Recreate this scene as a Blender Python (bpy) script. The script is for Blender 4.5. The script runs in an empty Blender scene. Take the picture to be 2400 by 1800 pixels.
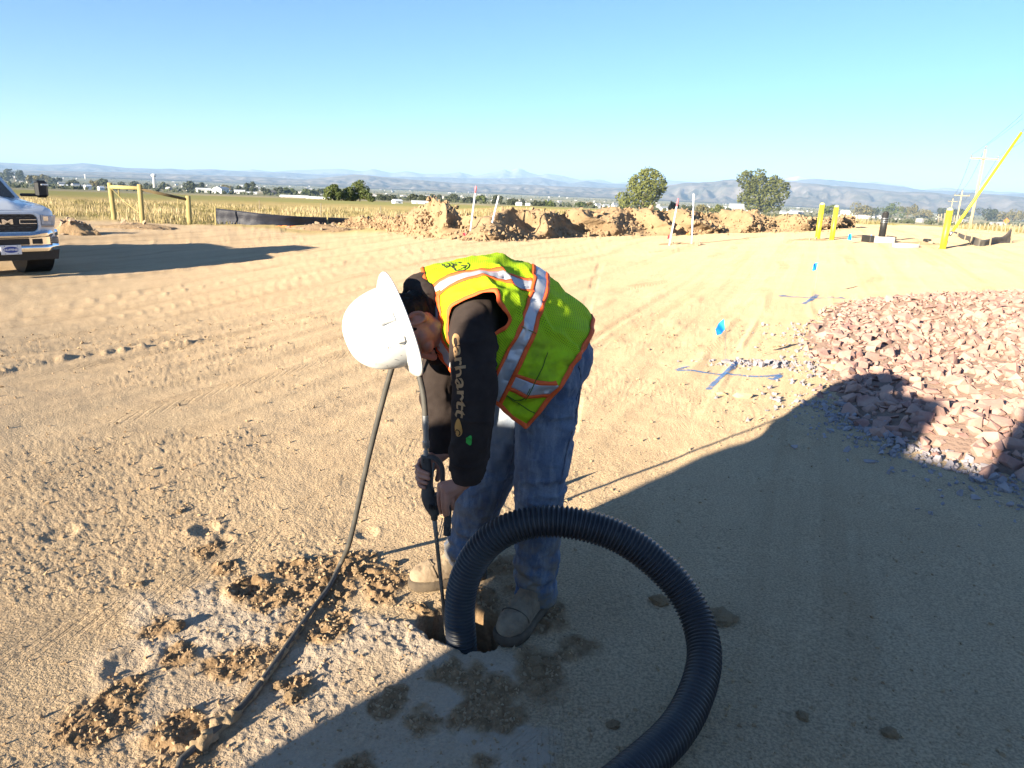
import bpy, bmesh, math, random
import numpy as np
from mathutils import Vector, Matrix

random.seed(7)
rng = np.random.default_rng(11)
sc = bpy.context.scene
COL = sc.collection

# ------------------------------------------------------------------ camera
F_PX, W_PX, H_PX = 1700.0, 2400.0, 1800.0        # focal length in pixels of the 2400 x 1800 frame
CAM_H = 1.5
PITCH = math.atan(460 / F_PX)
ROLL = math.atan(0.042)
cp, sp, cr, sr = math.cos(PITCH), math.sin(PITCH), math.cos(ROLL), math.sin(ROLL)
R_ = np.array([1., 0, 0]); U_ = np.array([0, sp, cp]); FW = np.array([0, cp, -sp])
CX = cr * R_ + sr * U_
CY = -sr * R_ + cr * U_
CZ = -FW
cam_d = bpy.data.cameras.new('camera')
cam_d.sensor_width = 36.0
cam_d.lens = 36.0 * F_PX / W_PX
cam_d.clip_start = 0.05
cam_d.clip_end = 200000
cam = bpy.data.objects.new('camera', cam_d)
COL.objects.link(cam)
m = Matrix.Identity(4)
for i in range(3):
    m[i][0], m[i][1], m[i][2] = CX[i], CY[i], CZ[i]
m[2][3] = CAM_H
cam.matrix_world = m
sc.camera = cam

# ------------------------------------------------------------------ light
SUN_EL = math.radians(13.6)
SUN_AZ = math.atan2(-0.67, -0.743)                 # clockwise from +Y
SDIR = np.array([math.sin(SUN_AZ) * math.cos(SUN_EL), math.cos(SUN_AZ) * math.cos(SUN_EL), math.sin(SUN_EL)])
world = bpy.data.worlds.new('World')
sc.world = world
world.use_nodes = True
wn = world.node_tree
wn.nodes.clear()
sky = wn.nodes.new('ShaderNodeTexSky')
sky.sky_type = 'NISHITA'
sky.sun_disc = False
sky.sun_elevation = SUN_EL
sky.sun_rotation = SUN_AZ
sky.altitude = 1500
sky.air_density = 1.0
sky.dust_density = 0.08
sky.ozone_density = 5.0
bg = wn.nodes.new('ShaderNodeBackground')
bg.inputs[1].default_value = 0.058
wo = wn.nodes.new('ShaderNodeOutputWorld')
wn.links.new(sky.outputs[0], bg.inputs[0])
wn.links.new(bg.outputs[0], wo.inputs[0])

sun_d = bpy.data.lights.new('sun', 'SUN')
sun_d.energy = 5.0
sun_d.angle = math.radians(0.55)
sun_d.color = (1.0, 0.885, 0.69)
sun = bpy.data.objects.new('sun', sun_d)
COL.objects.link(sun)
sun.rotation_euler = Vector(SDIR).to_track_quat('Z', 'Y').to_euler()
sun.location = (-20, -25, 15)

sc.view_settings.view_transform = 'Standard'
sc.view_settings.look = 'None'
sc.view_settings.exposure = 1.98
sc.view_settings.gamma = 1.0
sc.view_settings.use_curve_mapping = False
sc.render.engine = 'CYCLES'
sc.cycles.use_denoising = True
sc.cycles.max_bounces = 6
sc.cycles.diffuse_bounces = 3
sc.cycles.glossy_bounces = 3
sc.cycles.transmission_bounces = 4
sc.cycles.transparent_max_bounces = 8
sc.cycles.volume_bounces = 1
sc.cycles.sample_clamp_indirect = 6

# ------------------------------------------------------------------ maths helpers
def ray(px, py):
    d = CX * (px - 1200) - CY * (py - 900) + FW * F_PX
    return d
def at(px, py, Y):                                # world point on the plane y = Y seen at that spot of the photo
    d = ray(px, py)
    return np.array([0, 0, CAM_H]) + d * (Y / d[1])
def proj(P):
    P = np.asarray(P, float) - [0, 0, CAM_H]
    f = P @ FW
    return np.stack([1200 + F_PX * (P @ CX) / f, 900 - F_PX * (P @ CY) / f], -1)
def unit(v):
    v = np.asarray(v, float)
    return v / (np.linalg.norm(v) + 1e-12)
def sstep(x, a=0., b=1.):
    t = np.clip((np.asarray(x, float) - a) / (b - a), 0, 1)
    return t * t * (3 - 2 * t)
def _h(ix, iy, iz, seed):
    M32 = np.uint64(0xFFFFFFFF)
    h = (ix.astype(np.int64).astype(np.uint64) * np.uint64(374761393)
         + iy.astype(np.int64).astype(np.uint64) * np.uint64(668265263)
         + iz.astype(np.int64).astype(np.uint64) * np.uint64(2147483647)
         + np.uint64(seed * 1274126177 + 12345)) & M32
    h = ((h ^ (h >> np.uint64(13))) * np.uint64(1274126177)) & M32
    h = ((h ^ (h >> np.uint64(16))) * np.uint64(2246822519)) & M32
    h = h ^ (h >> np.uint64(15))
    return h.astype(np.float64) / 4294967295.0
def vn2(x, y, seed=0):
    x = np.asarray(x, float); y = np.asarray(y, float)
    xi = np.floor(x); yi = np.floor(y)
    fx = x - xi; fy = y - yi
    fx = fx * fx * fx * (fx * (6 * fx - 15) + 10); fy = fy * fy * fy * (fy * (6 * fy - 15) + 10)
    z = np.zeros_like(xi)
    a = _h(xi, yi, z, seed); b = _h(xi + 1, yi, z, seed); c = _h(xi, yi + 1, z, seed); d = _h(xi + 1, yi + 1, z, seed)
    return ((a + (b - a) * fx) * (1 - fy) + (c + (d - c) * fx) * fy) * 2 - 1
def fbm(x, y, o=4, seed=0, g=.5, lac=2.03):
    s = 0; a = 1; t = 0
    for i in range(o):
        s = s + a * vn2(x, y, seed + i * 7); t += a
        x = np.asarray(x) * lac + 13.7; y = np.asarray(y) * lac + 5.1; a *= g
    return s / t
def vn3(P, seed=0):
    P = np.asarray(P, float)
    I = np.floor(P); f = P - I; f = f * f * (3 - 2 * f)
    r = 0
    for dx in (0, 1):
        for dy in (0, 1):
            for dz in (0, 1):
                w = (f[..., 0] if dx else 1 - f[..., 0]) * (f[..., 1] if dy else 1 - f[..., 1]) * (f[..., 2] if dz else 1 - f[..., 2])
                r = r + w * _h(I[..., 0] + dx, I[..., 1] + dy, I[..., 2] + dz, seed)
    return r * 2 - 1
def fbm3(P, o=3, seed=0, g=.5):
    s = 0; a = 1; t = 0
    P = np.asarray(P, float)
    for i in range(o):
        s = s + a * vn3(P, seed + 5 * i); t += a; a *= g; P = P * 2.03 + 3.3
    return s / t
def catmull(P, n, closed=False):
    P = np.asarray(P, float)
    N = len(P)
    t = np.linspace(0, N - 1, n)
    i = np.clip(np.floor(t).astype(int), 0, N - 2); f = (t - i)[:, None]
    p0 = P[np.clip(i - 1, 0, N - 1)]; p1 = P[i]; p2 = P[i + 1]; p3 = P[np.clip(i + 2, 0, N - 1)]
    return .5 * (2 * p1 + (p2 - p0) * f + (2 * p0 - 5 * p1 + 4 * p2 - p3) * f ** 2 + (3 * p1 - p0 - 3 * p2 + p3) * f ** 3)
def poly_sd(X, Y, poly):                          # signed distance to polygon, positive inside
    poly = np.asarray(poly, float)
    d = np.full(np.shape(X), 1e9); ins = np.zeros(np.shape(X), bool)
    for k in range(len(poly)):
        a = poly[k]; b = poly[(k + 1) % len(poly)]
        e = b - a
        wx = X - a[0]; wy = Y - a[1]
        t = np.clip((wx * e[0] + wy * e[1]) / (e @ e + 1e-12), 0, 1)
        d = np.minimum(d, np.hypot(wx - t * e[0], wy - t * e[1]))
        c = ((a[1] > Y) != (b[1] > Y)) & (X < (b[0] - a[0]) * (Y - a[1]) / (b[1] - a[1] + 1e-15) + a[0])
        ins ^= c
    return np.where(ins, d, -d)
def line_d(X, Y, pts):
    d = np.full(np.shape(X), 1e9)
    pts = np.asarray(pts, float)
    for a, b in zip(pts[:-1], pts[1:]):
        e = b - a
        t = np.clip(((X - a[0]) * e[0] + (Y - a[1]) * e[1]) / (e @ e + 1e-12), 0, 1)
        d = np.minimum(d, np.hypot(X - a[0] - t * e[0], Y - a[1] - t * e[1]))
    return d

# ------------------------------------------------------------------ terrain height (large forms)
_D = np.array([0, 33, 60, 120, 280, 700, 2000, 5000, 10000, 20000, 60000, 120000.])
_Z = np.array([0, 0, -.35, -1.45, -4.9, -15.5, -42, -82, -112, -150, -210, -260.])
def H0(x, y):
    x = np.asarray(x, float); y = np.asarray(y, float)
    d = np.hypot(x, y)
    z = np.interp(d, _D, _Z)
    z = z - 0.5 * sstep(-x - .6, 0, 8) * sstep(y, 3, 10)           # the lot falls away to the left
    z = z + 0.42 * sstep(x, 1, 17) * sstep(y, 4, 14) * sstep(-y, -75, -45)   # and climbs gently to the right
    return z
def hit(px, py, off=0.):                          # where the line of sight meets the terrain
    d = ray(px, py); d = d / np.hypot(d[0], d[1])
    t = np.geomspace(1.0, 60000, 6000)
    P = np.array([0, 0, CAM_H])[None] + t[:, None] * d[None]
    g = P[:, 2] - H0(P[:, 0], P[:, 1]) - off
    k = np.argmax(g < 0)
    if g[k] >= 0:
        k = len(t) - 1
    a, b = t[k - 1], t[k]
    for _ in range(30):
        mm = .5 * (a + b); p = np.array([0, 0, CAM_H]) + mm * d
        if p[2] - float(H0(p[0], p[1])) - off < 0: b = mm
        else: a = mm
    return np.array([0, 0, CAM_H]) + b * d
def mpp(P):                                       # metres per photo pixel at a point
    return float((np.asarray(P) - [0, 0, CAM_H]) @ FW) / F_PX
def gz(x, y):
    return float(H0(x, y))

# ------------------------------------------------------------------ mesh builders
class MB:
    def __init__(s): s.v = []; s.f = []; s.n = 0
    def add(s, V, Fs):
        V = np.asarray(V, float).reshape(-1, 3)
        s.v.append(V); o = s.n; s.f += [tuple(int(i) + o for i in f) for f in Fs]; s.n += len(V); return s
    def box(s, c, size, R=None, bev=0.):
        h = np.asarray(size, float) / 2
        if bev > 0:
            b = min(bev, h.min() * .9)
            V = []
            for sx in (-1, 1):
                for sy in (-1, 1):
                    for sz in (-1, 1):
                        V += [(sx * (h[0] - b), sy * (h[1] - b), sz * h[2]), (sx * (h[0] - b), sy * h[1], sz * (h[2] - b)), (sx * h[0], sy * (h[1] - b), sz * (h[2] - b))]
            V = np.array(V)
            bm = bmesh.new()
            for q in V: bm.verts.new(q)
            r = bmesh.ops.convex_hull(bm, input=bm.verts)
            bm.verts.index_update(); bm.verts.ensure_lookup_table()
            V = np.array([v.co for v in bm.verts]); Fs = [[v.index for v in f.verts] for f in bm.faces]; bm.free()
        else:
            V = np.array([(x, y, z) for x in (-1, 1) for y in (-1, 1) for z in (-1, 1)], float) * h
            Fs = [(0, 1, 3, 2), (4, 6, 7, 5), (0, 4, 5, 1), (2, 3, 7, 6), (0, 2, 6, 4), (1, 5, 7, 3)]
        if R is not None: V = V @ np.asarray(R, float).T
        return s.add(V + np.asarray(c, float), Fs)
    def loft(s, rings, caps=True, closed=True):
        rings = np.asarray(rings, float); m_, n, _ = rings.shape
        Fs = []
        for i in range(m_ - 1):
            for j in range(n if closed else n - 1):
                k = (j + 1) % n
                Fs.append((i * n + j, i * n + k, (i + 1) * n + k, (i + 1) * n + j))
        if caps and closed:
            Fs.append(tuple(range(n - 1, -1, -1))); Fs.append(tuple(range((m_ - 1) * n, m_ * n)))
        return s.add(rings.reshape(-1, 3), Fs)
    def tube(s, path, r, n=8, up=(0, 0, 1), caps=True, ell=None):
        return s.loft(tube_rings(path, r, n, up, ell), caps)
    def cyl(s, a, b, r0, r1=None, n=12, caps=True):
        a = np.asarray(a, float); b = np.asarray(b, float)
        return s.tube([a, b], [r0, r0 if r1 is None else r1], n, caps=caps)
    def capsule(s, a, r0, b, r1, n=14, k=4):
        a = np.asarray(a, float); b = np.asarray(b, float)
        d = unit(b - a) if np.linalg.norm(b - a) > 1e-9 else np.array([0, 0, 1.])
        P = []; r = []
        for i in range(k + 1):
            q = math.pi / 2 * (1 - i / k)
            P.append(a - d * r0 * math.sin(q)); r.append(max(r0 * math.cos(q), r0 * .02))
        for i in range(k + 1):
            q = math.pi / 2 * (i / k)
            P.append(b + d * r1 * math.sin(q)); r.append(max(r1 * math.cos(q), r1 * .02))
        return s.tube(P, r, n, up=(0.3, .5, .8), dirfix=d) if False else s.loft(tube_rings(P, r, n, (0.31, .52, .79), None, d))
    def ellip(s, c, A, B, C, n=16, m_=10):            # ellipsoid from three half axes
        c = np.asarray(c, float); A, B, C = map(np.asarray, (A, B, C))
        rings = []
        for i in range(m_ + 1):
            q = math.pi * i / m_; q = min(max(q, .03), math.pi - .03)
            rings.append([c - C * math.cos(q) + math.sin(q) * (A * math.cos(t) + B * math.sin(t)) for t in np.linspace(0, 2 * math.pi, n, endpoint=False)])
        return s.loft(rings)
    def out(s):
        return np.concatenate(s.v), s.f
def tube_rings(path, r, n=8, up=(0, 0, 1), ell=None, dirfix=None):
    P = np.asarray(path, float); m_ = len(P)
    r = np.full(m_, r, float) if np.isscalar(r) else np.asarray(r, float)
    T = np.gradient(P, axis=0) if m_ > 2 else np.repeat((P[1] - P[0])[None], m_, 0)
    if dirfix is not None: T = np.repeat(np.asarray(dirfix, float)[None], m_, 0)
    T = T / (np.linalg.norm(T, axis=1, keepdims=True) + 1e-12)
    u = np.asarray(up, float)
    if abs(unit(u) @ T[0]) > .95: u = np.array([.2, 1, .1])
    a = unit(u - (u @ T[0]) * T[0])
    th = np.linspace(0, 2 * math.pi, n, endpoint=False)
    rings = []
    for i in range(m_):
        a = unit(a - (a @ T[i]) * T[i]); b = np.cross(T[i], a)
        ea, eb = (1, 1) if ell is None else ell if not hasattr(ell[0], '__len__') else ell[i]
        rings.append(P[i] + r[i] * (np.cos(th)[:, None] * a * ea + np.sin(th)[:, None] * b * eb))
    return np.array(rings)

ORG = {}
def fast_mesh(name, V, Fs, smooth=False):
    me = bpy.data.meshes.new(name)
    V = np.ascontiguousarray(V, np.float32)
    if isinstance(Fs, np.ndarray):
        k = Fs.shape[1]; nf = len(Fs)
        me.vertices.add(len(V)); me.vertices.foreach_set('co', V.ravel())
        me.loops.add(nf * k); me.loops.foreach_set('vertex_index', np.ascontiguousarray(Fs, np.int32).ravel())
        me.polygons.add(nf); me.polygons.foreach_set('loop_start', np.arange(0, nf * k, k, dtype=np.int32))
        me.polygons.foreach_set('loop_total', np.full(nf, k, np.int32))
        me.update(calc_edges=True); me.validate()
    else:
        me.from_pydata([tuple(map(float, v)) for v in V], [], Fs)
        me.update()
    me.polygons.foreach_set('use_smooth', np.full(len(me.polygons), bool(smooth)))
    return me
def link(name, me, mat=None, parent=None, loc=None):
    o = bpy.data.objects.new(name, me)
    COL.objects.link(o)
    if mat is not None and not me.materials: me.materials.append(mat)
    if parent is not None: o.parent = parent
    if loc is not None: o.location = loc
    return o
def part(name, mb, mat, parent=None, smooth=False, world=True, auto=None):
    """mesh object from a builder given in world coordinates; under a parent the origin is the thing's base"""
    V, Fs = mb.out() if isinstance(mb, MB) else mb
    V = np.asarray(V, float)
    if parent is not None and world:
        V = V - ORG.get(parent.name, np.zeros(3))
    me = fast_mesh(name, V, Fs, smooth)
    o = link(name, me, mat, parent)
    if parent is not None: ORG[o.name] = ORG.get(parent.name, np.zeros(3)) if world else np.zeros(3)
    else: ORG[o.name] = np.zeros(3)
    if auto: set_auto(me, auto)
    return o
def set_auto(me, deg):
    me.polygons.foreach_set('use_smooth', np.ones(len(me.polygons), bool))
    me.set_sharp_from_angle(angle=math.radians(deg))
def thing(name, label, cat, loc=(0, 0, 0), rotz=0., group=None):
    o = bpy.data.objects.new(name, None); COL.objects.link(o)
    o.empty_display_size = .2
    o.location = tuple(float(q) for q in loc); o.rotation_euler = (0, 0, rotz)
    ORG[o.name] = np.asarray(loc, float)
    return tag(o, label, cat, group)
def tag(o, label, cat, group=None):
    o['label'] = label; o['category'] = cat
    if group: o['group'] = group
    return o
def single(name, mb, mat, label, cat, base, group=None, smooth=False, auto=None):
    V, Fs = mb.out() if isinstance(mb, MB) else mb
    me = fast_mesh(name, np.asarray(V, float) - np.asarray(base, float), Fs, smooth)
    if auto: set_auto(me, auto)
    o = link(name, me, mat, None, tuple(map(float, base)))
    ORG[o.name] = np.asarray(base, float)
    return tag(o, label, cat, group)
def remesh(mb, voxel, smooth=4, fac=.5):
    """one continuous skin over overlapping closed shapes"""
    V, Fs = mb.out()
    me = fast_mesh('tmp', V, Fs)
    o = link('tmp', me)
    md = o.modifiers.new('r', 'REMESH'); md.mode = 'VOXEL'; md.voxel_size = voxel; md.adaptivity = 0
    if smooth:
        sm = o.modifiers.new('s', 'SMOOTH'); sm.factor = fac; sm.iterations = smooth
    dg = bpy.context.evaluated_depsgraph_get()
    e = o.evaluated_get(dg); m2 = e.to_mesh()
    V2 = np.empty(len(m2.vertices) * 3, np.float32); m2.vertices.foreach_get('co', V2); V2 = V2.reshape(-1, 3).astype(float)
    N2 = np.empty(len(m2.vertices) * 3, np.float32); m2.vertices.foreach_get('normal', N2); N2 = N2.reshape(-1, 3).astype(float)
    F2 = [tuple(p.vertices) for p in m2.polygons]
    e.to_mesh_clear()
    bpy.data.objects.remove(o); bpy.data.meshes.remove(me)
    return V2, N2, F2
def text_mesh(body, size=1.0, extrude=0.0, align='LEFT', shear=0, bold=0.):
    cu = bpy.data.curves.new('t', 'FONT'); cu.body = body; cu.size = size; cu.extrude = extrude; cu.align_x = align
    cu.shear = shear; cu.offset = bold; cu.resolution_u = 4
    o = bpy.data.objects.new('t', cu); COL.objects.link(o)
    dg = bpy.context.evaluated_depsgraph_get()
    m2 = o.evaluated_get(dg).to_mesh()
    V = np.array([v.co[:] for v in m2.vertices]); Fs = [tuple(p.vertices) for p in m2.polygons]
    o.evaluated_get(dg).to_mesh_clear()
    bpy.data.objects.remove(o); bpy.data.curves.remove(cu)
    return V, Fs

# ------------------------------------------------------------------ materials
def newmat(name):
    mt = bpy.data.materials.new(name); mt.use_nodes = True
    nt = mt.node_tree; b = nt.nodes['Principled BSDF']
    return mt, nt, b
class N:
    """tiny node helper"""
    def __init__(s, nt): s.nt = nt
    def n(s, t, **k):
        q = s.nt.nodes.new('ShaderNode' + t)
        for a, v in k.items():
            if a.startswith('i_'):
                kk = a[2:]; q.inputs[int(kk) if kk.isdigit() else kk.replace('_', ' ')].default_value = v
            else: setattr(q, a, v)
        return q
    def l(s, a, b): s.nt.links.new(a, b)
    def coord(s, kind='Object'): return s.n('TexCoord').outputs[kind]
    def noise(s, vec, scale, detail=3, rough=.55, dist=0):
        q = s.n('TexNoise'); q.inputs['Scale'].default_value = scale; q.inputs['Detail'].default_value = detail
        q.inputs['Roughness'].default_value = rough; q.inputs['Distortion'].default_value = dist
        if vec is not None: s.l(vec, q.inputs['Vector'])
        return q.outputs['Fac']
    def ramp(s, fac, stops):
        q = s.n('ValToRGB'); e = q.color_ramp.elements
        while len(e) < len(stops): e.new(.5)
        for k, (p, c) in enumerate(stops):
            e[k].position = p; e[k].color = (c, c, c, 1) if np.isscalar(c) else (*c, 1)
        s.l(fac, q.inputs[0]); return q.outputs[0]
    def mix(s, fac, a, b, mode='MIX'):
        q = s.n('MixRGB', blend_type=mode)
        for i, v in ((0, fac), (1, a), (2, b)):
            if hasattr(v, 'links') or hasattr(v, 'is_linked'): s.l(v, q.inputs[i])
            else: q.inputs[i].default_value = v if np.isscalar(v) else (*v, 1)
        return q.outputs[0]
    def math(s, op, a, b=0., clamp=False):
        q = s.n('Math', operation=op, use_clamp=clamp)
        for i, v in ((0, a), (1, b)):
            if hasattr(v, 'is_linked'): s.l(v, q.inputs[i])
            else: q.inputs[i].default_value = v
        return q.outputs[0]
    def attr(s, name): return s.n('Attribute', attribute_name=name).outputs['Fac']
    def bump(s, h, strength, dist, normal=None):
        q = s.n('Bump'); q.inputs['Strength'].default_value = strength; q.inputs['Distance'].default_value = dist
        s.l(h, q.inputs['Height'])
        if normal is not None: s.l(normal, q.inputs['Normal'])
        return q.outputs[0]
    def scale(s, vec, xyz):
        q = s.n('Mapping'); q.inputs['Scale'].default_value = xyz; s.l(vec, q.inputs[0]); return q.outputs[0]
MATS = {}
def M(name, col, rough=.75, col2=None, scale=6., bump=0., bscale=40., metal=0., spec=.4, bdist=.004, stretch=(1, 1, 1), coat=0.):
    """plain material with mottled colour and fine relief"""
    if name in MATS: return MATS[name]
    mt, nt, b = newmat(name); k = N(nt)
    v = k.scale(k.coord(), stretch)
    c2 = col2 if col2 is not None else tuple(q * .78 for q in col)
    f = k.ramp(k.noise(v, scale, 4, .6), [(.32, 0.), (.68, 1.)])
    k.l(k.mix(f, col, c2), b.inputs['Base Color'])
    b.inputs['Roughness'].default_value = rough; b.inputs['Metallic'].default_value = metal
    b.inputs['Specular IOR Level'].default_value = spec
    b.inputs['Coat Weight'].default_value = coat
    if rough > .8: b.inputs['Diffuse Roughness'].default_value = .6
    if bump: k.l(k.bump(k.noise(v, bscale, 3, .6), bump, bdist), b.inputs['Normal'])
    MATS[name] = mt
    return mt

# ================================================================== GROUND
def G(px, py): return hit(px, py)[:2]
TRK = np.array([.375, .927])                       # direction of the wheel tracks
HOLE = np.array([G(*q) for q in [(975, 1464), (1000, 1436), (1055, 1420), (1120, 1424), (1172, 1448), (1192, 1492), (1165, 1522), (1100, 1530), (1046, 1512), (1004, 1494)]])
WASH_LINE = np.array([G(*q) for q in [(800, 1340), (740, 1420), (690, 1490), (620, 1590), (560, 1670), (500, 1725), (430, 1785), (330, 1850)]])
DARKS = [(905, 1655, .045), (978, 1705, .055), (1110, 1585, .07), (1165, 1610, .085), (1120, 1690, .075), (1180, 1700, .05), (850, 1796, .07), (1140, 1790, .05),
         (580, 1385, .05), (560, 1560, .08), (700, 1330, .10), (770, 1370, .12), (850, 1330, .10), (900, 1365, .08), (640, 1400, .07), (780, 1480, .08), (700, 1600, .07), (430, 1690, .07), (240, 1690, .09), (300, 1640, .06),
         (380, 1480, .06), (420, 1520, .05), (1250, 1570, .10), (1340, 1520, .07), (1290, 1455, .08), (1130, 1400, .09), (1200, 1380, .08), (1190, 1330, .07), (1060, 1570, .05), (480, 1290, .05), (520, 1330, .04), (330, 1370, .04)]
DARK_G = [(G(a, b), r) for a, b, r in DARKS]
SLUR = np.array([G(*q) for q in [(330, 1420), (480, 1380), (620, 1400), (800, 1420), (960, 1440), (1180, 1500), (1240, 1560), (1210, 1640), (1300, 1720), (1180, 1850), (500, 1850), (200, 1760), (150, 1600), (260, 1500)]])
BERM_LINE = None
def zones(x, y):
    """masks for what the surface is made of"""
    d = np.hypot(x, y)
    near = d < 6
    slur = np.zeros_like(d); dark = np.zeros_like(d)
    xn, yn = x[near], y[near]
    w = fbm(xn * 6, yn * 6, 3, 3) * .09 + fbm(xn * 22, yn * 22, 3, 4) * .03
    s = sstep(poly_sd(xn, yn, SLUR) + w * 1.6, -.06, .06)
    dk = np.zeros_like(xn)
    for (g, r) in DARK_G:
        q = np.hypot((xn - g[0]), (yn - g[1]) * .75) + w * .75
        dk = np.maximum(dk, 1 - sstep(q, r * .55, r * 1.15))
    ld = line_d(xn, yn, WASH_LINE)
    dk = np.maximum(dk, (1 - sstep(ld + w, .02, .1)) * .6)
    # bare moist soil round the hole
    ho = -poly_sd(xn, yn, HOLE)
    dk = np.maximum(dk, (1 - sstep(ho + w, .0, .05)) * sstep(yn + xn * .15, 2.24, 2.3))
    slur[near] = s * (1 - dk) * (.45 + .55 * sstep(fbm(xn * 2.2, yn * 2.2, 3, 45), -.3, .3)); dark[near] = dk
    # dry field beyond the lot
    fx = fieldmask(x, y)
    return slur, dark, fx
FIELD_EDGE = [(-60, 34), (-24, 31.5), (-17, 31.5), (-12.5, 30.5), (-7, 27.5), (-2, 27.5), (4, 29), (15, 39), (24, 50), (36, 72), (60, 118), (120, 230), (-400, 300), (-400, 36)]
FIELD_R = [(28.5, 30), (27, 38), (30, 50), (42, 74), (66, 116), (120, 205), (300, 300), (300, 20), (45, 12), (33, 20)]
def fieldmask(x, y):
    d = np.hypot(x, y)
    w = fbm(x * .35, y * .35, 3, 21) * 1.1
    a = sstep(poly_sd(x, y, FIELD_EDGE) + w, -.5, .5)
    b = sstep(poly_sd(x, y, FIELD_R) + w, -.5, .5)
    return np.maximum(np.maximum(a, b), sstep(d, 150, 190))
def micro(x, y, far=True):
    """relief of the dirt: grit, crumbs, wheel tracks, clods, the hole"""
    d = np.hypot(x, y)
    s = x * TRK[1] - y * TRK[0]; t = x * TRK[0] + y * TRK[1]
    lot = 1 - sstep(d, 45, 70)
    h = fbm(x * .22, y * .22, 3, 1) * .045 * lot * sstep(d, 4, 9)
    tr = fbm(s * 2.6, t * .08, 3, 5) * .026 + fbm(s * 9, t * .16, 2, 6) * .010
    h = h + tr * lot * sstep(d, 2.6, 6) * (1 - sstep(s, -3.0, 1.0) * .55) * .8
    rid = 1 - np.abs(fbm(s * 1.7 + 3.3, t * .12, 2, 9)) * 6
    h = h + np.clip(rid, 0, 1) * .02 * lot * sstep(d, 4, 8) * sstep(fbm(x * 1.3, y * 1.3, 2, 8), -.2, .3)
    near = d < 16
    xn, yn, dn = x[near], y[near], d[near]
    slur, dark, _ = zones(xn, yn)
    crumb = fbm(xn * 52, yn * 52, 3, 31); crumb2 = fbm(xn * 130, yn * 130, 2, 37)
    patch = sstep(fbm(xn * 1.1, yn * 1.1, 3, 41), -.35, .35)
    rough = (.35 + .65 * patch) * (1 - sstep(dn, 7, 15) * .6)
    shade_smooth = sstep(xn * .77 - yn * .64, -1.9, -1.2)            # trodden, finer soil on the right
    rough = rough * (1 - .45 * shade_smooth)
    hm = (np.maximum(crumb, -.2) * .0046 + crumb2 * .0026) * rough * (1 - .45 * slur)
    hm = hm + slur * (.004 + np.maximum(fbm(xn * 48, yn * 48, 3, 33), -.12) * .007)
    dk = dark * (np.abs(fbm(xn * 17, yn * 17, 3, 35)) * 1.6 - .1 + np.maximum(fbm(xn * 42, yn * 42, 2, 36), 0) * .6)
    hm = hm + dk * .015
    hm = hm + fbm(xn * 4.2, yn * 4.2, 3, 39) * .007 * (1 - sstep(dn, 9, 16))
    # foot and tyre prints
    for (a, b, r, dep) in PRINTS:
        q = np.hypot((xn - a[0]), (yn - a[1]) * .8)
        hm = hm - dep * (1 - sstep(q, r * .5, r)) + dep * .5 * np.exp(-((q - r * 1.15) / (r * .25)) ** 2)
    # knobbly tyre print leading away behind the worker
    ld = line_d(xn, yn, TYRE)
    tt = yn * 38
    hm = hm - (1 - sstep(ld, .05, .075)) * (.006 + .006 * (np.sin(tt) > 0)) * sstep(fbm(xn * 2, yn * 2, 2, 51), -.5, .1)
    ld = line_d(xn, yn, RIDGE)
    hm = hm + np.exp(-(ld / .07) ** 2) * (.012 + .045 * np.maximum(fbm(xn * 13, yn * 13, 3, 53), -.2)) * sstep(fbm(xn * 1.6, yn * 1.6, 2, 54), -.25, .15)
    sd = poly_sd(xn, yn, HOLE) + fbm(xn * 15, yn * 15, 3, 61) * .03
    hm = hm - sstep(sd, -.006, .05) * .42 - sstep(sd, .02, .12) * .12
    h[near] += hm
    fm = fieldmask(x, y)
    h = h + fm * fbm(x * .9, y * .9, 3, 71) * .10 * (1 - sstep(d, 60, 160))
    return h
PRINTS = []
TYRE = np.array([G(*q) for q in [(1330, 1010), (1352, 900), (1365, 800), (1375, 720), (1400, 640), (1418, 590)]])
RIDGE = np.array([G(*q) for q in [(-120, 900), (0, 866), (110, 842), (230, 822), (360, 805), (480, 792)]])
def HF(x, y):
    x = np.atleast_1d(np.asarray(x, float)); y = np.atleast_1d(np.asarray(y, float))
    return H0(x, y) + micro(x, y)

def build_ground():
    r = [0.05, .3, .6, .9, 1.15, 1.3]
    q = 1.38
    while q < 90000:
        r.append(q); q += min(max(.0016 * q * q, .0038), .045 * q)
    r = np.array(r)
    front = np.radians(np.linspace(-47, 47, 960))
    back = np.radians(np.linspace(47, 313, 90)[1:-1])
    th = np.concatenate([front, back])
    nr, nt_ = len(r), len(th)
    X = (r[:, None] * np.sin(th)[None]).ravel(); Y = (r[:, None] * np.cos(th)[None]).ravel()
    Z = H0(X, Y) + micro(X, Y)
    idx = np.arange(nr * nt_).reshape(nr, nt_)
    nx = np.roll(idx, -1, axis=1)
    Fq = np.stack([idx[:-1], idx[1:], nx[1:], nx[:-1]], -1).reshape(-1, 4)[:, ::-1]
    me = fast_mesh('ground', np.stack([X, Y, Z], -1), Fq, True)
    sl, dk, fd = zones(X, Y)
    for nm, a in (('slurry', sl), ('moist', dk), ('field', fd)):
        at_ = me.attributes.new(nm, 'FLOAT', 'POINT'); at_.data.foreach_set('value', a.astype(np.float32))
    o = link('ground', me, ground_mat())
    o['kind'] = 'structure'
    return o
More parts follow.
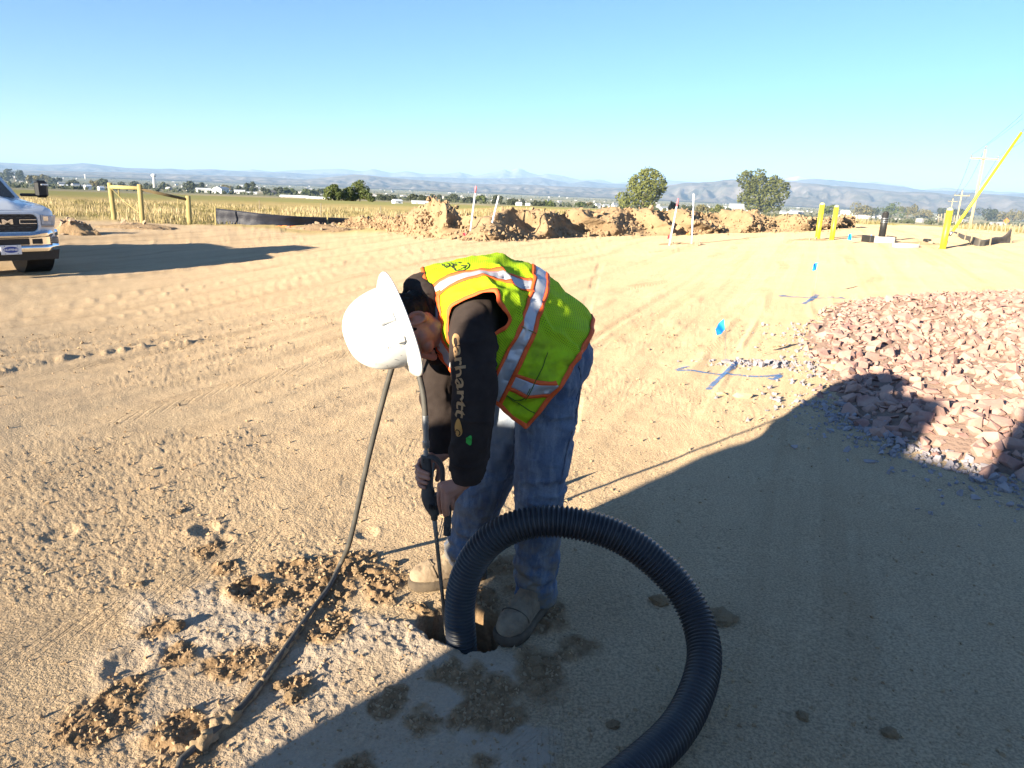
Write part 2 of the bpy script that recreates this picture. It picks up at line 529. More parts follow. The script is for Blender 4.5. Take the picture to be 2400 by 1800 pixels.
def ground_mat():
    mt, nt, b = newmat('ground'); k = N(nt)
    P = k.coord()
    n1 = k.noise(P, .35, 5, .6); n2 = k.noise(P, 3.0, 5, .65); n3 = k.noise(P, 105, 3, .7)
    sand = k.mix(k.ramp(n1, [(.3, 0.), (.7, 1.)]), (.51, .385, .245), (.455, .33, .20))
    sand = k.mix(k.ramp(n2, [(.35, 0.), (.75, .45)]), sand, (.40, .27, .155))
    # streaks of finer pale dust along the tracks
    mp = k.n('Mapping'); mp.inputs['Rotation'].default_value = (0, 0, math.atan2(TRK[0], TRK[1])); k.l(P, mp.inputs[0])
    st = k.noise(k.scale(mp.outputs[0], (1.6, .06, 1)), 1.0, 5, .65)
    sand = k.mix(k.ramp(st, [(.42, 0.), (.66, .5)]), sand, (.56, .40, .245))
    sand = k.mix(k.ramp(st, [(.30, .6), (.44, 0.)]), sand, (.35, .225, .125))
    # knobbly tyre treads pressed into the packed dirt, broken where feet and wind have wiped them
    sxy = k.n('SeparateXYZ'); k.l(mp.outputs[0], sxy.inputs[0])
    ws = k.math('ADD', sxy.outputs['X'], k.math('MULTIPLY', k.math('SUBTRACT', k.noise(P, .12, 2, .5), .5), 3.0))
    fr = k.math('ABSOLUTE', k.math('SUBTRACT', k.math('FRACT', k.math('MULTIPLY', ws, .62)), .5))
    bandm = k.ramp(fr, [(.055, 1.), (.075, 0.)])
    lug = k.ramp(k.math('SINE', k.math('ADD', k.math('MULTIPLY', sxy.outputs['Y'], 62.), k.math('MULTIPLY', fr, 240.))), [(.35, 0.), (.65, 1.)])
    wiped = k.ramp(k.noise(P, .45, 4, .65), [(.48, 0.), (.60, 1.)])
    tread = k.math('MULTIPLY', k.math('MULTIPLY', bandm, wiped), k.math('SUBTRACT', 1., k.attr('field')))
    sand = k.mix(k.math('MULTIPLY', tread, .35), sand, (.36, .25, .145))
    grit = k.ramp(n3, [(.36, .62), (.60, 1.12)])
    sand = k.mix(1.0, sand, grit, 'MULTIPLY')
    slur = k.mix(k.ramp(k.noise(P, 9, 4, .6), [(.35, 0.), (.7, 1.)]), (.465, .375, .28), (.41, .32, .23))
    c = k.mix(k.attr('slurry'), sand, slur)
    moist = k.mix(k.ramp(k.noise(P, 30, 4, .65), [(.35, 0.), (.65, 1.)]), (.20, .125, .065), (.34, .225, .125))
    c = k.mix(k.attr('moist'), c, moist)
    # the fields: straw close by, green crop rows, brown patchwork far off
    geo = k.n('NewGeometry'); ln = k.n('VectorMath', operation='LENGTH'); k.l(geo.outputs['Position'], ln.inputs[0]); dist = ln.outputs['Value']
    sx = k.n('SeparateXYZ'); k.l(geo.outputs['Position'], sx.inputs[0])
    wob = k.math('MULTIPLY', k.math('SUBTRACT', k.noise(P, .03, 4, .6), .5), 70)
    wy = k.math('ADD', k.math('ADD', sx.outputs['Y'], wob), k.math('MULTIPLY', sx.outputs['X'], -.25))
    band = k.n('MapRange'); band.inputs['From Min'].default_value = 30; band.inputs['From Max'].default_value = 400; k.l(wy, band.inputs['Value'])
    fcol = k.ramp(band.outputs[0], [(0., (.40, .30, .14)), (.06, (.42, .32, .16)), (.10, (.26, .215, .085)), (.16, (.34, .25, .11)), (.24, (.20, .19, .065)), (.45, (.165, .17, .06)), (.62, (.22, .195, .08)), (1., (.17, .165, .065))])
    fcol = k.mix(k.ramp(k.noise(k.scale(P, (.5, 2, 1)), 1.2, 5, .7), [(.35, .55), (.65, 0.)]), fcol, (.15, .125, .05))
    vor = k.n('TexVoronoi', feature='F1'); vor.inputs['Scale'].default_value = .0024; k.l(P, vor.inputs['Vector'])
    vc = k.n('SeparateColor'); k.l(vor.outputs['Color'], vc.inputs[0])
    patch = k.ramp(vc.outputs[0], [(0., (.10, .105, .055)), (.35, (.20, .165, .095)), (.6, (.12, .12, .065)), (1., (.29, .235, .145))])
    patch = k.mix(k.ramp(k.noise(P, .012, 5, .7), [(.42, 0.), (.6, .8)]), patch, (.07, .08, .045))
    mr = k.n('MapRange'); mr.inputs['From Min'].default_value = 420; mr.inputs['From Max'].default_value = 700; k.l(dist, mr.inputs['Value'])
    fcol = k.mix(mr.outputs[0], fcol, patch)
    c = k.mix(k.attr('field'), c, fcol)
    k.l(c, b.inputs['Base Color'])
    b.inputs['Roughness'].default_value = .95; b.inputs['Specular IOR Level'].default_value = .12; b.inputs['Diffuse Roughness'].default_value = .8
    h = k.math('ADD', k.math('MULTIPLY', k.noise(P, 210, 2, .6), .35), k.noise(P, 95, 3, .6))
    bm1 = k.bump(h, .62, .010)
    bm2 = k.bump(k.noise(P, 5.5, 5, .7), .16, .05, bm1)
    bm3 = k.bump(k.math('MULTIPLY', k.math('MULTIPLY', tread, lug), -1.), .7, .012, bm2)
    k.l(bm3, b.inputs['Normal'])
    return mt
for px, py, r, dep in [(520, 1270, .05, .008), (580, 1385, .06, .02), (480, 1240, .06, .010), (300, 1560, .07, .008), (140, 1250, .07, .008), (860, 1250, .05, .006)]:
    PRINTS.append((G(px, py), 0, r, dep))
GROUND = build_ground()

# ------------------------------------------------------------------ crumbs of soil lying on the near ground (uncountable)
def rock_proto(seed, sub=1, flat=(1, 1, 1), rough=.28):
    # broken stone: hull of a few points on a blunt box, so faces stay flat and edges sharp
    r = np.random.default_rng(seed); n = 9 if sub == 1 else 12
    Q = r.normal(size=(n, 3)); Q /= (np.abs(Q) ** 5).sum(1, keepdims=True) ** (1 / 5)
    Q *= r.uniform(1 - rough, 1.0, (n, 1)); Q = Q * np.asarray(flat)
    bm = bmesh.new()
    for q in Q: bm.verts.new(q)
    bmesh.ops.convex_hull(bm, input=bm.verts)
    bmesh.ops.delete(bm, geom=[v for v in bm.verts if not v.link_faces], context='VERTS')
    bmesh.ops.triangulate(bm, faces=bm.faces)
    bm.verts.index_update(); bm.verts.ensure_lookup_table()
    V = np.array([v.co[:] for v in bm.verts]); Fs = np.array([[v.index for v in f.verts] for f in bm.faces]); bm.free()
    return V - V.mean(0) * .5, Fs
def rot_rand(r):
    q = r.normal(size=4); q /= np.linalg.norm(q); w, x, y, z = q
    return np.array([[1 - 2 * (y * y + z * z), 2 * (x * y - z * w), 2 * (x * z + y * w)], [2 * (x * y + z * w), 1 - 2 * (x * x + z * z), 2 * (y * z - x * w)], [2 * (x * z - y * w), 2 * (y * z + x * w), 1 - 2 * (x * x + y * y)]])
def scatter(pos, sizes, protos, r, tilt=True):
    Vs = []; Fs = []; o = 0
    for i in range(len(pos)):
        V, Fc = protos[r.integers(len(protos))]
        Q = rot_rand(r)
        Vs.append((V * sizes[i]) @ Q.T + pos[i]); Fs.append(Fc + o); o += len(V)
    return np.concatenate(Vs), np.concatenate(Fs)
CRUMB = [rock_proto(100 + i, 1, (1, r1, .7), .35) for i, r1 in enumerate((1, .8, .7, .9, 1, .75))]
def crumbs():
    r = np.random.default_rng(5)
    n = 130000
    th = np.radians(r.uniform(-44, 44, n)); d = np.exp(r.uniform(math.log(1.45), math.log(9.5), n))
    x = d * np.sin(th); y = d * np.cos(th)
    sl, dk, _ = zones(x, y)
    sh = sstep(x * .77 - y * .64, -1.9, -1.2)
    pr = (.035 + .10 * sstep(fbm(x * 1.1, y * 1.1, 3, 41), -.1, .4)) * (1 - .6 * sh) + .34 * dk + .07 * sl
    hs = poly_sd(x, y, HOLE)
    keep = (r.random(n) < pr) & (hs < -.01)
    x, y, dk, d = x[keep], y[keep], dk[keep], d[keep]
    s = np.exp(r.normal(math.log(.0036), .55, len(x))) * (1 + .35 * dk) * (.7 + .14 * d)
    s = np.minimum(s, .0055 + .0022 * d)
    z = HF(x, y) + s * .25
    V, Fc = scatter(np.stack([x, y, z], -1), s, CRUMB, r)
    o = link('soil_crumbs', fast_mesh('soil_crumbs', V, Fc), M('soil_crumb', (.46, .335, .205), .95, (.30, .20, .115), 14, .4, 120, spec=.1))
    o['kind'] = 'stuff'; o['label'] = 'loose crumbs of tan soil strewn over the dug ground'
    print('crumbs', len(x))
crumbs()
def clods():
    """the clods big enough to pick out one by one"""
    r = np.random.default_rng(9)
    me = []
    mt = M('clod', (.40, .285, .17), .95, (.24, .155, .085), 22, .8, 60, spec=.1, bdist=.006)
    for i in range(6):
        bm = bmesh.new(); bmesh.ops.create_icosphere(bm, subdivisions=3, radius=1); V = np.array([v.co[:] for v in bm.verts]); Fc = np.array([[v.index for v in f.verts] for f in bm.faces]); bm.free()
        V = V * (1 + .8 * fbm3(V * 1.9 + i * 7, 4, 300 + i, .75))[:, None] * np.array([1, .85, .7])
        me.append(fast_mesh('clod', V, Fc, False)); me[-1].materials.append(mt)
    spots = [(835, 1345, .022, 'tan clod of soil left of the far boot'), (925, 1325, .02, 'crumbly clod just in front of the far boot toe'),
             (655, 1610, .020, 'pale wet clod beside the black pressure hose'), (685, 1640, .028, 'flat crumbly clod right of the muddy hose'),
             (575, 1380, .026, 'dark clod at the edge of a small pit'), (790, 1395, .02, 'tan clod between hose and lance'),
             (415, 1475, .03, 'pale clod casting a long shadow on grey slurry'), (420, 1200, .016, 'small lone pebble on the smooth dirt'),
             (1045, 1490, .026, 'muddy lump on the left rim of the dug hole'), (1255, 1560, .024, 'brown clod below the near boot sole'),
             (1690, 1455, .055, 'flat grey clod beside the black corrugated hose'), (1435, 1700, .02, 'small round stone inside the loop of the corrugated hose'),
             (2085, 1725, .025, 'pale pebble at the lower right in shade'), (1880, 1685, .02, 'small stone in shade right of the hose bend'),
             (1545, 1415, .035, 'thin flake of clay inside the hose loop')]
    for k, (px, py, s, lab) in enumerate(spots):
        g = G(px, py)
        o = link('soil_clod', me[k % 6], None, None, (g[0], g[1], float(HF(g[0], g[1])[0]) + s * .28))
        o.scale = (s, s, s * (.45 if s > .045 else .8)); o.rotation_euler = (0, 0, r.uniform(0, 6))
        tag(o, lab, 'clod', 'clods of soil round the dug hole')
clods()

# ------------------------------------------------------------------ mountains
def elev(px, py):
    d = ray(px, py); return math.atan2(d[0], d[1]), d[2] / math.hypot(d[0], d[1])
def rng_mesh(name, D, depth, prof, label, mat, seed, amp=.3, base=-120, jag=.04, cols=620, rows=26):
    a = np.array([elev(*q) for q in prof]); o = np.argsort(a[:, 0]); a = a[o]
    az = np.linspace(a[0, 0] - .25, a[-1, 0] + .25, cols)
    te = np.interp(az, a[:, 0], a[:, 1])
    top = CAM_H + te * D
    s = az * D
    top = top + fbm(s / (D * .012), s * 0 + 3, 4, seed) * (top - base) * jag
    X = []; Z = []
    t = np.concatenate([np.linspace(0, 1, rows), [1.12, 1.3]])
    V = []
    for i, q in enumerate(t):
        rr = D - depth * (1 - q)
        spur = fbm(s / (D * .028), np.full(cols, q * 3.5), 5, seed + 5)
        ridg = 1 - np.abs(fbm(s / (D * .016) + q * .8, np.full(cols, q * 4.0), 4, seed + 9)) * 2
        pq = min(q, 1.) ** 1.35
        if q > 1: pq = 1 - (q - 1) * 1.5
        hgt = base + (top - base) * np.clip(pq + amp * (spur * .6 + (ridg - .5) * .5) * math.sin(math.pi * min(q, 1)) , 0, 1)
        if q < 1: hgt = np.minimum(hgt, base + (top - base) * (.15 + .88 * q))
        V.append(np.stack([rr * np.sin(az), rr * np.cos(az), hgt], -1))
    V = np.array(V); m_, n, _ = V.shape
    idx = np.arange(m_ * n).reshape(m_, n)
    Fq = np.stack([idx[:-1, :-1], idx[:-1, 1:], idx[1:, 1:], idx[1:, :-1]], -1).reshape(-1, 4)
    ob = link(name, fast_mesh(name, V.reshape(-1, 3), Fq, True), mat)
    ob['kind'] = 'structure'; ob['label'] = label
    return ob
def mtn_mat(name, c1, c2, sc_, snow=None):
    mt, nt, b = newmat(name); k = N(nt); P = k.coord()
    c = k.mix(k.ramp(k.noise(P, sc_, 6, .68), [(.38, 0.), (.62, 1.)]), c1, c2)
    if snow:
        geo = k.n('NewGeometry'); s = k.n('SeparateXYZ'); k.l(geo.outputs['Position'], s.inputs[0])
        hh = k.math('ADD', s.outputs['Z'], k.math('MULTIPLY', k.math('SUBTRACT', k.noise(P, sc_ * 2.5, 5, .7), .5), snow * 1.1))
        mr = k.n('MapRange'); mr.inputs['From Min'].default_value = snow * .8; mr.inputs['From Max'].default_value = snow * 1.25; k.l(hh, mr.inputs['Value'])
        c = k.mix(mr.outputs[0], c, (.85, .87, .9))
    k.l(c, b.inputs['Base Color']); b.inputs['Roughness'].default_value = 1; b.inputs['Specular IOR Level'].default_value = 0
    return mt
rng_mesh('mountain_range', 47000, 9000, [(-300, 372), (0, 381), (195, 390), (500, 399), (563, 400), (590, 396), (640, 402), (698, 398), (793, 395), (850, 402), (875, 396), (915, 404), (956, 402), (995, 407), (1040, 408), (1076, 403), (1111, 411), (1140, 407), (1158, 404), (1182, 394.5), (1190, 399), (1197, 403), (1204, 397), (1212, 393), (1232, 400), (1250, 406), (1266, 411), (1280, 407), (1320, 413), (1361, 421), (1404, 419), (1442, 429), (1500, 424), (1572, 423), (1650, 428), (1720, 424), (1800, 420), (1875, 413), (1920, 420), (1982, 425), (2030, 425), (2101, 433), (2157, 445), (2200, 440), (2400, 452), (2700, 462)],
         'far high peaks with snow patches on the skyline', mtn_mat('peak', (.16, .17, .17), (.30, .27, .24), .0004, 1150), 201, .35, -100, .055)
rng_mesh('mountain_range', 33000, 7000, [(-300, 372), (0, 381), (26, 382), (65, 384), (104, 386), (174, 384), (195, 382), (239, 387), (293, 393), (369, 396), (401, 395), (434, 398), (495, 396), (560, 401), (630, 404), (671, 404), (740, 409), (834, 408), (900, 414), (1000, 415), (1117, 418), (1225, 418), (1266, 415), (1334, 430), (1375, 424), (1415, 430), (1470, 431), (1558, 434), (1700, 436), (1800, 430), (1917, 419), (2000, 426), (2101, 436), (2172, 447), (2228, 448), (2342, 456), (2400, 453), (2700, 468)],
         'broad blue middle range below the snowy peaks', mtn_mat('range', (.10, .115, .10), (.20, .18, .15), .0007), 221, .5, -110, .03)
rng_mesh('foothills', 21000, 6000, [(-300, 392), (0, 398), (300, 404), (640, 416), (712, 421), (834, 409), (888, 414), (942, 419), (1060, 428), (1144, 432), (1225, 432), (1300, 436), (1400, 440), (1490, 440), (1558, 436), (1603, 429), (1660, 427), (1716, 420), (1780, 424), (1841, 425), (1973, 437), (2030, 441), (2109, 450), (2172, 450), (2228, 456), (2290, 452), (2400, 462), (2700, 480)],
         'nearest brown and violet foothills above the valley towns', mtn_mat('foothill', (.12, .115, .09), (.30, .25, .20), .0011), 241, .6, -118, .03)

# ------------------------------------------------------------------ air
def haze():
    mb = MB()
    lo = -330.; hi = 1500.
    mb.box((0, 25000, (lo + hi) / 2), (220000, 150000, hi - lo))
    mt = bpy.data.materials.new('haze'); mt.use_nodes = True; nt = mt.node_tree; nt.nodes.clear()
    v = nt.nodes.new('ShaderNodeVolumePrincipled'); o = nt.nodes.new('ShaderNodeOutputMaterial')
    v.inputs['Color'].default_value = (.47, .69, 1, 1); v.inputs['Density'].default_value = HAZE_D; v.inputs['Anisotropy'].default_value = 0.0
    nt.links.new(v.outputs[0], o.inputs['Volume'])
    ob = part('haze', mb, mt); ob['kind'] = 'stuff'; ob['label'] = 'thin morning haze over the valley'
HAZE_D = 2.8e-5
haze()

# ================================================================== FAR THINGS
FOL = {}
def leaf_mat(name, c1, c2):
    mt, nt, b = newmat(name); k = N(nt); P = k.coord('Generated')
    oi = k.n('ObjectInfo')
    c = k.mix(k.ramp(k.noise(k.coord(), .9, 3, .6), [(.35, 0.), (.65, 1.)]), c1, c2)
    hs = k.n('HueSaturation'); k.l(c, hs.inputs['Color'])
    k.l(k.math('ADD', k.math('MULTIPLY', oi.outputs['Random'], .35), .85), hs.inputs['Value'])
    k.l(hs.outputs[0], b.inputs['Base Color'])
    b.inputs['Roughness'].default_value = .7; b.inputs['Specular IOR Level'].default_value = .25
    b.inputs['Subsurface Weight'].default_value = 0
    tr = k.n('BsdfTranslucent'); k.l(hs.outputs[0], tr.inputs[0])
    ms = k.n('MixShader'); ms.inputs[0].default_value = .25
    out = nt.nodes['Material Output']
    k.l(b.outputs[0], ms.inputs[1]); k.l(tr.outputs[0], ms.inputs[2]); k.l(ms.outputs[0], out.inputs[0])
    return mt
LEAF_Y = leaf_mat('leaf_cottonwood', (.105, .125, .03), (.175, .175, .045))
LEAF_G = leaf_mat('leaf_green', (.075, .105, .03), (.13, .15, .045))
LEAF_D = leaf_mat('leaf_dark', (.045, .06, .03), (.09, .095, .05))
LEAF_O = leaf_mat('leaf_olive', (.13, .12, .05), (.20, .165, .075))
BARK = M('bark', (.20, .155, .11), .95, (.11, .085, .06), 3, .6, 12, spec=.1)
def crown_mesh(clumps, n, s, r):
    """small leaf-clump faces spread through lobes; hollow inside, uneven outline"""
    w = np.array([c[3] ** 2 for c in clumps]); w /= w.sum()
    k = r.choice(len(clumps), n, p=w)
    C = np.array([c[:3] for c in clumps])[k]; Rr = np.array([c[3] for c in clumps])[k]
    d = r.normal(size=(n, 3)); d /= np.linalg.norm(d, axis=1, keepdims=True)
    rad = 1.24 * Rr * r.uniform(.45, 1.0, n) ** .5 * (1 + .22 * vn3(C * .7 + d * 2.3, 3))
    P = C + d * rad[:, None] * np.array([1, 1, .9])
    nrm = d + r.normal(size=(n, 3)) * .7; nrm /= np.linalg.norm(nrm, axis=1, keepdims=True)
    t = np.cross(nrm, r.normal(size=(n, 3))); t /= np.linalg.norm(t, axis=1, keepdims=True); b = np.cross(nrm, t)
    sz = s * r.uniform(.6, 1.5, n)[:, None]
    V = np.stack([P - t * sz * .5 - b * sz * .3, P + t * sz * .5 - b * sz * .4, P + t * sz * .4 + b * sz * .5, P - t * sz * .3 + b * sz * .45], 1).reshape(-1, 3)
    Fq = np.arange(n * 4).reshape(n, 4)
    return V, Fq
def trunk_mb(clumps, h0, r0, r, base=-.6):
    mb = MB(); top = np.array([r.normal() * .03 * h0, r.normal() * .03 * h0, h0])
    mb.tube(catmull([(0, 0, base), (0, 0, 0), top * .55 + [.1, 0, 0], top], 8), np.linspace(r0 * 1.2, r0 * .75, 8), 8)
    for c in clumps[:9]:
        e = np.array(c[:3]); mid = .5 * (top + e) + [0, 0, -.15 * c[3]]
        mb.tube(catmull([top * .9, mid, e], 6), np.linspace(r0 * .5, r0 * .1, 6), 6)
    return mb
def tree(name, px, py, clumps_px, label, lm, n=2600, leaf_px=2.2, trunk_px=20, tr_r=2.6, group=None, base_d=None):
    """crown lobes given in photo pixels relative to the foot of the tree: (dx, up, radius)"""
    P = hit(px, py); s = mpp(P); r = np.random.default_rng(abs(hash((px, py))) % 10000 if False else int(px * 7 + py))
    cl = []
    for (dx, up, rr) in clumps_px:
        cl.append((dx * s, r.normal() * rr * s * .5, up * s, rr * s))
    t = thing(name, label, 'tree', P - [0, 0, .2], 0, group)
    V, Fq = crown_mesh(cl, n, leaf_px * s, r)
    c = link('crown', fast_mesh('crown', V, Fq), lm, t)
    mb = trunk_mb(cl, trunk_px * s, tr_r * s, r)
    me = fast_mesh('trunk', *mb.out(), True)
    link('trunk', me, BARK, t)
    return t
# two big cottonwoods behind the berm
tree('cottonwood_tree', 1505, 494, [(-14, 62, 20), (6, 78, 19), (26, 66, 20), (38, 58, 13), (-20, 40, 17), (4, 46, 22), (24, 38, 17), (-4, 22, 17), (14, 18, 14), (-48, 28, 13), (-44, 16, 12), (-28, 16, 13), (-2, 86, 9), (22, 84, 10), (-26, 66, 9), (44, 50, 7)],
     'tall cottonwood with sparse left limb, nearer the four white stakes', LEAF_Y, 5200, 3.2, 26)
tree('cottonwood_tree', 1778, 502, [(-36, 78, 17), (-12, 84, 17), (-2, 64, 22), (-30, 60, 16), (22, 66, 18), (40, 66, 15), (-12, 40, 22), (18, 42, 20), (48, 46, 12), (-34, 34, 15), (36, 24, 17), (-14, 20, 16), (14, 18, 14), (56, 66, 9), (-44, 88, 8), (28, 78, 10)],
     'broad double-crowned cottonwood behind the far end of the berm', LEAF_Y, 6000, 3.2, 22, 3)
# clump of willows left of the stakes
for k, (px, py, cl, lab) in enumerate([(785, 470, [(-10, 22, 11), (0, 30, 9), (8, 18, 10), (-14, 12, 9), (4, 10, 10)], 'leftmost willow of the bright green clump in the field'),
                                       (815, 471, [(-6, 20, 10), (6, 24, 9), (0, 12, 11), (12, 10, 9)], 'middle willow of the bright green clump in the field'),
                                       (843, 472, [(-8, 34, 10), (2, 40, 9), (-4, 20, 13), (10, 18, 11), (22, 14, 9), (14, 28, 8), (28, 8, 7)], 'tallest willow at the right of the bright green clump')]):
    tree('willow_tree', px, py, cl, lab, LEAF_G, 2200, 2.6, 9, 1.4, 'willow clump in the left field')
def simple_tree(px, py, w, h, lm, lab, group, n=900, leaf=2.4):
    r = np.random.default_rng(int(px * 3 + py)); cl = []
    for _ in range(8):
        a = r.uniform(-.5, .5); u = r.uniform(.25, .85)
        cl.append((a * w * (1.1 - .5 * abs(u - .45)), u * h, r.uniform(.17, .28) * max(w * .8, h * .75)))
    return tree('field_tree', px, py, cl, lab, lm, n, leaf, h * .3, max(.7, h * .04), group)
GT = 'trees scattered over the valley edge'
TL = [(35, 426, 40, 24, LEAF_D, 'round dark tree above the truck windshield'), (12, 424, 30, 18, LEAF_D, 'low dark tree at the left edge of the picture'),
      (83, 431, 26, 20, LEAF_O, 'olive tree just right of the truck mirror'), (108, 430, 24, 22, LEAF_O, 'taller olive tree second right of the truck mirror'), (132, 432, 22, 15, LEAF_D, 'small dark tree left of the white barns'),
      (172, 437, 26, 12, LEAF_D, 'low tree behind the long white barn'), (222, 440, 18, 15, LEAF_O, 'brown tree beside the white shed'), (240, 440, 17, 20, LEAF_D, 'dark round tree left of the wooden brace'), (254, 442, 14, 10, LEAF_D, 'dark shrub behind the left wooden post'),
      (300, 441, 34, 12, LEAF_D, 'low trees seen between the wooden posts'), (350, 443, 24, 12, LEAF_D, 'low tree below the water tower'), (388, 445, 22, 15, LEAF_D, 'tree right of the water tower'),
      (443, 448, 32, 24, LEAF_D, 'dark leafy tree behind the third wooden post'), (470, 447, 26, 18, LEAF_D, 'dark leafy tree left of the white farm buildings'),
      (530, 447, 24, 12, LEAF_O, 'low tree behind the white farm buildings'), (570, 453, 24, 22, LEAF_D, 'left tree of the dark pair above the silt fence'), (590, 454, 26, 26, LEAF_D, 'right tree of the dark pair above the silt fence'),
      (622, 456, 22, 14, LEAF_D, 'low dark tree right of the dark pair'), (648, 456, 26, 16, LEAF_D, 'dark tree left of the long pale roofs'), (680, 457, 26, 14, LEAF_G, 'green tree over the long pale roofs'), (715, 458, 28, 14, LEAF_G, 'green tree right of the long pale roofs'), (745, 459, 26, 16, LEAF_D, 'dark tree just left of the willow clump'),
      (900, 470, 40, 10, LEAF_D, 'low hedge tree right of the willow clump'), (972, 473, 22, 20, LEAF_D, 'round dark tree left of the berm summit'), (993, 475, 22, 16, LEAF_D, 'dark tree over the left flank of the berm'), (1022, 472, 22, 16, LEAF_D, 'dark tree rising above the berm summit'), (1062, 474, 34, 17, LEAF_D, 'wide dark tree right of the berm summit'),
      (1098, 476, 26, 12, LEAF_D, 'low tree behind the leaning stake'), (1125, 477, 24, 18, LEAF_G, 'green tree between the two left stakes'), (1165, 479, 22, 20, LEAF_D, 'dark tree right of the leaning stake'), (1205, 481, 36, 12, LEAF_D, 'low tree mass beyond the berm'), (1262, 483, 30, 11, LEAF_D, 'small tree beyond the middle of the berm'), (1290, 484, 26, 12, LEAF_G, 'small green tree beyond the berm'),
      (1360, 486, 22, 10, LEAF_G, 'small green tree left of the tall cottonwood'), (1383, 487, 18, 12, LEAF_O, 'small olive tree near the tall cottonwood'),
      (1576, 497, 24, 24, LEAF_O, 'thin olive tree behind the right pair of stakes'), (1612, 498, 22, 18, LEAF_D, 'dark bush between the right pair of stakes'), (1645, 499, 34, 18, LEAF_O, 'reddish brown bush right of the stakes'), (1680, 500, 28, 17, LEAF_Y, 'yellowing bush left of the grey shed'), (1700, 500, 20, 10, LEAF_D, 'low bush beside the grey shed'),
      (1945, 507, 30, 26, LEAF_G, 'conifer-like tree between the two yellow bollards'), (2005, 507, 54, 26, LEAF_O, 'broad grey-green tree right of the two yellow bollards'), (2040, 508, 34, 16, LEAF_D, 'dark low tree left of the black riser'),
      (2088, 510, 52, 32, LEAF_G, 'deep green tree behind the black riser'), (2126, 510, 34, 30, LEAF_O, 'olive tree right of the black riser'), (2165, 511, 40, 22, LEAF_O, 'olive tree further right of the black riser'),
      (2203, 512, 20, 26, LEAF_D, 'dark narrow tree left of the third bollard'), (2245, 513, 26, 22, LEAF_D, 'dark tree right of the third bollard'), (2262, 514, 20, 18, LEAF_D, 'dark bush under the yellow guy guard'),
      (2310, 518, 44, 26, LEAF_D, 'domed dark tree right of the utility pole'), (2345, 518, 36, 20, LEAF_O, 'olive tree behind the orange sign'), (2375, 519, 40, 30, LEAF_O, 'olive tree near the right edge'), (2402, 519, 30, 30, LEAF_O, 'last olive tree at the right edge')]
for (px, py, w, h, lm, lab) in TL:
    simple_tree(px, py, w, h, lm, lab, GT)

# ------------------------------------------------------------------ farm buildings and towers
WHITE = M('white_siding', (.78, .77, .74), .6, (.70, .69, .66), 2)
ROOFG = M('metal_roof', (.42, .44, .45), .45, (.34, .36, .37), 2, metal=.3)
ROOFW = M('white_roof', (.74, .75, .75), .5, (.66, .67, .68), 2)
ROOFD = M('dark_roof', (.14, .13, .125), .85, (.10, .095, .09), 2)
TANW = M('tan_siding', (.46, .40, .32), .7, (.40, .34, .27), 2)
DARKW = M('window_dark', (.03, .035, .045), .2, (.02, .02, .03), 2)
def gable(name, px, py, wpx, hpx, roofpx, lab, wall=WHITE, roof=ROOFW, depth=.7, yaw=.35, nwin=2, group='farm buildings and houses across the valley edge'):
    P = hit(px, py); s = mpp(P); w = wpx * s; h = hpx * s; rh = roofpx * s; dp = w * depth
    az = math.atan2(P[0], P[1])
    t = thing(name, lab, 'building', P - [0, 0, .3], -az + yaw, group)
    V = np.array([(x * w / 2, y * dp / 2, z) for z in (-1., h + .3) for x, y in ((-1, -1), (1, -1), (1, 1), (-1, 1))])
    mb = MB(); mb.add(V, [(0, 1, 5, 4), (1, 2, 6, 5), (2, 3, 7, 6), (3, 0, 4, 7), (4, 5, 6, 7)])
    mb.add([(-w / 2, -dp / 2, h + .3), (-w / 2, dp / 2, h + .3), (-w / 2, 0, h + rh + .25), (w / 2, -dp / 2, h + .3), (w / 2, dp / 2, h + .3), (w / 2, 0, h + rh + .25)], [(0, 1, 2), (3, 5, 4)])
    part('wall', mb, wall, t, world=False)
    ov = .04 * w; mb = MB(); th = .04 * w
    for sg in (-1, 1):
        a = np.array([(-w / 2 - ov, sg * (dp / 2 + ov), h + .3 - rh * ov * 2 / dp), (w / 2 + ov, sg * (dp / 2 + ov), h + .3 - rh * ov * 2 / dp), (w / 2 + ov, 0, h + rh + .3), (-w / 2 - ov, 0, h + rh + .3)])
        mb.add(np.concatenate([a, a + [0, 0, th]]), [(0, 1, 2, 3), (4, 7, 6, 5), (0, 4, 5, 1), (1, 5, 6, 2), (2, 6, 7, 3), (3, 7, 4, 0)])
    part('roof', mb, roof, t, world=False)
    for i in range(nwin):
        mb = MB(); mb.box(((i + .5) / nwin * w - w / 2, -dp / 2 - .04, .3 + h * .5), (w * .10, .1, h * .35))
        part('window', mb, DARKW, t, world=False)
    return t
gable('barn', 187, 443, 28, 5, 4, 'long low barn with pale roof left of the wooden brace', WHITE, ROOFG, .5, .25)
gable('shed', 206, 444, 14, 8, 2, 'small white shed right of the long barn', WHITE, ROOFW, .8, .4, 1)
gable('shed', 150, 438, 15, 3, 2, 'tiny white roofed shed right of the truck mirror', TANW, ROOFW, .6, .2, 1)
gable('house', 237, 446, 12, 6, 3, 'white house just left of the left wooden post', WHITE, ROOFW, .8, .5, 1)
gable('farm_building', 477, 451, 30, 7, 2, 'left white farm building right of the third wooden post', WHITE, ROOFW, .5, .1)
gable('farm_building', 496, 452, 16, 6, 2, 'small middle white farm building', WHITE, ROOFW, .7, .1, 1)
gable('farm_building', 519, 453, 28, 10, 4, 'white farm building with shaded gable end', WHITE, ROOFG, .8, .9)
gable('farm_building', 562, 454, 22, 6, 2, 'white building in front of the dark tree pair', WHITE, ROOFW, .5, .1)
gable('farm_building', 590, 455, 22, 3, 1.5, 'low white building right of the dark tree pair', WHITE, ROOFW, .5, .1)
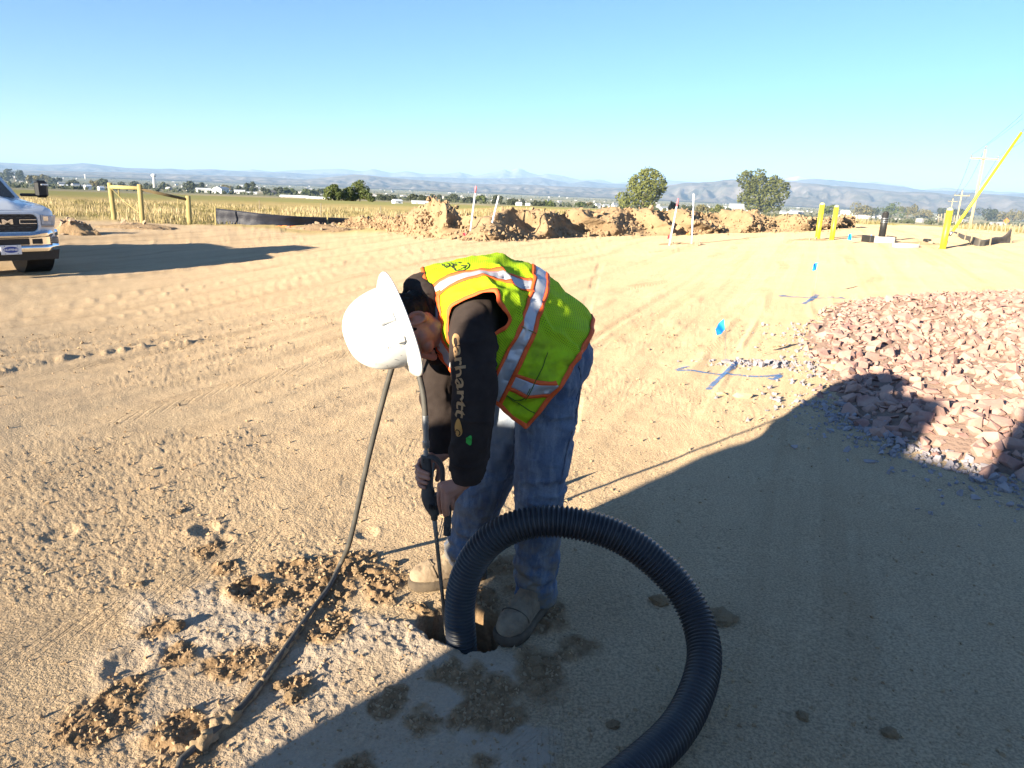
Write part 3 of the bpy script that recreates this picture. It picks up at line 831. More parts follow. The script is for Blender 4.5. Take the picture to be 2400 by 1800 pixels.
gable('farm_building', 633, 456, 22, 5, 4, 'dark roofed building above the silt fence', TANW, ROOFD, .8, .5)
gable('greenhouse', 690, 464, 60, 2.5, 1.5, 'very long pale roof in the left field', TANW, ROOFW, .16, -.12, 4)
gable('greenhouse', 745, 467, 50, 2.5, 1.5, 'second very long pale roof left of the willow clump', TANW, ROOFW, .16, -.12, 4)
gable('shed', 931, 477, 20, 6, 3, 'white shed with peaked roof left of the berm', WHITE, ROOFW, .8, .5, 1)
gable('shed', 986, 478, 40, 4, 2, 'long flat white shed behind the berm shoulder', WHITE, ROOFW, .4, .1)
gable('house', 1216, 482, 12, 5, 3, 'small white house beyond the berm, left of a pair', WHITE, ROOFW, .8, .4, 1)
gable('house', 1237, 482, 9, 4, 2, 'tiny white house beyond the berm, right of a pair', WHITE, ROOFW, .8, .4, 1)
gable('house', 1400, 488, 12, 7, 4, 'white gabled house left of the tall cottonwood', WHITE, ROOFG, .8, .7, 1)
gable('house', 1420, 489, 14, 6, 4, 'second white gabled house left of the tall cottonwood', WHITE, ROOFG, .8, .3, 1)
gable('house', 1440, 489, 12, 8, 4, 'white house touching the tall cottonwood limb', WHITE, ROOFG, .8, .7, 1)
gable('house', 1560, 494, 24, 6, 3, 'pale house between tall cottonwood and red-tipped stake', WHITE, ROOFG, .7, .3, 2)
gable('barn', 1724, 500, 32, 7, 14, 'grey-roofed barn beside the broad cottonwood', WHITE, ROOFG, .9, .15, 2)
gable('house', 1690, 494, 20, 6, 4, 'white house above the berm left of the grey barn', WHITE, ROOFW, .8, .4, 2)
gable('house', 1860, 501, 16, 5, 4, 'pale house right of the broad cottonwood', WHITE, ROOFG, .8, .4, 2)
gable('house', 1980, 503, 18, 6, 3, 'white house right of the two yellow bollards', WHITE, ROOFW, .8, .3, 2)
gable('house', 1835, 501, 12, 4, 3, 'small house just right of the broad cottonwood', WHITE, ROOFG, .8, .5, 1)
def water_tower(px, pbase, ptop, wpx, lab, D):
    d = ray(px, pbase); d = d / math.hypot(d[0], d[1]); P = np.array([0, 0, CAM_H]) + d * D; s = mpp(P)
    t = thing('water_tower', lab, 'water tower', P, 0, 'white water towers in the valley')
    h = (pbase - ptop) * s; w = wpx * s
    mb = MB(); mb.tube([(0, 0, -h * .6), (0, 0, h * .62), (0, 0, h * .72)], [w * .30, w * .26, w * .34], 16)
    part('column', mb, WHITE, t, True, False)
    mb = MB(); mb.tube([(0, 0, h * .68), (0, 0, h * .76), (0, 0, h * .88), (0, 0, h * .96), (0, 0, h)], [w * .3, w * .5, w * .5, w * .36, w * .05], 20)
    part('tank', mb, WHITE, t, True, False)
water_tower(361.5, 430, 408, 11, 'white water tower on a thick column left of centre', 2300)
water_tower(200, 416, 409, 5, 'tiny distant water tower above the truck mirror', 6000)

# the towns on the valley floor: too far to count
def town():
    r = np.random.default_rng(77); n = 420
    th = np.radians(r.uniform(-40, 40, n)); d = np.exp(r.uniform(math.log(2400), math.log(14000), n))
    x = d * np.sin(th); y = d * np.cos(th)
    k = fbm(x / 900, y / 900, 3, 5) > -.12
    x, y, d = x[k], y[k], d[k]; z = H0(x, y)
    V = []; Fs = []
    for i in range(len(x)):
        w = r.uniform(8, 22) * (1 + d[i] / 9000); h = r.uniform(3, 7) * (1 + d[i] / 9000); dp = r.uniform(8, 14); a = r.uniform(0, 3)
        c, s = math.cos(a), math.sin(a)
        q = np.array([(sx * w / 2, sy * dp / 2, zz) for zz in (-2, h) for sx, sy in ((-1, -1), (1, -1), (1, 1), (-1, 1))] + [(-w / 2, 0, h * 1.5), (w / 2, 0, h * 1.5)])
        q = np.stack([q[:, 0] * c - q[:, 1] * s + x[i], q[:, 0] * s + q[:, 1] * c + y[i], q[:, 2] + z[i]], -1)
        o = len(V) * 10; V.append(q)
        Fs += [(o, o + 1, o + 5, o + 4), (o + 1, o + 2, o + 6, o + 5), (o + 2, o + 3, o + 7, o + 6), (o + 3, o, o + 4, o + 7), (o + 4, o + 5, o + 9, o + 8), (o + 7, o + 8, o + 9, o + 6), (o + 4, o + 8, o + 7), (o + 5, o + 6, o + 9)]
    ob = link('distant_town', fast_mesh('distant_town', np.concatenate(V), Fs), M('town', (.46, .44, .42), .7, (.26, .25, .24), .01))
    ob['kind'] = 'stuff'; ob['label'] = 'pale specks of distant houses across the valley floor'
    # and their trees
    n = 5200
    th = np.radians(r.uniform(-42, 42, n)); d = np.exp(r.uniform(math.log(1500), math.log(13000), n))
    x = d * np.sin(th); y = d * np.cos(th)
    k = fbm(x / 500 + 9, y / 500, 3, 15) > -.05
    x, y, d = x[k], y[k], d[k]; s = r.uniform(2.2, 5.0, len(x)) * (1 + d / 9000); z = H0(x, y)
    pr = [rock_proto(500 + i, 1, (1, 1, .8), .4) for i in range(4)]
    P = np.stack([x, y, z + s * .55], -1)
    Vt, Ft = scatter(P, s, pr, r)
    ob = link('distant_wood', fast_mesh('distant_wood', Vt, Ft), LEAF_D); ob['kind'] = 'stuff'; ob['label'] = 'dark tree belts across the valley floor'
town()

# ------------------------------------------------------------------ dry grass
def grass():
    r = np.random.default_rng(33)
    pts = []
    def area(n, xr, yr, keep):
        x = r.uniform(*xr, n); y = r.uniform(*yr, n); k = keep(x, y); return x[k], y[k]
    x1, y1 = area(150000, (-48, 0), (30, 62), lambda x, y: (fieldmask(x, y) > .6) & (r.random(len(x)) < np.clip(1.25 - (y - 32) / 34, .1, 1) * np.clip(.75 + 1.4 * fbm(x * .22, y * .5, 3, 83), .12, 1)) & (x > -1.15 * y))
    x2, y2 = area(60000, (22, 60), (20, 75), lambda x, y: (fieldmask(x, y) > .55) & (x < 1.0 * y + 6) & (r.random(len(x)) < .8))
    x3, y3 = area(16000, (-3, 40), (27, 80), lambda x, y: (fieldmask(x, y) > .6) & (r.random(len(x)) < .35) & (x < .8 * y))
    sf = np.array([hit(p, q)[:2] for p, q in ((504, 526), (640, 528), (767, 528), (860, 524), (905, 521))])
    k1 = (y1 > np.interp(x1, sf[:, 0], sf[:, 1]) + .25) | (x1 < sf[0, 0] - .1); x1, y1 = x1[k1], y1[k1]
    x = np.concatenate([x1, x2, x3]); y = np.concatenate([y1, y2, y3]); n = len(x)
    z = H0(x, y) + micro(x, y) - .03
    cl = fbm(x * .35, y * .35, 3, 81)
    hgt = r.uniform(.10, .34, n) * (1 + .9 * cl) * np.where(x > 10, 1.35, 1.0)
    V = []
    a = r.uniform(0, 6.28, n); lean = r.uniform(.05, .4, n)[:, None]
    w = r.uniform(.004, .010, n)[:, None] * (1 + np.hypot(x, y)[:, None] / 60)
    dx = np.stack([np.cos(a), np.sin(a), np.zeros(n)], -1); dw = np.stack([-np.sin(a), np.cos(a), np.zeros(n)], -1)
    P = np.stack([x, y, z], -1); up = np.array([0, 0, 1.])
    hh = hgt[:, None]
    V = np.stack([P - dw * w, P + dw * w, P + dx * lean * hh * .4 + up * hh * .6 + dw * w * .8, P + dx * lean * hh * .4 + up * hh * .6 - dw * w * .8, P + dx * lean * hh * 1.1 + up * hh], 1)
    o = np.arange(n)[:, None] * 5
    F3 = np.concatenate([o + [0, 1, 2], o + [0, 2, 3], o + [3, 2, 4]])
    me = fast_mesh('dry_grass', V.reshape(-1, 3), F3)
    at_ = me.attributes.new('tone', 'FLOAT', 'POINT'); at_.data.foreach_set('value', np.repeat(np.clip(.45 + .9 * cl + r.normal(0, .28, n), 0, 1), 5).astype(np.float32))
    mt, nt, b = newmat('dry_grass'); k = N(nt)
    c = k.ramp(k.attr('tone'), [(0., (.17, .16, .06)), (.4, (.34, .27, .12)), (1., (.60, .47, .27))])
    k.l(c, b.inputs['Base Color']); b.inputs['Roughness'].default_value = .8; b.inputs['Specular IOR Level'].default_value = .2
    tr = k.n('BsdfTranslucent'); k.l(c, tr.inputs[0]); ms = k.n('MixShader'); ms.inputs[0].default_value = .25
    k.l(b.outputs[0], ms.inputs[1]); k.l(tr.outputs[0], ms.inputs[2]); k.l(ms.outputs[0], nt.nodes['Material Output'].inputs[0])
    ob = link('dry_grass', me, mt); ob['kind'] = 'stuff'; ob['label'] = 'tall dry straw-coloured grass along the field edges'
    print('grass', n)
grass()

# ================================================================== MIDDLE DISTANCE
WOOD = M('treated_wood', (.46, .38, .17), .85, (.36, .28, .12), 5, .5, 30, stretch=(4, 4, .6), spec=.2)
WOODG = M('weathered_wood', (.36, .29, .20), .9, (.24, .19, .13), 6, .5, 30, stretch=(4, 4, .5), spec=.15)
WOODD = M('rail_wood', (.20, .15, .08), .85, (.13, .095, .05), 6, .4, 30, spec=.2)
STEEL = M('galvanised_steel', (.55, .56, .57), .4, (.42, .43, .44), 8, metal=.9)
WIRE = M('wire', (.30, .30, .29), .5, (.22, .22, .21), 8, metal=.6)
TPOST = M('steel_post', (.16, .18, .14), .7, (.22, .17, .12), 6)
# ------- timber H-brace
def rnd_post(mb, a, b, r, n=12):
    a = np.asarray(a); b = np.asarray(b); d = b - a
    mb.tube([a, a + d * .3, a + d * .98, b], [r * 1.03, r, r * .97, r * .86], n)
def Wp(px, py, Y):
    return at(px, py, Y)
pb = [hit(269, 516), hit(334, 521), hit(444, 522)]
t = thing('fence_brace', 'yellowish treated timber fence brace of three posts at the field edge', 'fence', pb[1])
tops = [at(257, 428, pb[0][1]), at(327, 432, pb[1][1]), at(440.5, 459, pb[2][1])]
for a, b in zip(pb, tops):
    mb = MB(); rnd_post(mb, a - [0, 0, .4], b, 5.6 * mpp(a)); part('post', mb, WOOD, t, True)
mb = MB(); mb.tube([at(258, 438, pb[0][1]), at(328, 441, pb[1][1])], 4.2 * mpp(pb[0]), 10); part('rail', mb, WOOD, t, True)
mb = MB(); mb.tube([at(331, 444, pb[1][1]), at(441, 468, pb[2][1])], 3.4 * mpp(pb[1]), 10); part('rail', mb, WOODD, t, True)
mb = MB(); mb.tube(catmull([at(259, 440, pb[0][1] - .1), at(292, 472, pb[0][1] - .1), at(330, 501, pb[1][1] - .1)], 10), .9 * mpp(pb[0]), 6); part('brace_wire', mb, WOOD, t, True)
mb = MB(); mb.tube([at(276, 437, pb[0][1] - .1), at(280, 460, pb[0][1] - .1)], 1.3 * mpp(pb[0]), 6); part('twist_stick', mb, WOOD, t, True)
# ------- wire fence posts in the field
for k, (px, y0, y1, lab, mt) in enumerate([(417, 461, 486, 'thin stake hanging by the sloping brace rail', WOOD), (608, 470, 502, 'thin fence post above the middle of the black silt fence', WOODG), (752, 476, 512, 'thin steel post above the right half of the silt fence', TPOST), (892, 483, 508, 'thin steel post left of the berm', TPOST), (94, 430, 482, 'thin marker post beside the truck mirror', WOOD)]):
    P = hit(px, y1); mb = MB(); w = 1.1 * mpp(P); mb.box((0, 0, 0), (w * 2, w * 2, .9)); 
    top = at(px, y0, P[1]); mb = MB(); mb.tube([P - [0, 0, .3], top], [w, w * .9], 6)
    single('fence_post', mb, mt, lab, 'fence post', P, 'thin posts of the field fence')
# ------- black silt fence on the left
def silt_fence(lab, pts, stakes, mt, stake_mt, sag=.05, group=None, seed=1):
    base = np.array([hit(p[0], p[1]) for p in pts]); n = 60
    tp = np.array([at(p[0], p[2], b[1]) for p, b in zip(pts, base)])
    B = catmull(base - [0, 0, .15], n); T = catmull(tp, n)
    t = thing('silt_fence', lab, 'silt fence', base[0], 0, group)
    rows = []
    for j in np.linspace(0, 1, 9):
        P = B * (1 - j) + T * j
        wob = fbm(np.arange(n) * .35, np.full(n, j * 1.5), 3, seed) * .10 * (1 - .5 * j)
        P = P + np.stack([wob * .3, -np.abs(wob) - .02 * math.sin(j * 9), 0 * wob], -1)
        rows.append(P)
    rows = np.array(rows)
    V = np.concatenate([rows, rows[::-1] + [0, .012, 0]]).reshape(-1, 3)
    R2 = V.reshape(18, n, 3)
    idx = np.arange(18 * n).reshape(18, n); nxt = np.roll(idx, -1, 0)
    Fq = np.stack([idx[:, :-1], idx[:, 1:], nxt[:, 1:], nxt[:, :-1]], -1).reshape(-1, 4)
    part('fabric', (V, Fq), mt, t, True)
    for (px, yb, yt) in stakes:
        P = hit(px, yb); top = at(px - (0 if px < 1500 else -3), yt, P[1] + .04)
        P = P + [0, .04, 0]; s = mpp(P)
        mb = MB(); mb.tube([P - [0, 0, .2], top], [1.7 * s, 1.6 * s], 4, up=(1, 1, 0)); part('stake', mb, stake_mt, t)
    return t
SILT = M('silt_fabric', (.018, .020, .032), .55, (.03, .03, .04), 3, .5, 8, stretch=(1, 1, 4), bdist=.02)
SILTG = M('silt_fabric_dusty', (.16, .14, .115), .7, (.10, .09, .08), 3, .4, 8, bdist=.02)
silt_fence('black silt fence at the left field edge beside the timber brace', [(505, 524, 488), (560, 526, 494), (620, 528, 501), (700, 529, 507), (780, 527, 510), (862, 524, 514), (900, 521, 514)],
           [(504, 526, 483), (640, 528, 487), (767, 528, 496), (860, 524, 502)], SILT, WOOD)
silt_fence('dusty grey silt fence strung behind the third yellow bollard', [(2233, 545, 541), (2245, 552, 545), (2262, 562, 551), (2285, 575, 556), (2306, 577, 562), (2330, 573, 556), (2352, 571, 553), (2370, 570, 534)],
           [(2372, 571, 532), (2262, 563, 545), (2276, 574, 550), (2296, 576, 548), (2243, 555, 543), (2322, 576, 545)], SILTG, WOODG, seed=4)

# ------- berm of dug earth
BST = [(770, 529, 533), (810, 520, 534), (850, 508, 536), (885, 505, 540), (915, 512, 545), (950, 500, 549), (985, 482, 553), (1018, 470, 558), (1055, 478, 562), (1085, 494, 564), (1115, 506, 566), (1150, 496, 567), (1178, 486, 566), (1215, 497, 564), (1260, 490, 562), (1300, 497, 560), (1345, 488, 559), (1390, 494, 558), (1430, 486, 557), (1475, 490, 557),
       (1520, 488, 556), (1565, 494, 556), (1605, 492, 555), (1650, 498, 553), (1690, 496, 551), (1730, 500, 550), (1770, 500, 549), (1810, 505, 548), (1850, 505, 547), (1900, 511, 545), (1950, 511, 540), (2000, 511, 534), (2040, 511, 526), (2068, 513, 519)]
EARTH = M('dug_earth', (.35, .245, .145), .95, (.25, .17, .10), 1.6, .9, 9, spec=.1, bdist=.05)
def berm():
    toe = []; B2 = []
    for p in BST:
        q = hit(p[0], p[2]); dd = math.hypot(q[0], q[1])
        if dd < 62 and (not toe or np.linalg.norm(q - toe[-1]) < 12): toe.append(q); B2.append(p)
    toe = np.array(toe) + [0, .55, 0]; n = 620; print('berm length', np.linalg.norm(np.diff(toe, axis=0), axis=1).sum(), len(toe))
    cr = []
    for p, q in zip(B2, toe):
        hh = (p[2] - p[1]) * mpp(q); Y = q[1] + 1.15 * hh + .35
        c = at(p[0], p[1], Y); cr.append(c)
    cr = np.array(cr)
    u = np.concatenate([[0], np.cumsum(np.linalg.norm(np.diff(toe[:, :2], axis=0), axis=1))])
    uu = np.linspace(0, u[-1], n)
    T = np.stack([np.interp(uu, u, toe[:, i]) for i in range(3)], -1); C = np.stack([np.interp(uu, u, cr[:, i]) for i in range(3)], -1)
    # soften the kinks
    ker = np.hanning(9); ker /= ker.sum()
    for A in (T, C):
        for i in range(3): A[4:-4, i] = np.convolve(A[:, i], ker, 'valid')
    Bk = 2 * C - T; Bk[:, 2] = H0(Bk[:, 0], Bk[:, 1])
    rows = []
    for j in np.concatenate([np.linspace(0, 1, 26), np.linspace(1, 2, 14)[1:]]):
        P = T * (1 - j) + C * j if j <= 1 else C * (2 - j) + Bk * (j - 1)
        sh = min(j, 2 - j)
        rows.append(P)
    P = np.array(rows)
    jj = np.concatenate([np.linspace(0, 1, 26), np.linspace(1, 2, 14)[1:]])[:, None]
    hh = (C[:, 2] - T[:, 2])[None]
    s = uu[None] + 0 * jj
    prof = np.sin(np.clip(jj, 0, 2) * math.pi / 2)
    # heaps tipped side by side: spurs running down to the toe, slanted like the shadows between them
    ph = s * 1.0 + jj * .9 + fbm(s * .35, jj, 2, 91) * 1.2
    spur = np.abs(((ph / 2.3) % 1) - .38); spur = np.where(((ph / 2.3) % 1) < .38, spur / .38, spur / .62)
    base = H0(P[..., 0], P[..., 1])
    lump = np.maximum(fbm(P[..., 0] * 3.2, P[..., 1] * 3.2 + P[..., 2] * 2, 4, 95), -.15)
    dz = (-.30 * spur * prof * (1 - sstep(jj, .55, 1)) * hh) + fbm(P[..., 0] * 1.1, P[..., 1] * 1.1 + P[..., 2], 4, 93) * .20 * prof + lump * .15 * prof
    P[..., 2] = np.maximum(P[..., 2] + dz, base - .05)
    P[..., 1] -= np.where(jj < 1, ((1 - spur) ** 1.3 * 1.3 - .3) * np.sin(np.clip(jj, 0, 1) * math.pi * .85) * hh, 0) + lump * .14 * prof
    P[..., 0] += np.where(jj < 1, (1 - spur) ** 1.3 * .25 * np.sin(np.clip(jj, 0, 1) * math.pi * .85) * hh, 0)
    P[0, :, 2] -= .15; P[-1, :, 2] -= .2
    m_, n_, _ = P.shape
    idx = np.arange(m_ * n_).reshape(m_, n_)
    Fq = np.stack([idx[:-1, :-1], idx[:-1, 1:], idx[1:, 1:], idx[1:, :-1]], -1).reshape(-1, 4)
    t = thing('earth_berm', 'long ridge of dug earth and clods across the middle distance', 'berm', T[n // 3])
    part('mound', (P.reshape(-1, 3), Fq), EARTH, t, True)
    # clods over it
    r = np.random.default_rng(12)
    N_ = 5200
    a = r.integers(0, 29, N_); b = r.integers(0, n_, N_)
    Q = P[a, b] + r.normal(0, .06, (N_, 3)) * [1, 1, .3]
    extra = T[r.integers(0, n, 500)] + np.stack([r.normal(0, .3, 500), -np.abs(r.normal(0, .35, 500)), np.zeros(500)], -1)
    extra[:, 2] = H0(extra[:, 0], extra[:, 1])
    Q = np.concatenate([Q, extra])
    s_ = np.exp(r.normal(math.log(.036), .5, len(Q))); s_ = np.clip(s_, .018, .13); Q[:, 2] += s_ * .35
    keep = r.random(len(Q)) < .5 + .5 * (fbm(Q[:, 0] * .9, Q[:, 1] * .9, 2, 97) > -.1)
    Q, s_ = Q[keep], s_[keep]
    vis = s_ / np.hypot(Q[:, 0], Q[:, 1])
    o_ = np.argsort(-vis); big = o_[:260]; rest = o_[260:]
    V, Fc = scatter(Q[rest], s_[rest], CRUMB, r)
    st = part('loose_clods', (V, Fc), M('berm_clod', (.39, .275, .165), .95, (.28, .19, .115), 3, .5, 20, spec=.1, bdist=.02), t); st['kind'] = 'stuff'
    mes = []
    for i in range(6):
        Vp, Fp = rock_proto(700 + i, 2, (1, .85, .75), .25); me = fast_mesh('clod', Vp, Fp); me.materials.append(MATS['berm_clod']); mes.append(me)
    o0 = ORG[t.name]
    for i in big:
        c = link('clod', mes[r.integers(6)], None, t, tuple(Q[i] - o0)); c.scale = (s_[i],) * 3; c.rotation_euler = tuple(r.uniform(0, 6, 3))
berm()
def heap(name, lab, px, py, w, h, seed, mat, nst=30, ss=.07):
    """a small dirt heap with stones on it"""
    P = hit(px, py); n = 48; r = np.random.default_rng(seed)
    g = np.linspace(-1.25, 1.25, n); X, Y = np.meshgrid(g, g)
    d = np.hypot(X, Y) + fbm(X * 1.7, Y * 1.7, 3, seed) * .35
    Z = h * np.clip(1 - d, 0, 1) ** .8 * (1 + .25 * fbm(X * 5, Y * 5, 3, seed + 1)) - .05 * (d > 1)
    Xw = P[0] + X * w; Yw = P[1] + w * .5 + Y * w * .7
    Zw = H0(Xw, Yw) + Z
    idx = np.arange(n * n).reshape(n, n); Fq = np.stack([idx[:-1, :-1], idx[:-1, 1:], idx[1:, 1:], idx[1:, :-1]], -1).reshape(-1, 4)
    t = thing(name, lab, 'dirt heap', P)
    part('mound', (np.stack([Xw, Yw, Zw], -1).reshape(-1, 3), Fq), mat, t, True)
    for k in range(nst):
        a = r.uniform(0, 6.28); q = r.uniform(.1, 1.1); x = P[0] + math.cos(a) * q * w; y = P[1] + w * .5 + math.sin(a) * q * w * .7
        i = int(np.clip((y - P[1] - w * .5) / (w * .7) / 2.5 * (n - 1) + (n - 1) / 2, 0, n - 1)); j = int(np.clip((x - P[0]) / w / 2.5 * (n - 1) + (n - 1) / 2, 0, n - 1))
        s_ = ss * math.exp(r.normal(0, .4)) * (1.3 if k < 3 else 1); s_ = min(s_, .13)
        V, Fc = rock_proto(900 + k % 7, 2, (1.2, .9, .6), .2)
        mb = (V * s_ @ rot_rand(r).T + [x, y, Zw[i, j] + s_ * .25], Fc)
        part('stone', mb, M('field_stone', (.42, .31, .22), .9, (.30, .22, .15), 6, .5, 30, spec=.15), t)
    return t
heap('dirt_heap', 'small heap of earth and stones right of the truck', 158, 549, .75, .48, 3, EARTH, 26, .07)
heap('dirt_heap', 'low spread of scraped earth below the timber brace', 300, 535, 1.5, .16, 5, EARTH, 16, .05)
heap('dirt_heap', 'low earth bank at the foot of the black silt fence', 740, 540, 1.6, .2, 6, EARTH, 30, .05)
for k, (px, py, w, h, lab) in enumerate([(1142, 559, .35, .14, 'little mound at the foot of the leaning white stake'), (1600, 577, .8, .07, 'little ridge of soil at the foot of the right stakes'), (2172, 575, .7, .10, 'low mound of soil beside the concrete ring'), (1910, 566, .7, .08, 'low mound of soil at the foot of the two yellow bollards')]):
    heap('dirt_heap', lab, px, py, w, h, 20 + k, EARTH, 8, .035)

# ------- marker stakes (white pipes)
PVC = M('white_pipe', (.74, .73, .70), .45, (.66, .65, .62), 3)
PINK = M('pink_paint', (.72, .19, .22), .6, (.62, .14, .17), 5)
ORANGE_P = M('orange_paint', (.80, .25, .07), .6, (.7, .2, .06), 5)
for k, (xb, yb, xt, yt, pink, lab) in enumerate([(1099, 559, 1116, 436, 16, 'tall white pipe stake with pink tip, first of the left pair'), (1141, 560, 1169, 459, 0, 'leaning plain white stake, second of the left pair'), (1567, 577, 1590, 465, 18, 'leaning white stake with red tip, first of the right pair'), (1622, 574, 1626, 454, 0, 'upright plain white stake, second of the right pair')]):
    P = hit(xb, yb); T = at(xt, yt, P[1]); s = mpp(P)
    t = thing('marker_stake', lab, 'stake', P, 0, 'white marker stakes before the berm')
    d = T - P; f = 1 - (pink / (yb - yt))
    mb = MB(); mb.tube([P - [0, 0, .2], P + d * f], 2.1 * s, 10); part('pipe', mb, PVC, t, True)
    mb = MB(); mb.tube([P + d * f, T - d * .004, T], [2.2 * s, 2.2 * s, 1.2 * s], 10); part('tip', mb, PINK if pink else PVC, t, True)
# ------- pin flags
BLUE = M('blue_flag', (.012, .26, .78), .55, (.01, .22, .68), 6)
REDF = M('red_flag', (.75, .06, .09), .55, (.65, .05, .07), 6)
ORGF = M('orange_flag', (.85, .30, .10), .55, (.75, .25, .08), 6)
def pin_flag(lab, base, poly, mat, droop=.04, group='small wire pin flags'):
    """base pixel of the wire, flag outline in pixels (hung at the same depth)"""
    P = hit(*base); s = mpp(P); Y = P[1]
    C = np.array([at(x, y, Y) for x, y in poly])
    t = thing('pin_flag', lab, 'flag', P, 0, group)
    top = C[0]
    mb = MB(); mb.tube(catmull([P - [0, 0, .1], (P + top) / 2 + [.01, 0, 0], top], 6), .0018 if Y < 14 else .003, 6); part('wire', mb, WIRE, t, True)
    # curled sheet: bilinear patch from four corners
    n = 10; a, b, c, d = C[0], C[1], C[2], C[3]
    u = np.linspace(0, 1, n)[None, :, None]; v = np.linspace(0, 1, n)[:, None, None]
    S = (a * (1 - u) + b * u) * (1 - v) + (d * (1 - u) + c * u) * v
    S = S + np.array([0, 1., 0]) * (np.sin(u * 5 + v * 2) * droop * u)
    V = np.concatenate([S.reshape(-1, 3), S.reshape(-1, 3) + [0, .002, 0]])
    idx = np.arange(n * n).reshape(n, n); q = np.stack([idx[:-1, :-1], idx[:-1, 1:], idx[1:, 1:], idx[1:, :-1]], -1).reshape(-1, 4)
    part('flag_sheet', (V, np.concatenate([q, q[:, ::-1] + n * n])), mat, t, True)
    return t
pin_flag('bright blue pin flag over the nearer painted cross', (1699, 868), [(1697, 747), (1674, 770), (1682, 787), (1700, 772)], BLUE)
pin_flag('blue pin flag over the farther painted cross', (1906, 698), [(1917, 615), (1904, 619), (1905, 635), (1913, 632)], BLUE)
pin_flag('small blue flag right of the two yellow bollards', (1994, 572), [(1996, 548), (1988, 549), (1987, 562), (1996, 563)], BLUE)
pin_flag('tiny dark blue flag left of the concrete block', (2041, 566), [(2043, 550), (2040, 553), (2039, 560), (2042, 560)], BLUE)
pin_flag('blue flag half hidden behind the near trouser leg', (1218, 1178), [(1232, 1112), (1210, 1138), (1230, 1150), (1236, 1140)], BLUE, .01)
pin_flag('red flag at the foot of the first white stake', (1090, 560), [(1092, 545), (1084, 546), (1085, 552), (1092, 552)], REDF)
pin_flag('red flag at the foot of the leaning red-tipped stake', (1565, 572), [(1570, 548), (1565, 553), (1564, 560), (1570, 559)], REDF)
pin_flag('orange flag lying between the right pair of stakes', (1612, 556), [(1617, 545), (1609, 546), (1608, 551), (1616, 552)], ORGF)
pin_flag('orange flag at the foot of the leaning plain stake', (1150, 562), [(1152, 551), (1145, 553), (1146, 559), (1153, 560)], ORGF)
# scraps of orange netting by the silt fence
mb = MB(); g = hit(675, 535)
for k in range(14):
    a = rng.uniform(0, 3); p = g + [rng.uniform(-.5, .5), rng.uniform(-.2, .2), .04]
    mb.tube(catmull([p, p + [.15, .02, .05], p + [.3, .05, .0]], 6), .012, 4)
single('netting_scrap', mb, ORGF, 'scrap of orange netting on the bank below the silt fence', 'netting', g)

# ------- spray-painted crosses
def paint_mat():
    mt, nt, b = newmat('blue_spray'); k = N(nt); P = k.coord()
    b.inputs['Base Color'].default_value = (.10, .27, .56, 1); b.inputs['Roughness'].default_value = .9
    f = k.ramp(k.math('ADD', k.math('MULTIPLY', k.noise(P, 55, 3, .7), .6), k.math('MULTIPLY', k.noise(P, 7, 3, .6), .45)), [(.41, 0.), (.58, .92)])
    tr = k.n('BsdfTransparent'); ms = k.n('MixShader'); k.l(f, ms.inputs[0]); k.l(tr.outputs[0], ms.inputs[1]); k.l(b.outputs[0], ms.inputs[2])
    k.l(ms.outputs[0], nt.nodes['Material Output'].inputs[0]); return mt
PAINT = paint_mat()
def cross(lab, strokes, w):
    g0 = G(*strokes[0][0]); base = np.array([g0[0], g0[1], gz(*g0)]); V = []; Fq = []; o = 0
    for st in strokes:
        pts = catmull(np.array([G(*p) for p in st]), 40)
        d = np.gradient(pts, axis=0); d /= np.linalg.norm(d, axis=1, keepdims=True) + 1e-9; nn = np.stack([-d[:, 1], d[:, 0]], -1)
        for j, k in enumerate(np.linspace(-1, 1, 7)):
            q = pts + nn * k * w * .5; V.append(np.stack([q[:, 0], q[:, 1], HF(q[:, 0], q[:, 1]) + .005], -1))
        idx = np.arange(7 * 40).reshape(7, 40) + o; o += 280
        Fq.append(np.stack([idx[:-1, :-1], idx[:-1, 1:], idx[1:, 1:], idx[1:, :-1]], -1).reshape(-1, 4))
    V = np.concatenate(V)
    ob = single('painted_cross', (V, np.concatenate(Fq)), PAINT, lab, 'paint mark', base, 'blue sprayed marks on the dirt', True)
cross('blue sprayed cross on the dirt beside the gravel fringe', [[(1586, 868), (1640, 872), (1710, 878), (1780, 884), (1830, 880)], [(1728, 848), (1705, 870), (1680, 892), (1660, 912)], [(1586, 868), (1600, 862), (1614, 860)], [(1830, 880), (1815, 890), (1800, 888)], [(1720, 852), (1716, 866)]], .048)
cross('smaller blue sprayed cross farther back on the dirt', [[(1826, 693), (1860, 694), (1910, 696), (1980, 697)], [(1916, 688), (1900, 702), (1882, 711)], [(1826, 693), (1842, 690)], [(1980, 697), (1966, 694)]], .07)
0 and cross('faint smear of blue spray beside the near boot', [[(1310, 1440), (1350, 1455), (1390, 1440)], [(1330, 1470), (1360, 1460), (1400, 1430)]], .05)

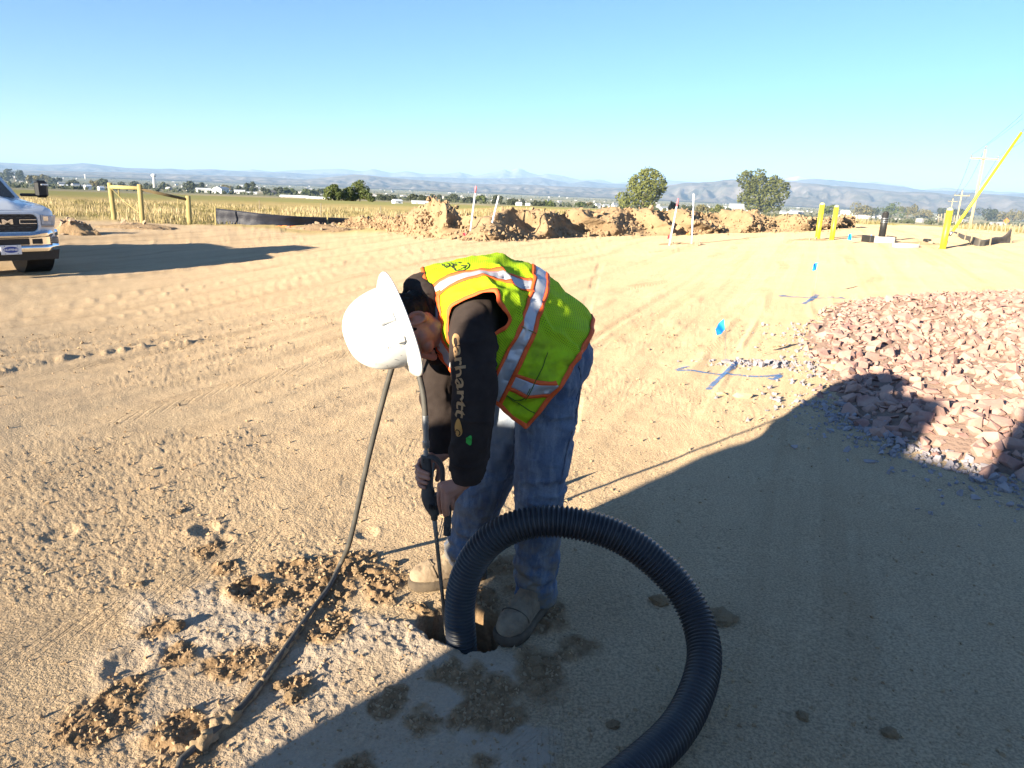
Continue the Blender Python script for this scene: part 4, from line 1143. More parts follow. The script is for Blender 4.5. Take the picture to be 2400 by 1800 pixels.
# ------- bollards
YEL = M('yellow_sleeve', (.82, .68, .02), .45, (.62, .50, .04), 5, spec=.5)
YELW = M('bollard_cap', (.88, .80, .35), .35, (.84, .76, .3), 2)
for k, (xb, yb, xt, yt, w, lab) in enumerate([(1915, 564, 1926, 474, 11.5, 'left of the two yellow bollards standing close together'), (1949, 564, 1962, 480, 11, 'right of the two yellow bollards standing close together'), (2209, 584, 2226, 486, 14, 'yellow bollard at the anchor of the yellow guy guard')]):
    P = hit(xb, yb); s = mpp(P); T = at(xt, yt, P[1]); h = T[2] - P[2]; r = w / 2 * s
    t = thing('bollard', lab, 'bollard', P, 0, 'yellow bollards')
    mb = MB(); mb.tube([P - [0, 0, .3], P + [0, 0, h - r]], r, 20); part('sleeve', mb, YEL, t, True)
    mb = MB(); mb.tube([P + [0, 0, h - r]] + [P + [0, 0, h - r + r * .9 * math.sin(q)] for q in (.4, .8, 1.2, 1.5)], [r * 1.001] + [max(r * math.cos(q), .003) for q in (.4, .8, 1.2, 1.5)], 20); part('cap', mb, YELW, t, True)
# ------- black riser on a concrete block, concrete ring beside it
CONC = M('concrete', (.50, .47, .42), .9, (.40, .375, .33), 5, .5, 40, spec=.2)
RISER = M('black_plastic', (.022, .022, .024), .5, (.04, .037, .034), 5)
P = hit(2070, 571); s = mpp(P)
t = thing('concrete_block', 'low concrete block under the black riser', 'concrete block', P)
mb = MB(); mb.box(P + [0, .3, 7.5 * s], (58 * s, .55, 15 * s), bev=.02); part('slab', mb, CONC, t)
mb = MB(); mb.box(P + [-27 * s, .3, 8 * s], (10 * s, .60, 17 * s), bev=.015); part('end_bracket', mb, RISER, t)
mb = MB(); mb.box(P + [28 * s, .3, 8.5 * s], (3 * s, .58, 17 * s), bev=.008); part('end_bracket', mb, RISER, t)
t = thing('riser', 'black ribbed plastic riser standing on the concrete block', 'riser', P + [0, .3, 15 * s])
b0 = at(2077, 557, P[1] + .3); b1 = at(2085, 502, P[1] + .3)
h = b1[2] - b0[2]; r = 7.6 * s; bx = P + [5 * s, .3, 15.2 * s]
mb = MB(); mb.tube([bx, bx + [0, 0, h]], [r, r * .96], 16); part('pipe', mb, RISER, t, True)
for q in (.60, .68, .76):
    mb = MB(); mb.tube([bx + [0, 0, h * q], bx + [0, 0, h * q + .02]], r * 1.1, 16); part('rib', mb, STEEL, t, True)
mb = MB(); mb.tube([bx + [0, 0, h], bx + [0, 0, h + .05]], [r * .8, r * .5], 16); part('cap', mb, RISER, t, True)
P = hit(2130, 582); s = mpp(P); mb = MB(); rg = []
for k, (a, z) in enumerate([(29, 0), (30, 8), (28, 9.5), (22, 9.5), (21, 8), (21, 0)]):
    rg.append([P + [a * s * math.cos(q), a * s * .9 * math.sin(q) + a * s * .5, z * s] for q in np.linspace(0, 6.283, 32, endpoint=False)])
mb.loft(rg, False)
single('concrete_ring', mb, CONC, 'low pale concrete ring lying right of the riser block', 'concrete ring', P, smooth=True)
mb = MB(); P2 = hit(2178, 572); mb.box(P2 + [0, .15, .10], (10 * s, .3, 8 * s), bev=.02)
single('black_cap', mb, RISER, 'small black cap at the right end of the concrete ring', 'cap', P2)

# ------- utility poles, guy and wires
POLE = M('pole_wood', (.50, .42, .27), .9, (.40, .33, .20), 3, .4, 20, stretch=(3, 3, .3), spec=.15)
INSUL = M('insulator', (.30, .28, .27), .3, (.2, .19, .18), 5)
def pole(lab, base, h, arm=None, r=.125, arm_dir=(1, .12, 0)):
    base = np.asarray(base, float)
    t = thing('utility_pole', lab, 'utility pole', base, 0, 'wooden utility poles')
    mb = MB(); mb.tube([base - [0, 0, .6], base + [0, 0, h * .5], base + [0, 0, h]], [r, r * .85, r * .68], 12); part('pole', mb, POLE, t, True)
    tips = []
    if arm:
        z = h - .75; d = unit(arm_dir) * arm / 2; c = base + [0, 0, z]
        Q = np.array([unit(arm_dir), np.cross([0, 0, 1], unit(arm_dir)), [0, 0, 1]]).T
        mb = MB(); mb.box(c - np.array([0, r, 0]), (arm, .1, .12), Q); a = part('crossarm', mb, POLE, t)
        for k in (-.96, .96):
            e = c + d * k + [0, -r, .06]; tips.append(e + [0, 0, .22])
            mb = MB(); mb.tube([e, e + [0, 0, .08], e + [0, 0, .1], e + [0, 0, .18], e + [0, 0, .24]], [.02, .02, .06, .055, .02], 10); part('insulator', mb, INSUL, t, True)
        mb = MB(); e = base + [0, 0, h]; mb.tube([e, e + [0, 0, .14], e + [0, 0, .16], e + [0, 0, .26], e + [0, 0, .32]], [.02, .02, .06, .055, .02], 10); part('insulator', mb, INSUL, t, True)
        tips.insert(1, e + [0, 0, .3])
    return t, tips
def pole_at(px, pyt, D):
    d = ray(px, pyt); P = np.array([0, 0, CAM_H]) + d * (D / math.hypot(d[0], d[1])); g = gz(P[0], P[1]); return np.array([P[0], P[1], g]), P[2] - g
b1, h1 = pole_at(2310, 350, 74); _, T1 = pole('tall utility pole with crossarm right of the third bollard', b1, h1, 2.5)
b2, h2 = pole_at(2256, 447, 140); _, T2 = pole('second utility pole, farther and left of the tall one', b2, h2, 2.6)
b3, h3 = pole_at(2234, 465, 230); _, T3 = pole('third utility pole, small in the distance', b3, h3, 2.6)
b0 = np.array([25.5, 31.0, gz(25.5, 31.0)]); _, T0 = pole('utility pole just outside the right edge carrying the guy', b0, 11.5, 2.5)
def wire(lab, A, B, sag, r):
    A = np.asarray(A); B = np.asarray(B); q = np.linspace(0, 1, 24)[:, None]
    P = A * (1 - q) + B * q - np.array([0, 0, 1]) * sag * 4 * q * (1 - q)
    mb = MB(); mb.tube(P, r, 6); single('power_line', mb, WIRE, lab, 'wire', A, 'power lines', True)
for nm, A, B, C in zip(('left', 'middle', 'right'), T0, T1, T2):
    wire('%s power line rising to the upper right corner' % nm, A, B, .8, .011)
    wire('%s power line between the first and second pole' % nm, B, C, .7, .016)
for nm, B, C in zip(('left', 'middle', 'right'), T2, T3): wire('%s power line between the two far poles' % nm, B, C, .8, .02)
gb = hit(2207, 585) + [0, .25, 0]
e0 = at(2232, 543, gb[1]); e1 = at(2394, 311, gb[1] + .6)
t = thing('guy_wire', 'yellow guarded guy wire slanting up to the right edge', 'guy wire', gb)
ga = unit(e1 - e0)
mb = MB(); mb.tube([gb - ga * .15, e0, e1, e1 + ga * 5.5], .012, 6); part('strand', mb, STEEL, t, True)
mb = MB(); mb.tube([e0, e1], 3.2 * mpp(gb), 14); part('guard', mb, YEL, t, True)
mb = MB(); mb.tube([e0 - ga * .12, e0 + ga * .04], 3.2 * mpp(gb), 10); part('clamp', mb, STEEL, t, True)
c = at(2216, 568, gb[1]); mb = MB(); mb.box(c, (.09, .09, .13), bev=.015); part('shackle', mb, STEEL, t)
# ------- wooden fence posts on the right
r = np.random.default_rng(4); FP = []
for k in range(12):
    q = k / 11; FP.append((2286 + 112 * q, 541 + 9 * q - 2 * (k % 3), 523 + 2 * q + (k % 2) * 2))
FP += [(2199, 521, 502), (2205, 522, 501), (2212, 523, 499), (2236, 524, 505), (2240, 525, 506), (2247, 525, 505), (2253, 527, 506), (2272, 540, 514)]
names = ['first', 'second', 'third', 'fourth', 'fifth', 'sixth', 'seventh', 'eighth', 'ninth', 'tenth', 'eleventh', 'twelfth']
for k, (px, yb, yt) in enumerate(FP):
    P = hit(px, yb); T = at(px + r.uniform(0, 3), yt, P[1]); s = mpp(P); mb = MB(); mb.tube([P - [0, 0, .3], T], [1.5 * s, 1.3 * s], 7)
    lab = '%s fence post from the left in the grass right of the tall utility pole' % names[k] if k < 12 else '%s of the far fence posts near the third bollard' % names[k - 12]
    single('fence_post', mb, WOODG, lab, 'fence post', P, 'wooden posts of the right field fence', True)
# orange diamond sign
P = hit(2361, 540); s = mpp(P); C = at(2359, 518, P[1])
t = thing('road_sign', 'orange diamond sign on a post in the right grass', 'sign', P)
mb = MB(); mb.tube([P - [0, 0, .3], C + [0, .03, .25]], 1.1 * s, 6); part('post', mb, WOODG, t)
mb = MB(); q = 5.4 * s * 1.3; mb.add([C + [0, 0, -q], C + [q, 0, 0], C + [0, 0, q], C + [-q, 0, 0], C + [0, .02, -q], C + [q, .02, 0], C + [0, .02, q], C + [-q, .02, 0]], [(0, 1, 2, 3), (7, 6, 5, 4), (0, 4, 5, 1), (1, 5, 6, 2), (2, 6, 7, 3), (3, 7, 4, 0)]); part('panel', mb, ORANGE_P, t)
mb = MB(); w_ = q * .18; mb.box(C - [0, .004, 0], (w_, .006, q * .9)); mb.box(C - [0, .004, -q * .1], (q * .55, .006, w_)); part('symbol', mb, RISER, t)

# ------- rock pile
PILE = [tuple(G(*q)) for q in [(1885, 800), (1905, 765), (1945, 728), (2000, 706), (2120, 694), (2260, 688), (2400, 684)]] + [(15, 15), (12, 8), (5.2, 3.7)] + [tuple(G(*q)) for q in [(2400, 1135), (2300, 1100), (2200, 1062), (2080, 1022), (1990, 975), (1945, 930), (1925, 870)]]
def pile_h(x, y):
    sd = poly_sd(x, y, PILE)
    return .14 * sstep(sd, -.05, 2.2) + .05 * sstep(sd, -.05, .3) + sstep(sd, 0, .8) * fbm(x * .9, y * .9, 3, 17) * .16
def rock_mat(name, c1, c2, c3):
    mt, nt, b = newmat(name); k = N(nt); P = k.coord(); oi = k.n('ObjectInfo'); geo = k.n('NewGeometry')
    rnd = k.math('FRACT', k.math('ADD', geo.outputs['Random Per Island'], oi.outputs['Random']))
    c = k.mix(k.ramp(rnd, [(.0, 0.), (1., 1.)]), c1, c2)
    c = k.mix(k.ramp(k.noise(k.n('NewGeometry').outputs['Position'], 7, 4, .65), [(.4, 0.), (.7, .7)]), c, c3)
    k.l(c, b.inputs['Base Color']); b.inputs['Roughness'].default_value = .9; b.inputs['Specular IOR Level'].default_value = .15; b.inputs['Diffuse Roughness'].default_value = .15
    k.l(k.bump(k.noise(k.n('NewGeometry').outputs['Position'], 60, 4, .65), .5, .006), b.inputs['Normal'])
    return mt
def rock_pile():
    r = np.random.default_rng(21)
    o0 = np.array([4.2, 6.2, gz(4.2, 6.2)])
    t = thing('rock_pile', 'spread pile of pinkish broken rock at the right edge', 'rock pile', o0)
    mt = rock_mat('pink_rock', (.44, .275, .22), (.30, .165, .14), (.47, .34, .275))
    x0 = np.array(PILE)
    n = 110; gx = np.linspace(x0[:, 0].min() - .1, x0[:, 0].max(), n); gy = np.linspace(x0[:, 1].min() - .1, x0[:, 1].max(), n)
    X, Y = np.meshgrid(gx, gy); Z = H0(X, Y) + np.where(poly_sd(X, Y, PILE) > -.03, pile_h(X, Y) * .97, -.25)
    idx = np.arange(n * n).reshape(n, n); Fq = np.stack([idx[:-1, :-1], idx[:-1, 1:], idx[1:, 1:], idx[1:, :-1]], -1).reshape(-1, 4)
    part('core', (np.stack([X, Y, Z], -1).reshape(-1, 3), Fq), M('pile_core', (.24, .17, .13), .95, (.22, .15, .12), 8, .8, 25, spec=.1, bdist=.03), t, True)
    N_ = 46000
    x = r.uniform(1.8, 14, N_); y = r.uniform(3.4, 15, N_); sd = poly_sd(x, y, PILE)
    d = np.hypot(x, y)
    keep = (sd > -.1 + .0 * d) & (x < .82 * y + 2.2) & (r.random(N_) < np.where(sd < .15, .35, 1))
    x, y, sd, d = x[keep], y[keep], sd[keep], d[keep]
    sz = np.exp(r.normal(math.log(.033), .45, len(x))) * (1.15 - .03 * np.minimum(d, 10))
    bigb = (x * .77 - y * .64 > -1.5) & (d < 6.2) & (r.random(len(x)) < .3); sz[bigb] *= 1.2; sz = np.clip(sz, .012, .082)
    # thin them so that stones lie beside, not inside, each other
    o_ = np.argsort(-sz); cell = {}; sel = []
    for i in o_:
        cx, cy = int(x[i] / .14), int(y[i] / .14); ok = True
        for a in (-1, 0, 1):
            for b_ in (-1, 0, 1):
                for j in cell.get((cx + a, cy + b_), ()):
                    if (x[i] - x[j]) ** 2 + (y[i] - y[j]) ** 2 < (.56 * (sz[i] + sz[j])) ** 2: ok = False; break
                if not ok: break
            if not ok: break
        if ok: sel.append(i); cell.setdefault((cx, cy), []).append(i)
    x, y, sz, d, sd = x[sel], y[sel], sz[sel], d[sel], sd[sel]
    z = H0(x, y) + pile_h(x, y) + sz * .18
    print('stones', len(x))
    Pz = np.stack([x, y, z], -1)
    pp = proj(Pz); inf = (pp[:, 0] < 2420) & (pp[:, 0] > 0)
    vis = np.where(inf, sz / d, 0); o_ = np.argsort(-vis); big, rest = o_[:300], o_[300:]
    protos = [rock_proto(400 + i, 2, f, .10) for i, f in enumerate([(1.2, .9, .6), (1, .85, .75), (1.4, .8, .55), (1.1, 1, .6), (.9, .85, .8), (1.3, .75, .6)])]
    plow = [rock_proto(420 + i, 1, f, .14) for i, f in enumerate([(1.25, .9, .45), (1, .8, .6), (1.5, .8, .35), (1.1, 1, .4), (.9, .8, .6), (1.35, .7, .45)])]
    V = []; Fs = []; o = 0
    def tl():
        a = r.uniform(0, 6.28); q = r.normal(0, .5); p = r.normal(0, .5)
        return np.array(Matrix.Rotation(a, 3, 'Z') @ Matrix.Rotation(q, 3, 'X') @ Matrix.Rotation(p, 3, 'Y'))
    for i in rest:
        Vp, Fp = plow[r.integers(6)]; V.append((Vp * sz[i]) @ tl().T + Pz[i]); Fs.append(Fp + o); o += len(Vp)
    st = part('small_stones', (np.concatenate(V), np.concatenate(Fs)), mt, t); st['kind'] = 'stuff'
    mes = []
    for Vp, Fp in protos:
        me = fast_mesh('stone', Vp, Fp); me.materials.append(mt); mes.append(me)
    for i in big:
        c = link('stone', mes[r.integers(6)], None, t, tuple(Pz[i] - o0)); c.scale = (sz[i],) * 3
        c.rotation_euler = Matrix(tl().tolist()).to_euler()
    # grey-violet gravel round its edge and under the near cross
    n = 60000; x = r.uniform(1.2, 6, n); y = r.uniform(2.8, 9, n); sd = poly_sd(x, y, PILE)
    k = (sd < .1) & (r.random(n) < np.exp(-np.abs(sd + .10) / .13) * np.where((y < 5.4), .9, .12)); x1, y1 = x[k], y[k]
    g = G(1765, 858); q = np.hypot((x - g[0] - .15) / .7, (y - g[1] - .1) / .25); k2 = (q < 1) & (r.random(n) < .35 * (1 - q)); x1 = np.concatenate([x1, x[k2]]); y1 = np.concatenate([y1, y[k2]])
    n3 = 160; x3 = g[0] + r.normal(.2, .30, n3); y3 = g[1] + r.normal(.1, .10, n3); x1 = np.concatenate([x1, x3]); y1 = np.concatenate([y1, y3])
    s_ = np.exp(r.normal(math.log(.0145), .45, len(x1)))
    Vg, Fg = scatter(np.stack([x1, y1, HF(x1, y1) + s_ * .3], -1), s_, CRUMB, r)
    ob = link('gravel_fringe', fast_mesh('gravel_fringe', Vg, Fg), rock_mat('grey_gravel', (.33, .30, .32), (.24, .215, .23), (.40, .36, .35))); ob['kind'] = 'stuff'; ob['label'] = 'grey violet gravel spilling from the rock pile'
    print('gravel', len(x1))
rock_pile()
for k, (px, py, s_, lab) in enumerate([(1738, 932, .05, 'flat pale stone below the nearer blue cross'), (1690, 925, .03, 'small stone left of the flat pale stone below the cross'), (1945, 868, .08, 'ochre stone at the left edge of the rock pile')]):
    g = G(px, py); V, Fc = rock_proto(960 + k, 2, (1.5, .8, .45), .1); P = np.array([g[0], g[1], gz(*g)])
    single('loose_stone', (V * s_ + P + [0, 0, s_ * .3], Fc), M('ochre_rock', (.55, .40, .22), .9, (.46, .33, .19), 9, .4, 40), lab, 'stone', P)

# ================================================================== PICKUP TRUCK
PAINTW = M('silver_paint', (.62, .64, .66), .28, (.60, .62, .64), 1.5, spec=.5, coat=.6)
CHROME = M('chrome', (.78, .78, .78), .12, (.72, .72, .72), 3, metal=1.)
BLKP = M('black_trim', (.012, .012, .014), .45, (.02, .02, .02), 5)
GLASS = M('auto_glass', (.02, .026, .03), .05, (.03, .035, .04), 2, spec=.8)
LENS = M('lamp_lens', (.50, .52, .55), .12, (.30, .32, .35), 14, spec=.8)
TYRE_M = M('tyre_rubber', (.022, .022, .022), .8, (.035, .032, .028), 8)
PLATE = M('plate_white', (.75, .75, .76), .5, (.70, .70, .71), 3)
PBLUE = M('plate_blue', (.03, .07, .32), .5, (.03, .06, .28), 3)
def rrect(w, zb, zt, r=.12, n=5):
    """half-width w, rounded rectangle in the y-z plane"""
    pts = []
    for cy, cz, a0 in ((w - r, zt - r, 0), (-(w - r), zt - r, 90), (-(w - r), zb + r, 180), (w - r, zb + r, 270)):
        for k in range(n):
            a = math.radians(a0 + 90 * k / (n - 1)); pts.append((cy + r * math.cos(a), cz + r * math.sin(a)))
    return pts
def truck():
    P = hit(90, 637); ang = math.radians(-38)
    h = np.array([math.cos(ang), math.sin(ang), 0]); l = np.array([-h[1], h[0], 0])
    ax = P - l * .86 + [0, 0, 0]
    t = thing('pickup_truck', 'silver pickup truck facing the lot at the left edge', 'truck', ax, ang)
    pt = lambda nm, mb, mt, par=None, sm=None: part(nm, mb, mt, par or t, world=False, auto=sm)
    mb = MB()
    st = [(.90, .80, .62, 1.20, .10), (.86, .90, .58, 1.25, .12), (.76, .97, .55, 1.285, .13), (.45, 1.0, .55, 1.32, .14), (-.2, 1.01, .55, 1.36, .14), (-.75, 1.01, .5, 1.40, .13), (-3.35, 1.01, .5, 1.42, .13), (-3.45, 1.01, .55, 1.45, .13), (-5.25, 1.01, .6, 1.47, .10), (-5.32, .98, .62, 1.45, .10)]
    mb.loft([[(x, y, z) for y, z in rrect(w, zb, zt, r)] for x, w, zb, zt, r in st]); body = pt('body', mb, PAINTW, None, 40)
    # hood with raised centre
    mb = MB(); rings = []
    for x, z, w, e in [(.88, 1.245, .66, .0), (.80, 1.30, .72, .02), (.5, 1.355, .78, .04), (0, 1.40, .82, .05), (-.5, 1.435, .86, .05), (-.62, 1.43, .88, .04)]:
        ys = np.linspace(-1, 1, 17); top = z + e * (np.abs(ys) < .62) * 1.0 - .05 * np.abs(ys) ** 4
        rings.append([(x, y * w, q) for y, q in zip(ys, top)] + [(x, y * w, z - .16) for y in ys[::-1]])
    mb.loft(rings); pt('hood', mb, PAINTW, None, 35)
    # cab
    zb = 1.38; zr = 1.98
    B = [(-.55, .90, zb), (-3.35, .92, zb), (-3.35, -.92, zb), (-.55, -.90, zb)]; Rf = [(-1.30, .72, zr - .03), (-3.05, .74, zr - .03), (-3.05, -.74, zr - .03), (-1.30, -.72, zr - .03)]
    Rt = [(-1.45, .60, zr + .03), (-2.95, .62, zr + .03), (-2.95, -.62, zr + .03), (-1.45, -.60, zr + .03)]
    mb = MB(); mb.loft([B, Rf, Rt]); pt('cab', mb, PAINTW, None, 20)
    def pane(nm, q, inset, mt):
        q = np.array(q, float); c = q.mean(0); q = c + (q - c) * inset; nn = unit(np.cross(q[1] - q[0], q[3] - q[0])); m2 = MB(); m2.add(np.concatenate([q + nn * .012, q - nn * .02]), [(0, 1, 2, 3), (7, 6, 5, 4), (0, 4, 5, 1), (1, 5, 6, 2), (2, 6, 7, 3), (3, 7, 4, 0)]); return pt(nm, m2, mt)
    pane('windshield', [B[0], Rf[0], Rf[3], B[3]][::-1], .90, GLASS)
    pane('rear_window', [B[2], Rf[2], Rf[1], B[1]][::-1], .85, GLASS)
    for s in (1, -1):
        y0, y1 = (.905, .73) if s > 0 else (-.905, -.73)
        for xa, xb, xc, xd in ((-.80, -1.42, -2.08, -2.08), (-2.20, -2.20, -2.98, -3.18)):
            q = [(xa, y0 + .012 * s, zb + .06), (xb, y1 + .03 * s, zr - .1), (xc, y1 + .03 * s, zr - .1), (xd, y0 + .012 * s, zb + .06)]
            pane('side_window', q if s < 0 else q[::-1], .96, GLASS)
        for xd in (-1.45, -2.75):
            mb = MB(); mb.box((xd, s * 1.018, .98), (1.2, .012, .78), bev=.005); d = pt('door', mb, PAINTW)
            mb = MB(); mb.box((xd - .42, s * 1.035, 1.22), (.22, .03, .035), bev=.01); pt('handle', mb, CHROME, d)
    mb = MB(); mb.box((-4.38, 0, 1.40), (1.75, 1.80, .18)); pt('bed_floor', mb, BLKP)
    # grille
    mb = MB(); rings = []
    for x, w, z0, z1 in ((.86, .70, .80, 1.215), (.93, .69, .81, 1.205), (.935, .645, .85, 1.17), (.90, .64, .855, 1.165)):
        rings.append([(x, y, z) for y, z in rrect(w, z0, z1, .10)])
    mb.loft(rings, False); pt('grille_surround', mb, PAINTW, None, 40)
    mb = MB(); mb.loft([[(.86, y, z) for y, z in rrect(.645, .85, 1.17, .09)], [(.905, y, z) for y, z in rrect(.642, .853, 1.167, .09)]]); g = pt('grille', mb, BLKP)
    for r_ in range(7):
        z = .88 + r_ * .045
        if abs(z - 1.035) < .035: continue
        for k in range(9):
            y = -.56 + k * .14 + (.07 if r_ % 2 else 0)
            if abs(y) < .6:
                mb = MB(); mb.box((.908, y, z), (.012, .085, .007), bev=.002); pt('grille_bar', mb, M('grille_accent', (.16, .16, .17), .3, (.1, .1, .1), 4, metal=.5), g)
    V, Fs = text_mesh('RAM', .12, .006, 'CENTER', 0, .004)
    V = np.stack([.918 + V[:, 2], V[:, 0] * 2.05, V[:, 1] + .993], -1); pt('badge', (V, Fs), CHROME)
    for s in (1, -1):
        mb = MB()
        for dz in (-.034, .034): mb.box((.915, s * .49, 1.035 + dz), (.02, .28, .014), bev=.003)
        mb.box((.915, s * .352, 1.035), (.0205, .014, .075), bev=.003); pt('badge_wing', mb, CHROME)
        # headlight
        mb = MB(); mb.loft([[(.84, s * y, z) for y, z in ((.70, .98), (.95, .96), (.985, 1.14), (.70, 1.17))], [(.925, s * y, z) for y, z in ((.71, .985), (.86, .975), (.88, 1.135), (.71, 1.16))]][::s]); hl = pt('headlight', mb, LENS)
        mb = MB(); mb.box((.928, s * .78, 1.09), (.012, .09, .09), bev=.01); pt('projector', mb, CHROME, hl)
        mb = MB(); mb.box((.915, s * .80, .955), (.05, .22, .035), bev=.01); pt('turn_signal', mb, M('amber_grey', (.45, .36, .28), .3, (.4, .3, .25), 5), hl)
        # mirror
        mb = MB(); mb.box((-.78, s * 1.14, 1.46), (.07, .34, .06), bev=.02); mr = pt('mirror', mb, BLKP)
        mb = MB(); mb.box((-.76, s * 1.36, 1.58), (.13, .24, .34), bev=.05); pt('mirror_housing', mb, BLKP, mr)
        mb = MB(); mb.box((-.69, s * 1.41, 1.67), (.012, .14, .03), bev=.004); pt('marker_lamp', mb, PLATE, mr)
    # bumper
    mb = MB(); rings = []
    for y in np.linspace(-1.04, 1.04, 27):
        x = 1.02 - .02 * (y / 1.0) ** 2 - .30 * sstep(abs(y), .72, 1.04) ** 1.3
        up = .04 * sstep(abs(y), .45, .75)
        rings.append([(x - .10, y, .50), (x - .01, y, .50), (x + .012, y, .56), (x, y, .60), (x - .03, y, .62), (x - .03, y, .74 + up * .4), (x, y, .76 + up * .4), (x + .008, y, .79 + up), (x - .03, y, .835 + up), (x - .12, y, .835 + up)])
    mb.loft(rings); bp = pt('bumper', mb, CHROME, None, 40)
    mb = MB(); mb.box((.985, 0, .68), (.03, .90, .11), bev=.01); pt('intake', mb, BLKP, bp)
    for s in (1, -1):
        mb = MB(); mb.box((.965, s * .58, .68), (.05, .18, .10), bev=.01); pt('tow_opening', mb, BLKP, bp)
        a = Matrix.Rotation(-s * .62, 3, 'Z'); mb = MB(); mb.box((.865, s * .90, .69), (.05, .16, .13), np.array(a), bev=.02); f = pt('fog_lamp', mb, M('fog_lens', (.12, .13, .15), .2, (.2, .2, .22), 10, metal=.3), bp)
        for dz in (-.035, 0, .035):
            mb = MB(); mb.box((.893, s * .905, .69 + dz), (.02, .12, .008), np.array(a)); pt('lamp_bar', mb, CHROME, f)
    mb = MB(); mb.loft([[(x, y, z) for y, z in ((-.92, .34), (.92, .34), (.96, .52), (-.96, .52))] for x in (.70, .93)]); pt('air_dam', mb, BLKP)
    # plate
    mb = MB(); mb.box((1.04, .12, .545), (.012, .33, .17), bev=.004); pl = pt('licence_plate', mb, PLATE)
    mb = MB(); mb.loft([[(x, .12 + .125 * math.cos(q), .548 + .055 * math.sin(q)) for q in np.linspace(0, 6.283, 28, endpoint=False)] for x in (1.044, 1.0475)]); pt('oval', mb, PBLUE, pl)
    V, Fs = text_mesh('HUFFINES', .052, .0, 'CENTER', .25, .002); V = np.stack([1.0485 + V[:, 2] * 0, .12 + V[:, 0] * 1.05, .53 + V[:, 1]], -1); pt('lettering', (V, Fs), PLATE, pl)
    for sy in (-1, 1):
        for sz in (-1, 1):
            mb = MB(); mb.cyl((1.044, .12 + sy * .10, .545 + sz * .068), (1.05, .12 + sy * .10, .545 + sz * .068), .007, n=8); pt('screw', mb, BLKP, pl)
    # wheels
    for wx in (0, -3.98):
        for s in (1, -1):
            c = np.array([wx, s * .86, .42]); R0, W = .42, .15
            mb = MB(); rings = []
            prof = [(.22, -W * .75), (.30, -W), (.38, -W * .98), (.412, -W * .8), (.42, -W * .55), (.408, -W * .5), (.408, -W * .38), (.42, -W * .33), (.42, -.02), (.408, -.015), (.408, .015), (.42, .02), (.42, W * .33), (.408, W * .38), (.408, W * .5), (.42, W * .55), (.412, W * .8), (.38, W * .98), (.30, W), (.22, W * .75)]
            yaw = np.array(Matrix.Rotation(.12 if wx == 0 else 0, 3, 'Z'))
            for rr, yy in prof:
                rings.append([c + yaw @ np.array([rr * math.cos(q), yy, rr * math.sin(q)]) for q in np.linspace(0, 6.2832, 36, endpoint=False)])
            mb.loft(rings, False); w = pt('wheel', mb, TYRE_M, None, 30)
            mb = MB(); mb.cyl(c + yaw @ np.array([0, s * .05, 0]), c + yaw @ np.array([0, s * .12, 0]), .23, .20, 20)
            pt('rim', mb, STEEL, w)
            for q in range(5):
                a = q * 1.2566; mb = MB(); mb.box(c + yaw @ np.array([.12 * math.cos(a), s * .125, .12 * math.sin(a)]), (.05, .02, .05), bev=.005); pt('rim_slot', mb, BLKP, w)
            mb = MB(); mb.cyl((wx, s * .55, .50), (wx, s * 1.022, .50), .50, n=28); pt('wheel_arch', mb, BLKP)
truck()

# ================================================================== UNSEEN TRAILER behind the camera, a guess shaped to cast the foreground shade
def trailer():
    A = np.array([.67, .743, 0]); Q = np.array([.743, -.67, 0]); Z = np.array([0, 0, 1.])
    def w(a, p, z): return A * a + Q * p + Z * z
    base = w(-2.6, .8, 0)
    t = thing('shadow_trailer', 'guessed vacuum trailer added out of view, shaped to cast the foreground shade', 'trailer', base)
    WP = M('tank_white', (.70, .70, .68), .4, (.62, .62, .60), 2); BK = BLKP
    rot = np.array([Q, A, Z]).T
    mb = MB(); mb.box(w(-2.6, .9, .62), (4.8, 1.5, .14), rot, .02); part('deck', mb, BK, t)
    mb = MB(); mb.box(w(-2.6, .9, .36), (4.6, .9, .36), rot, .02); part('frame_skirt', mb, BK, t)
    mb = MB(); mb.box(w(-2.35, -1.27, 1.30), (.50, 1.2, 1.40), rot, .06); c = part('shadow_cabinet', mb, WP, t)  # box added and sized for the left edge of the cast shade
    for a in (-2.65, -2.05):
        mb = MB(); mb.box(w(a, -1.53, 1.25), (.02, .5, 1.1), rot, .008); d = part('cabinet_door', mb, WP, c)
    mb = MB(); mb.tube([w(-2.75, -1.60, 1.33), w(-1.95, -1.60, 1.33)], .28, 28); part('shadow_drum', mb, BK, t, True)  # drum added to round the edge of the cast shade
    P = []; R = []
    for k in np.linspace(-1.12, 0.6, 20):
        P.append(w(-2.35, k, 1.19)); R.append(.54)
    mb = MB(); mb.tube(P, R, 28); part('debris_tank', mb, WP, t, True)
    mb = MB(); mb.box(w(-2.5, 1.40, 1.44), (4.0, 1.4, 1.5), rot, .05); part('engine_box', mb, WP, t)
    mb = MB(); mb.tube(catmull([w(-2.3, -.35, 2.2), w(-2.3, .2, 2.28), w(-2.3, 1.2, 2.3), w(-2.3, 3.0, 2.26)], 16), .09, 12); part('boom', mb, BK, t, True)
    for p in (-.3, .7):
        for a in (-3.35, -1.85):
            mb = MB(); mb.tube([w(a - .13, p, .38), w(a - .11, p, .38), w(a + .11, p, .38), w(a + .13, p, .38)], [.30, .38, .38, .30], 28); wh = part('wheel', mb, TYRE_M, t, True)
            mb = MB(); mb.cyl(w(a - .14, p, .38), w(a + .14, p, .38), .2, n=16); part('rim', mb, STEEL, wh)
    mb = MB(); mb.tube([w(-2.6, 3.4, .55), w(-2.6, 4.6, .5)], .06, 8); part('drawbar', mb, BK, t)
trailer()

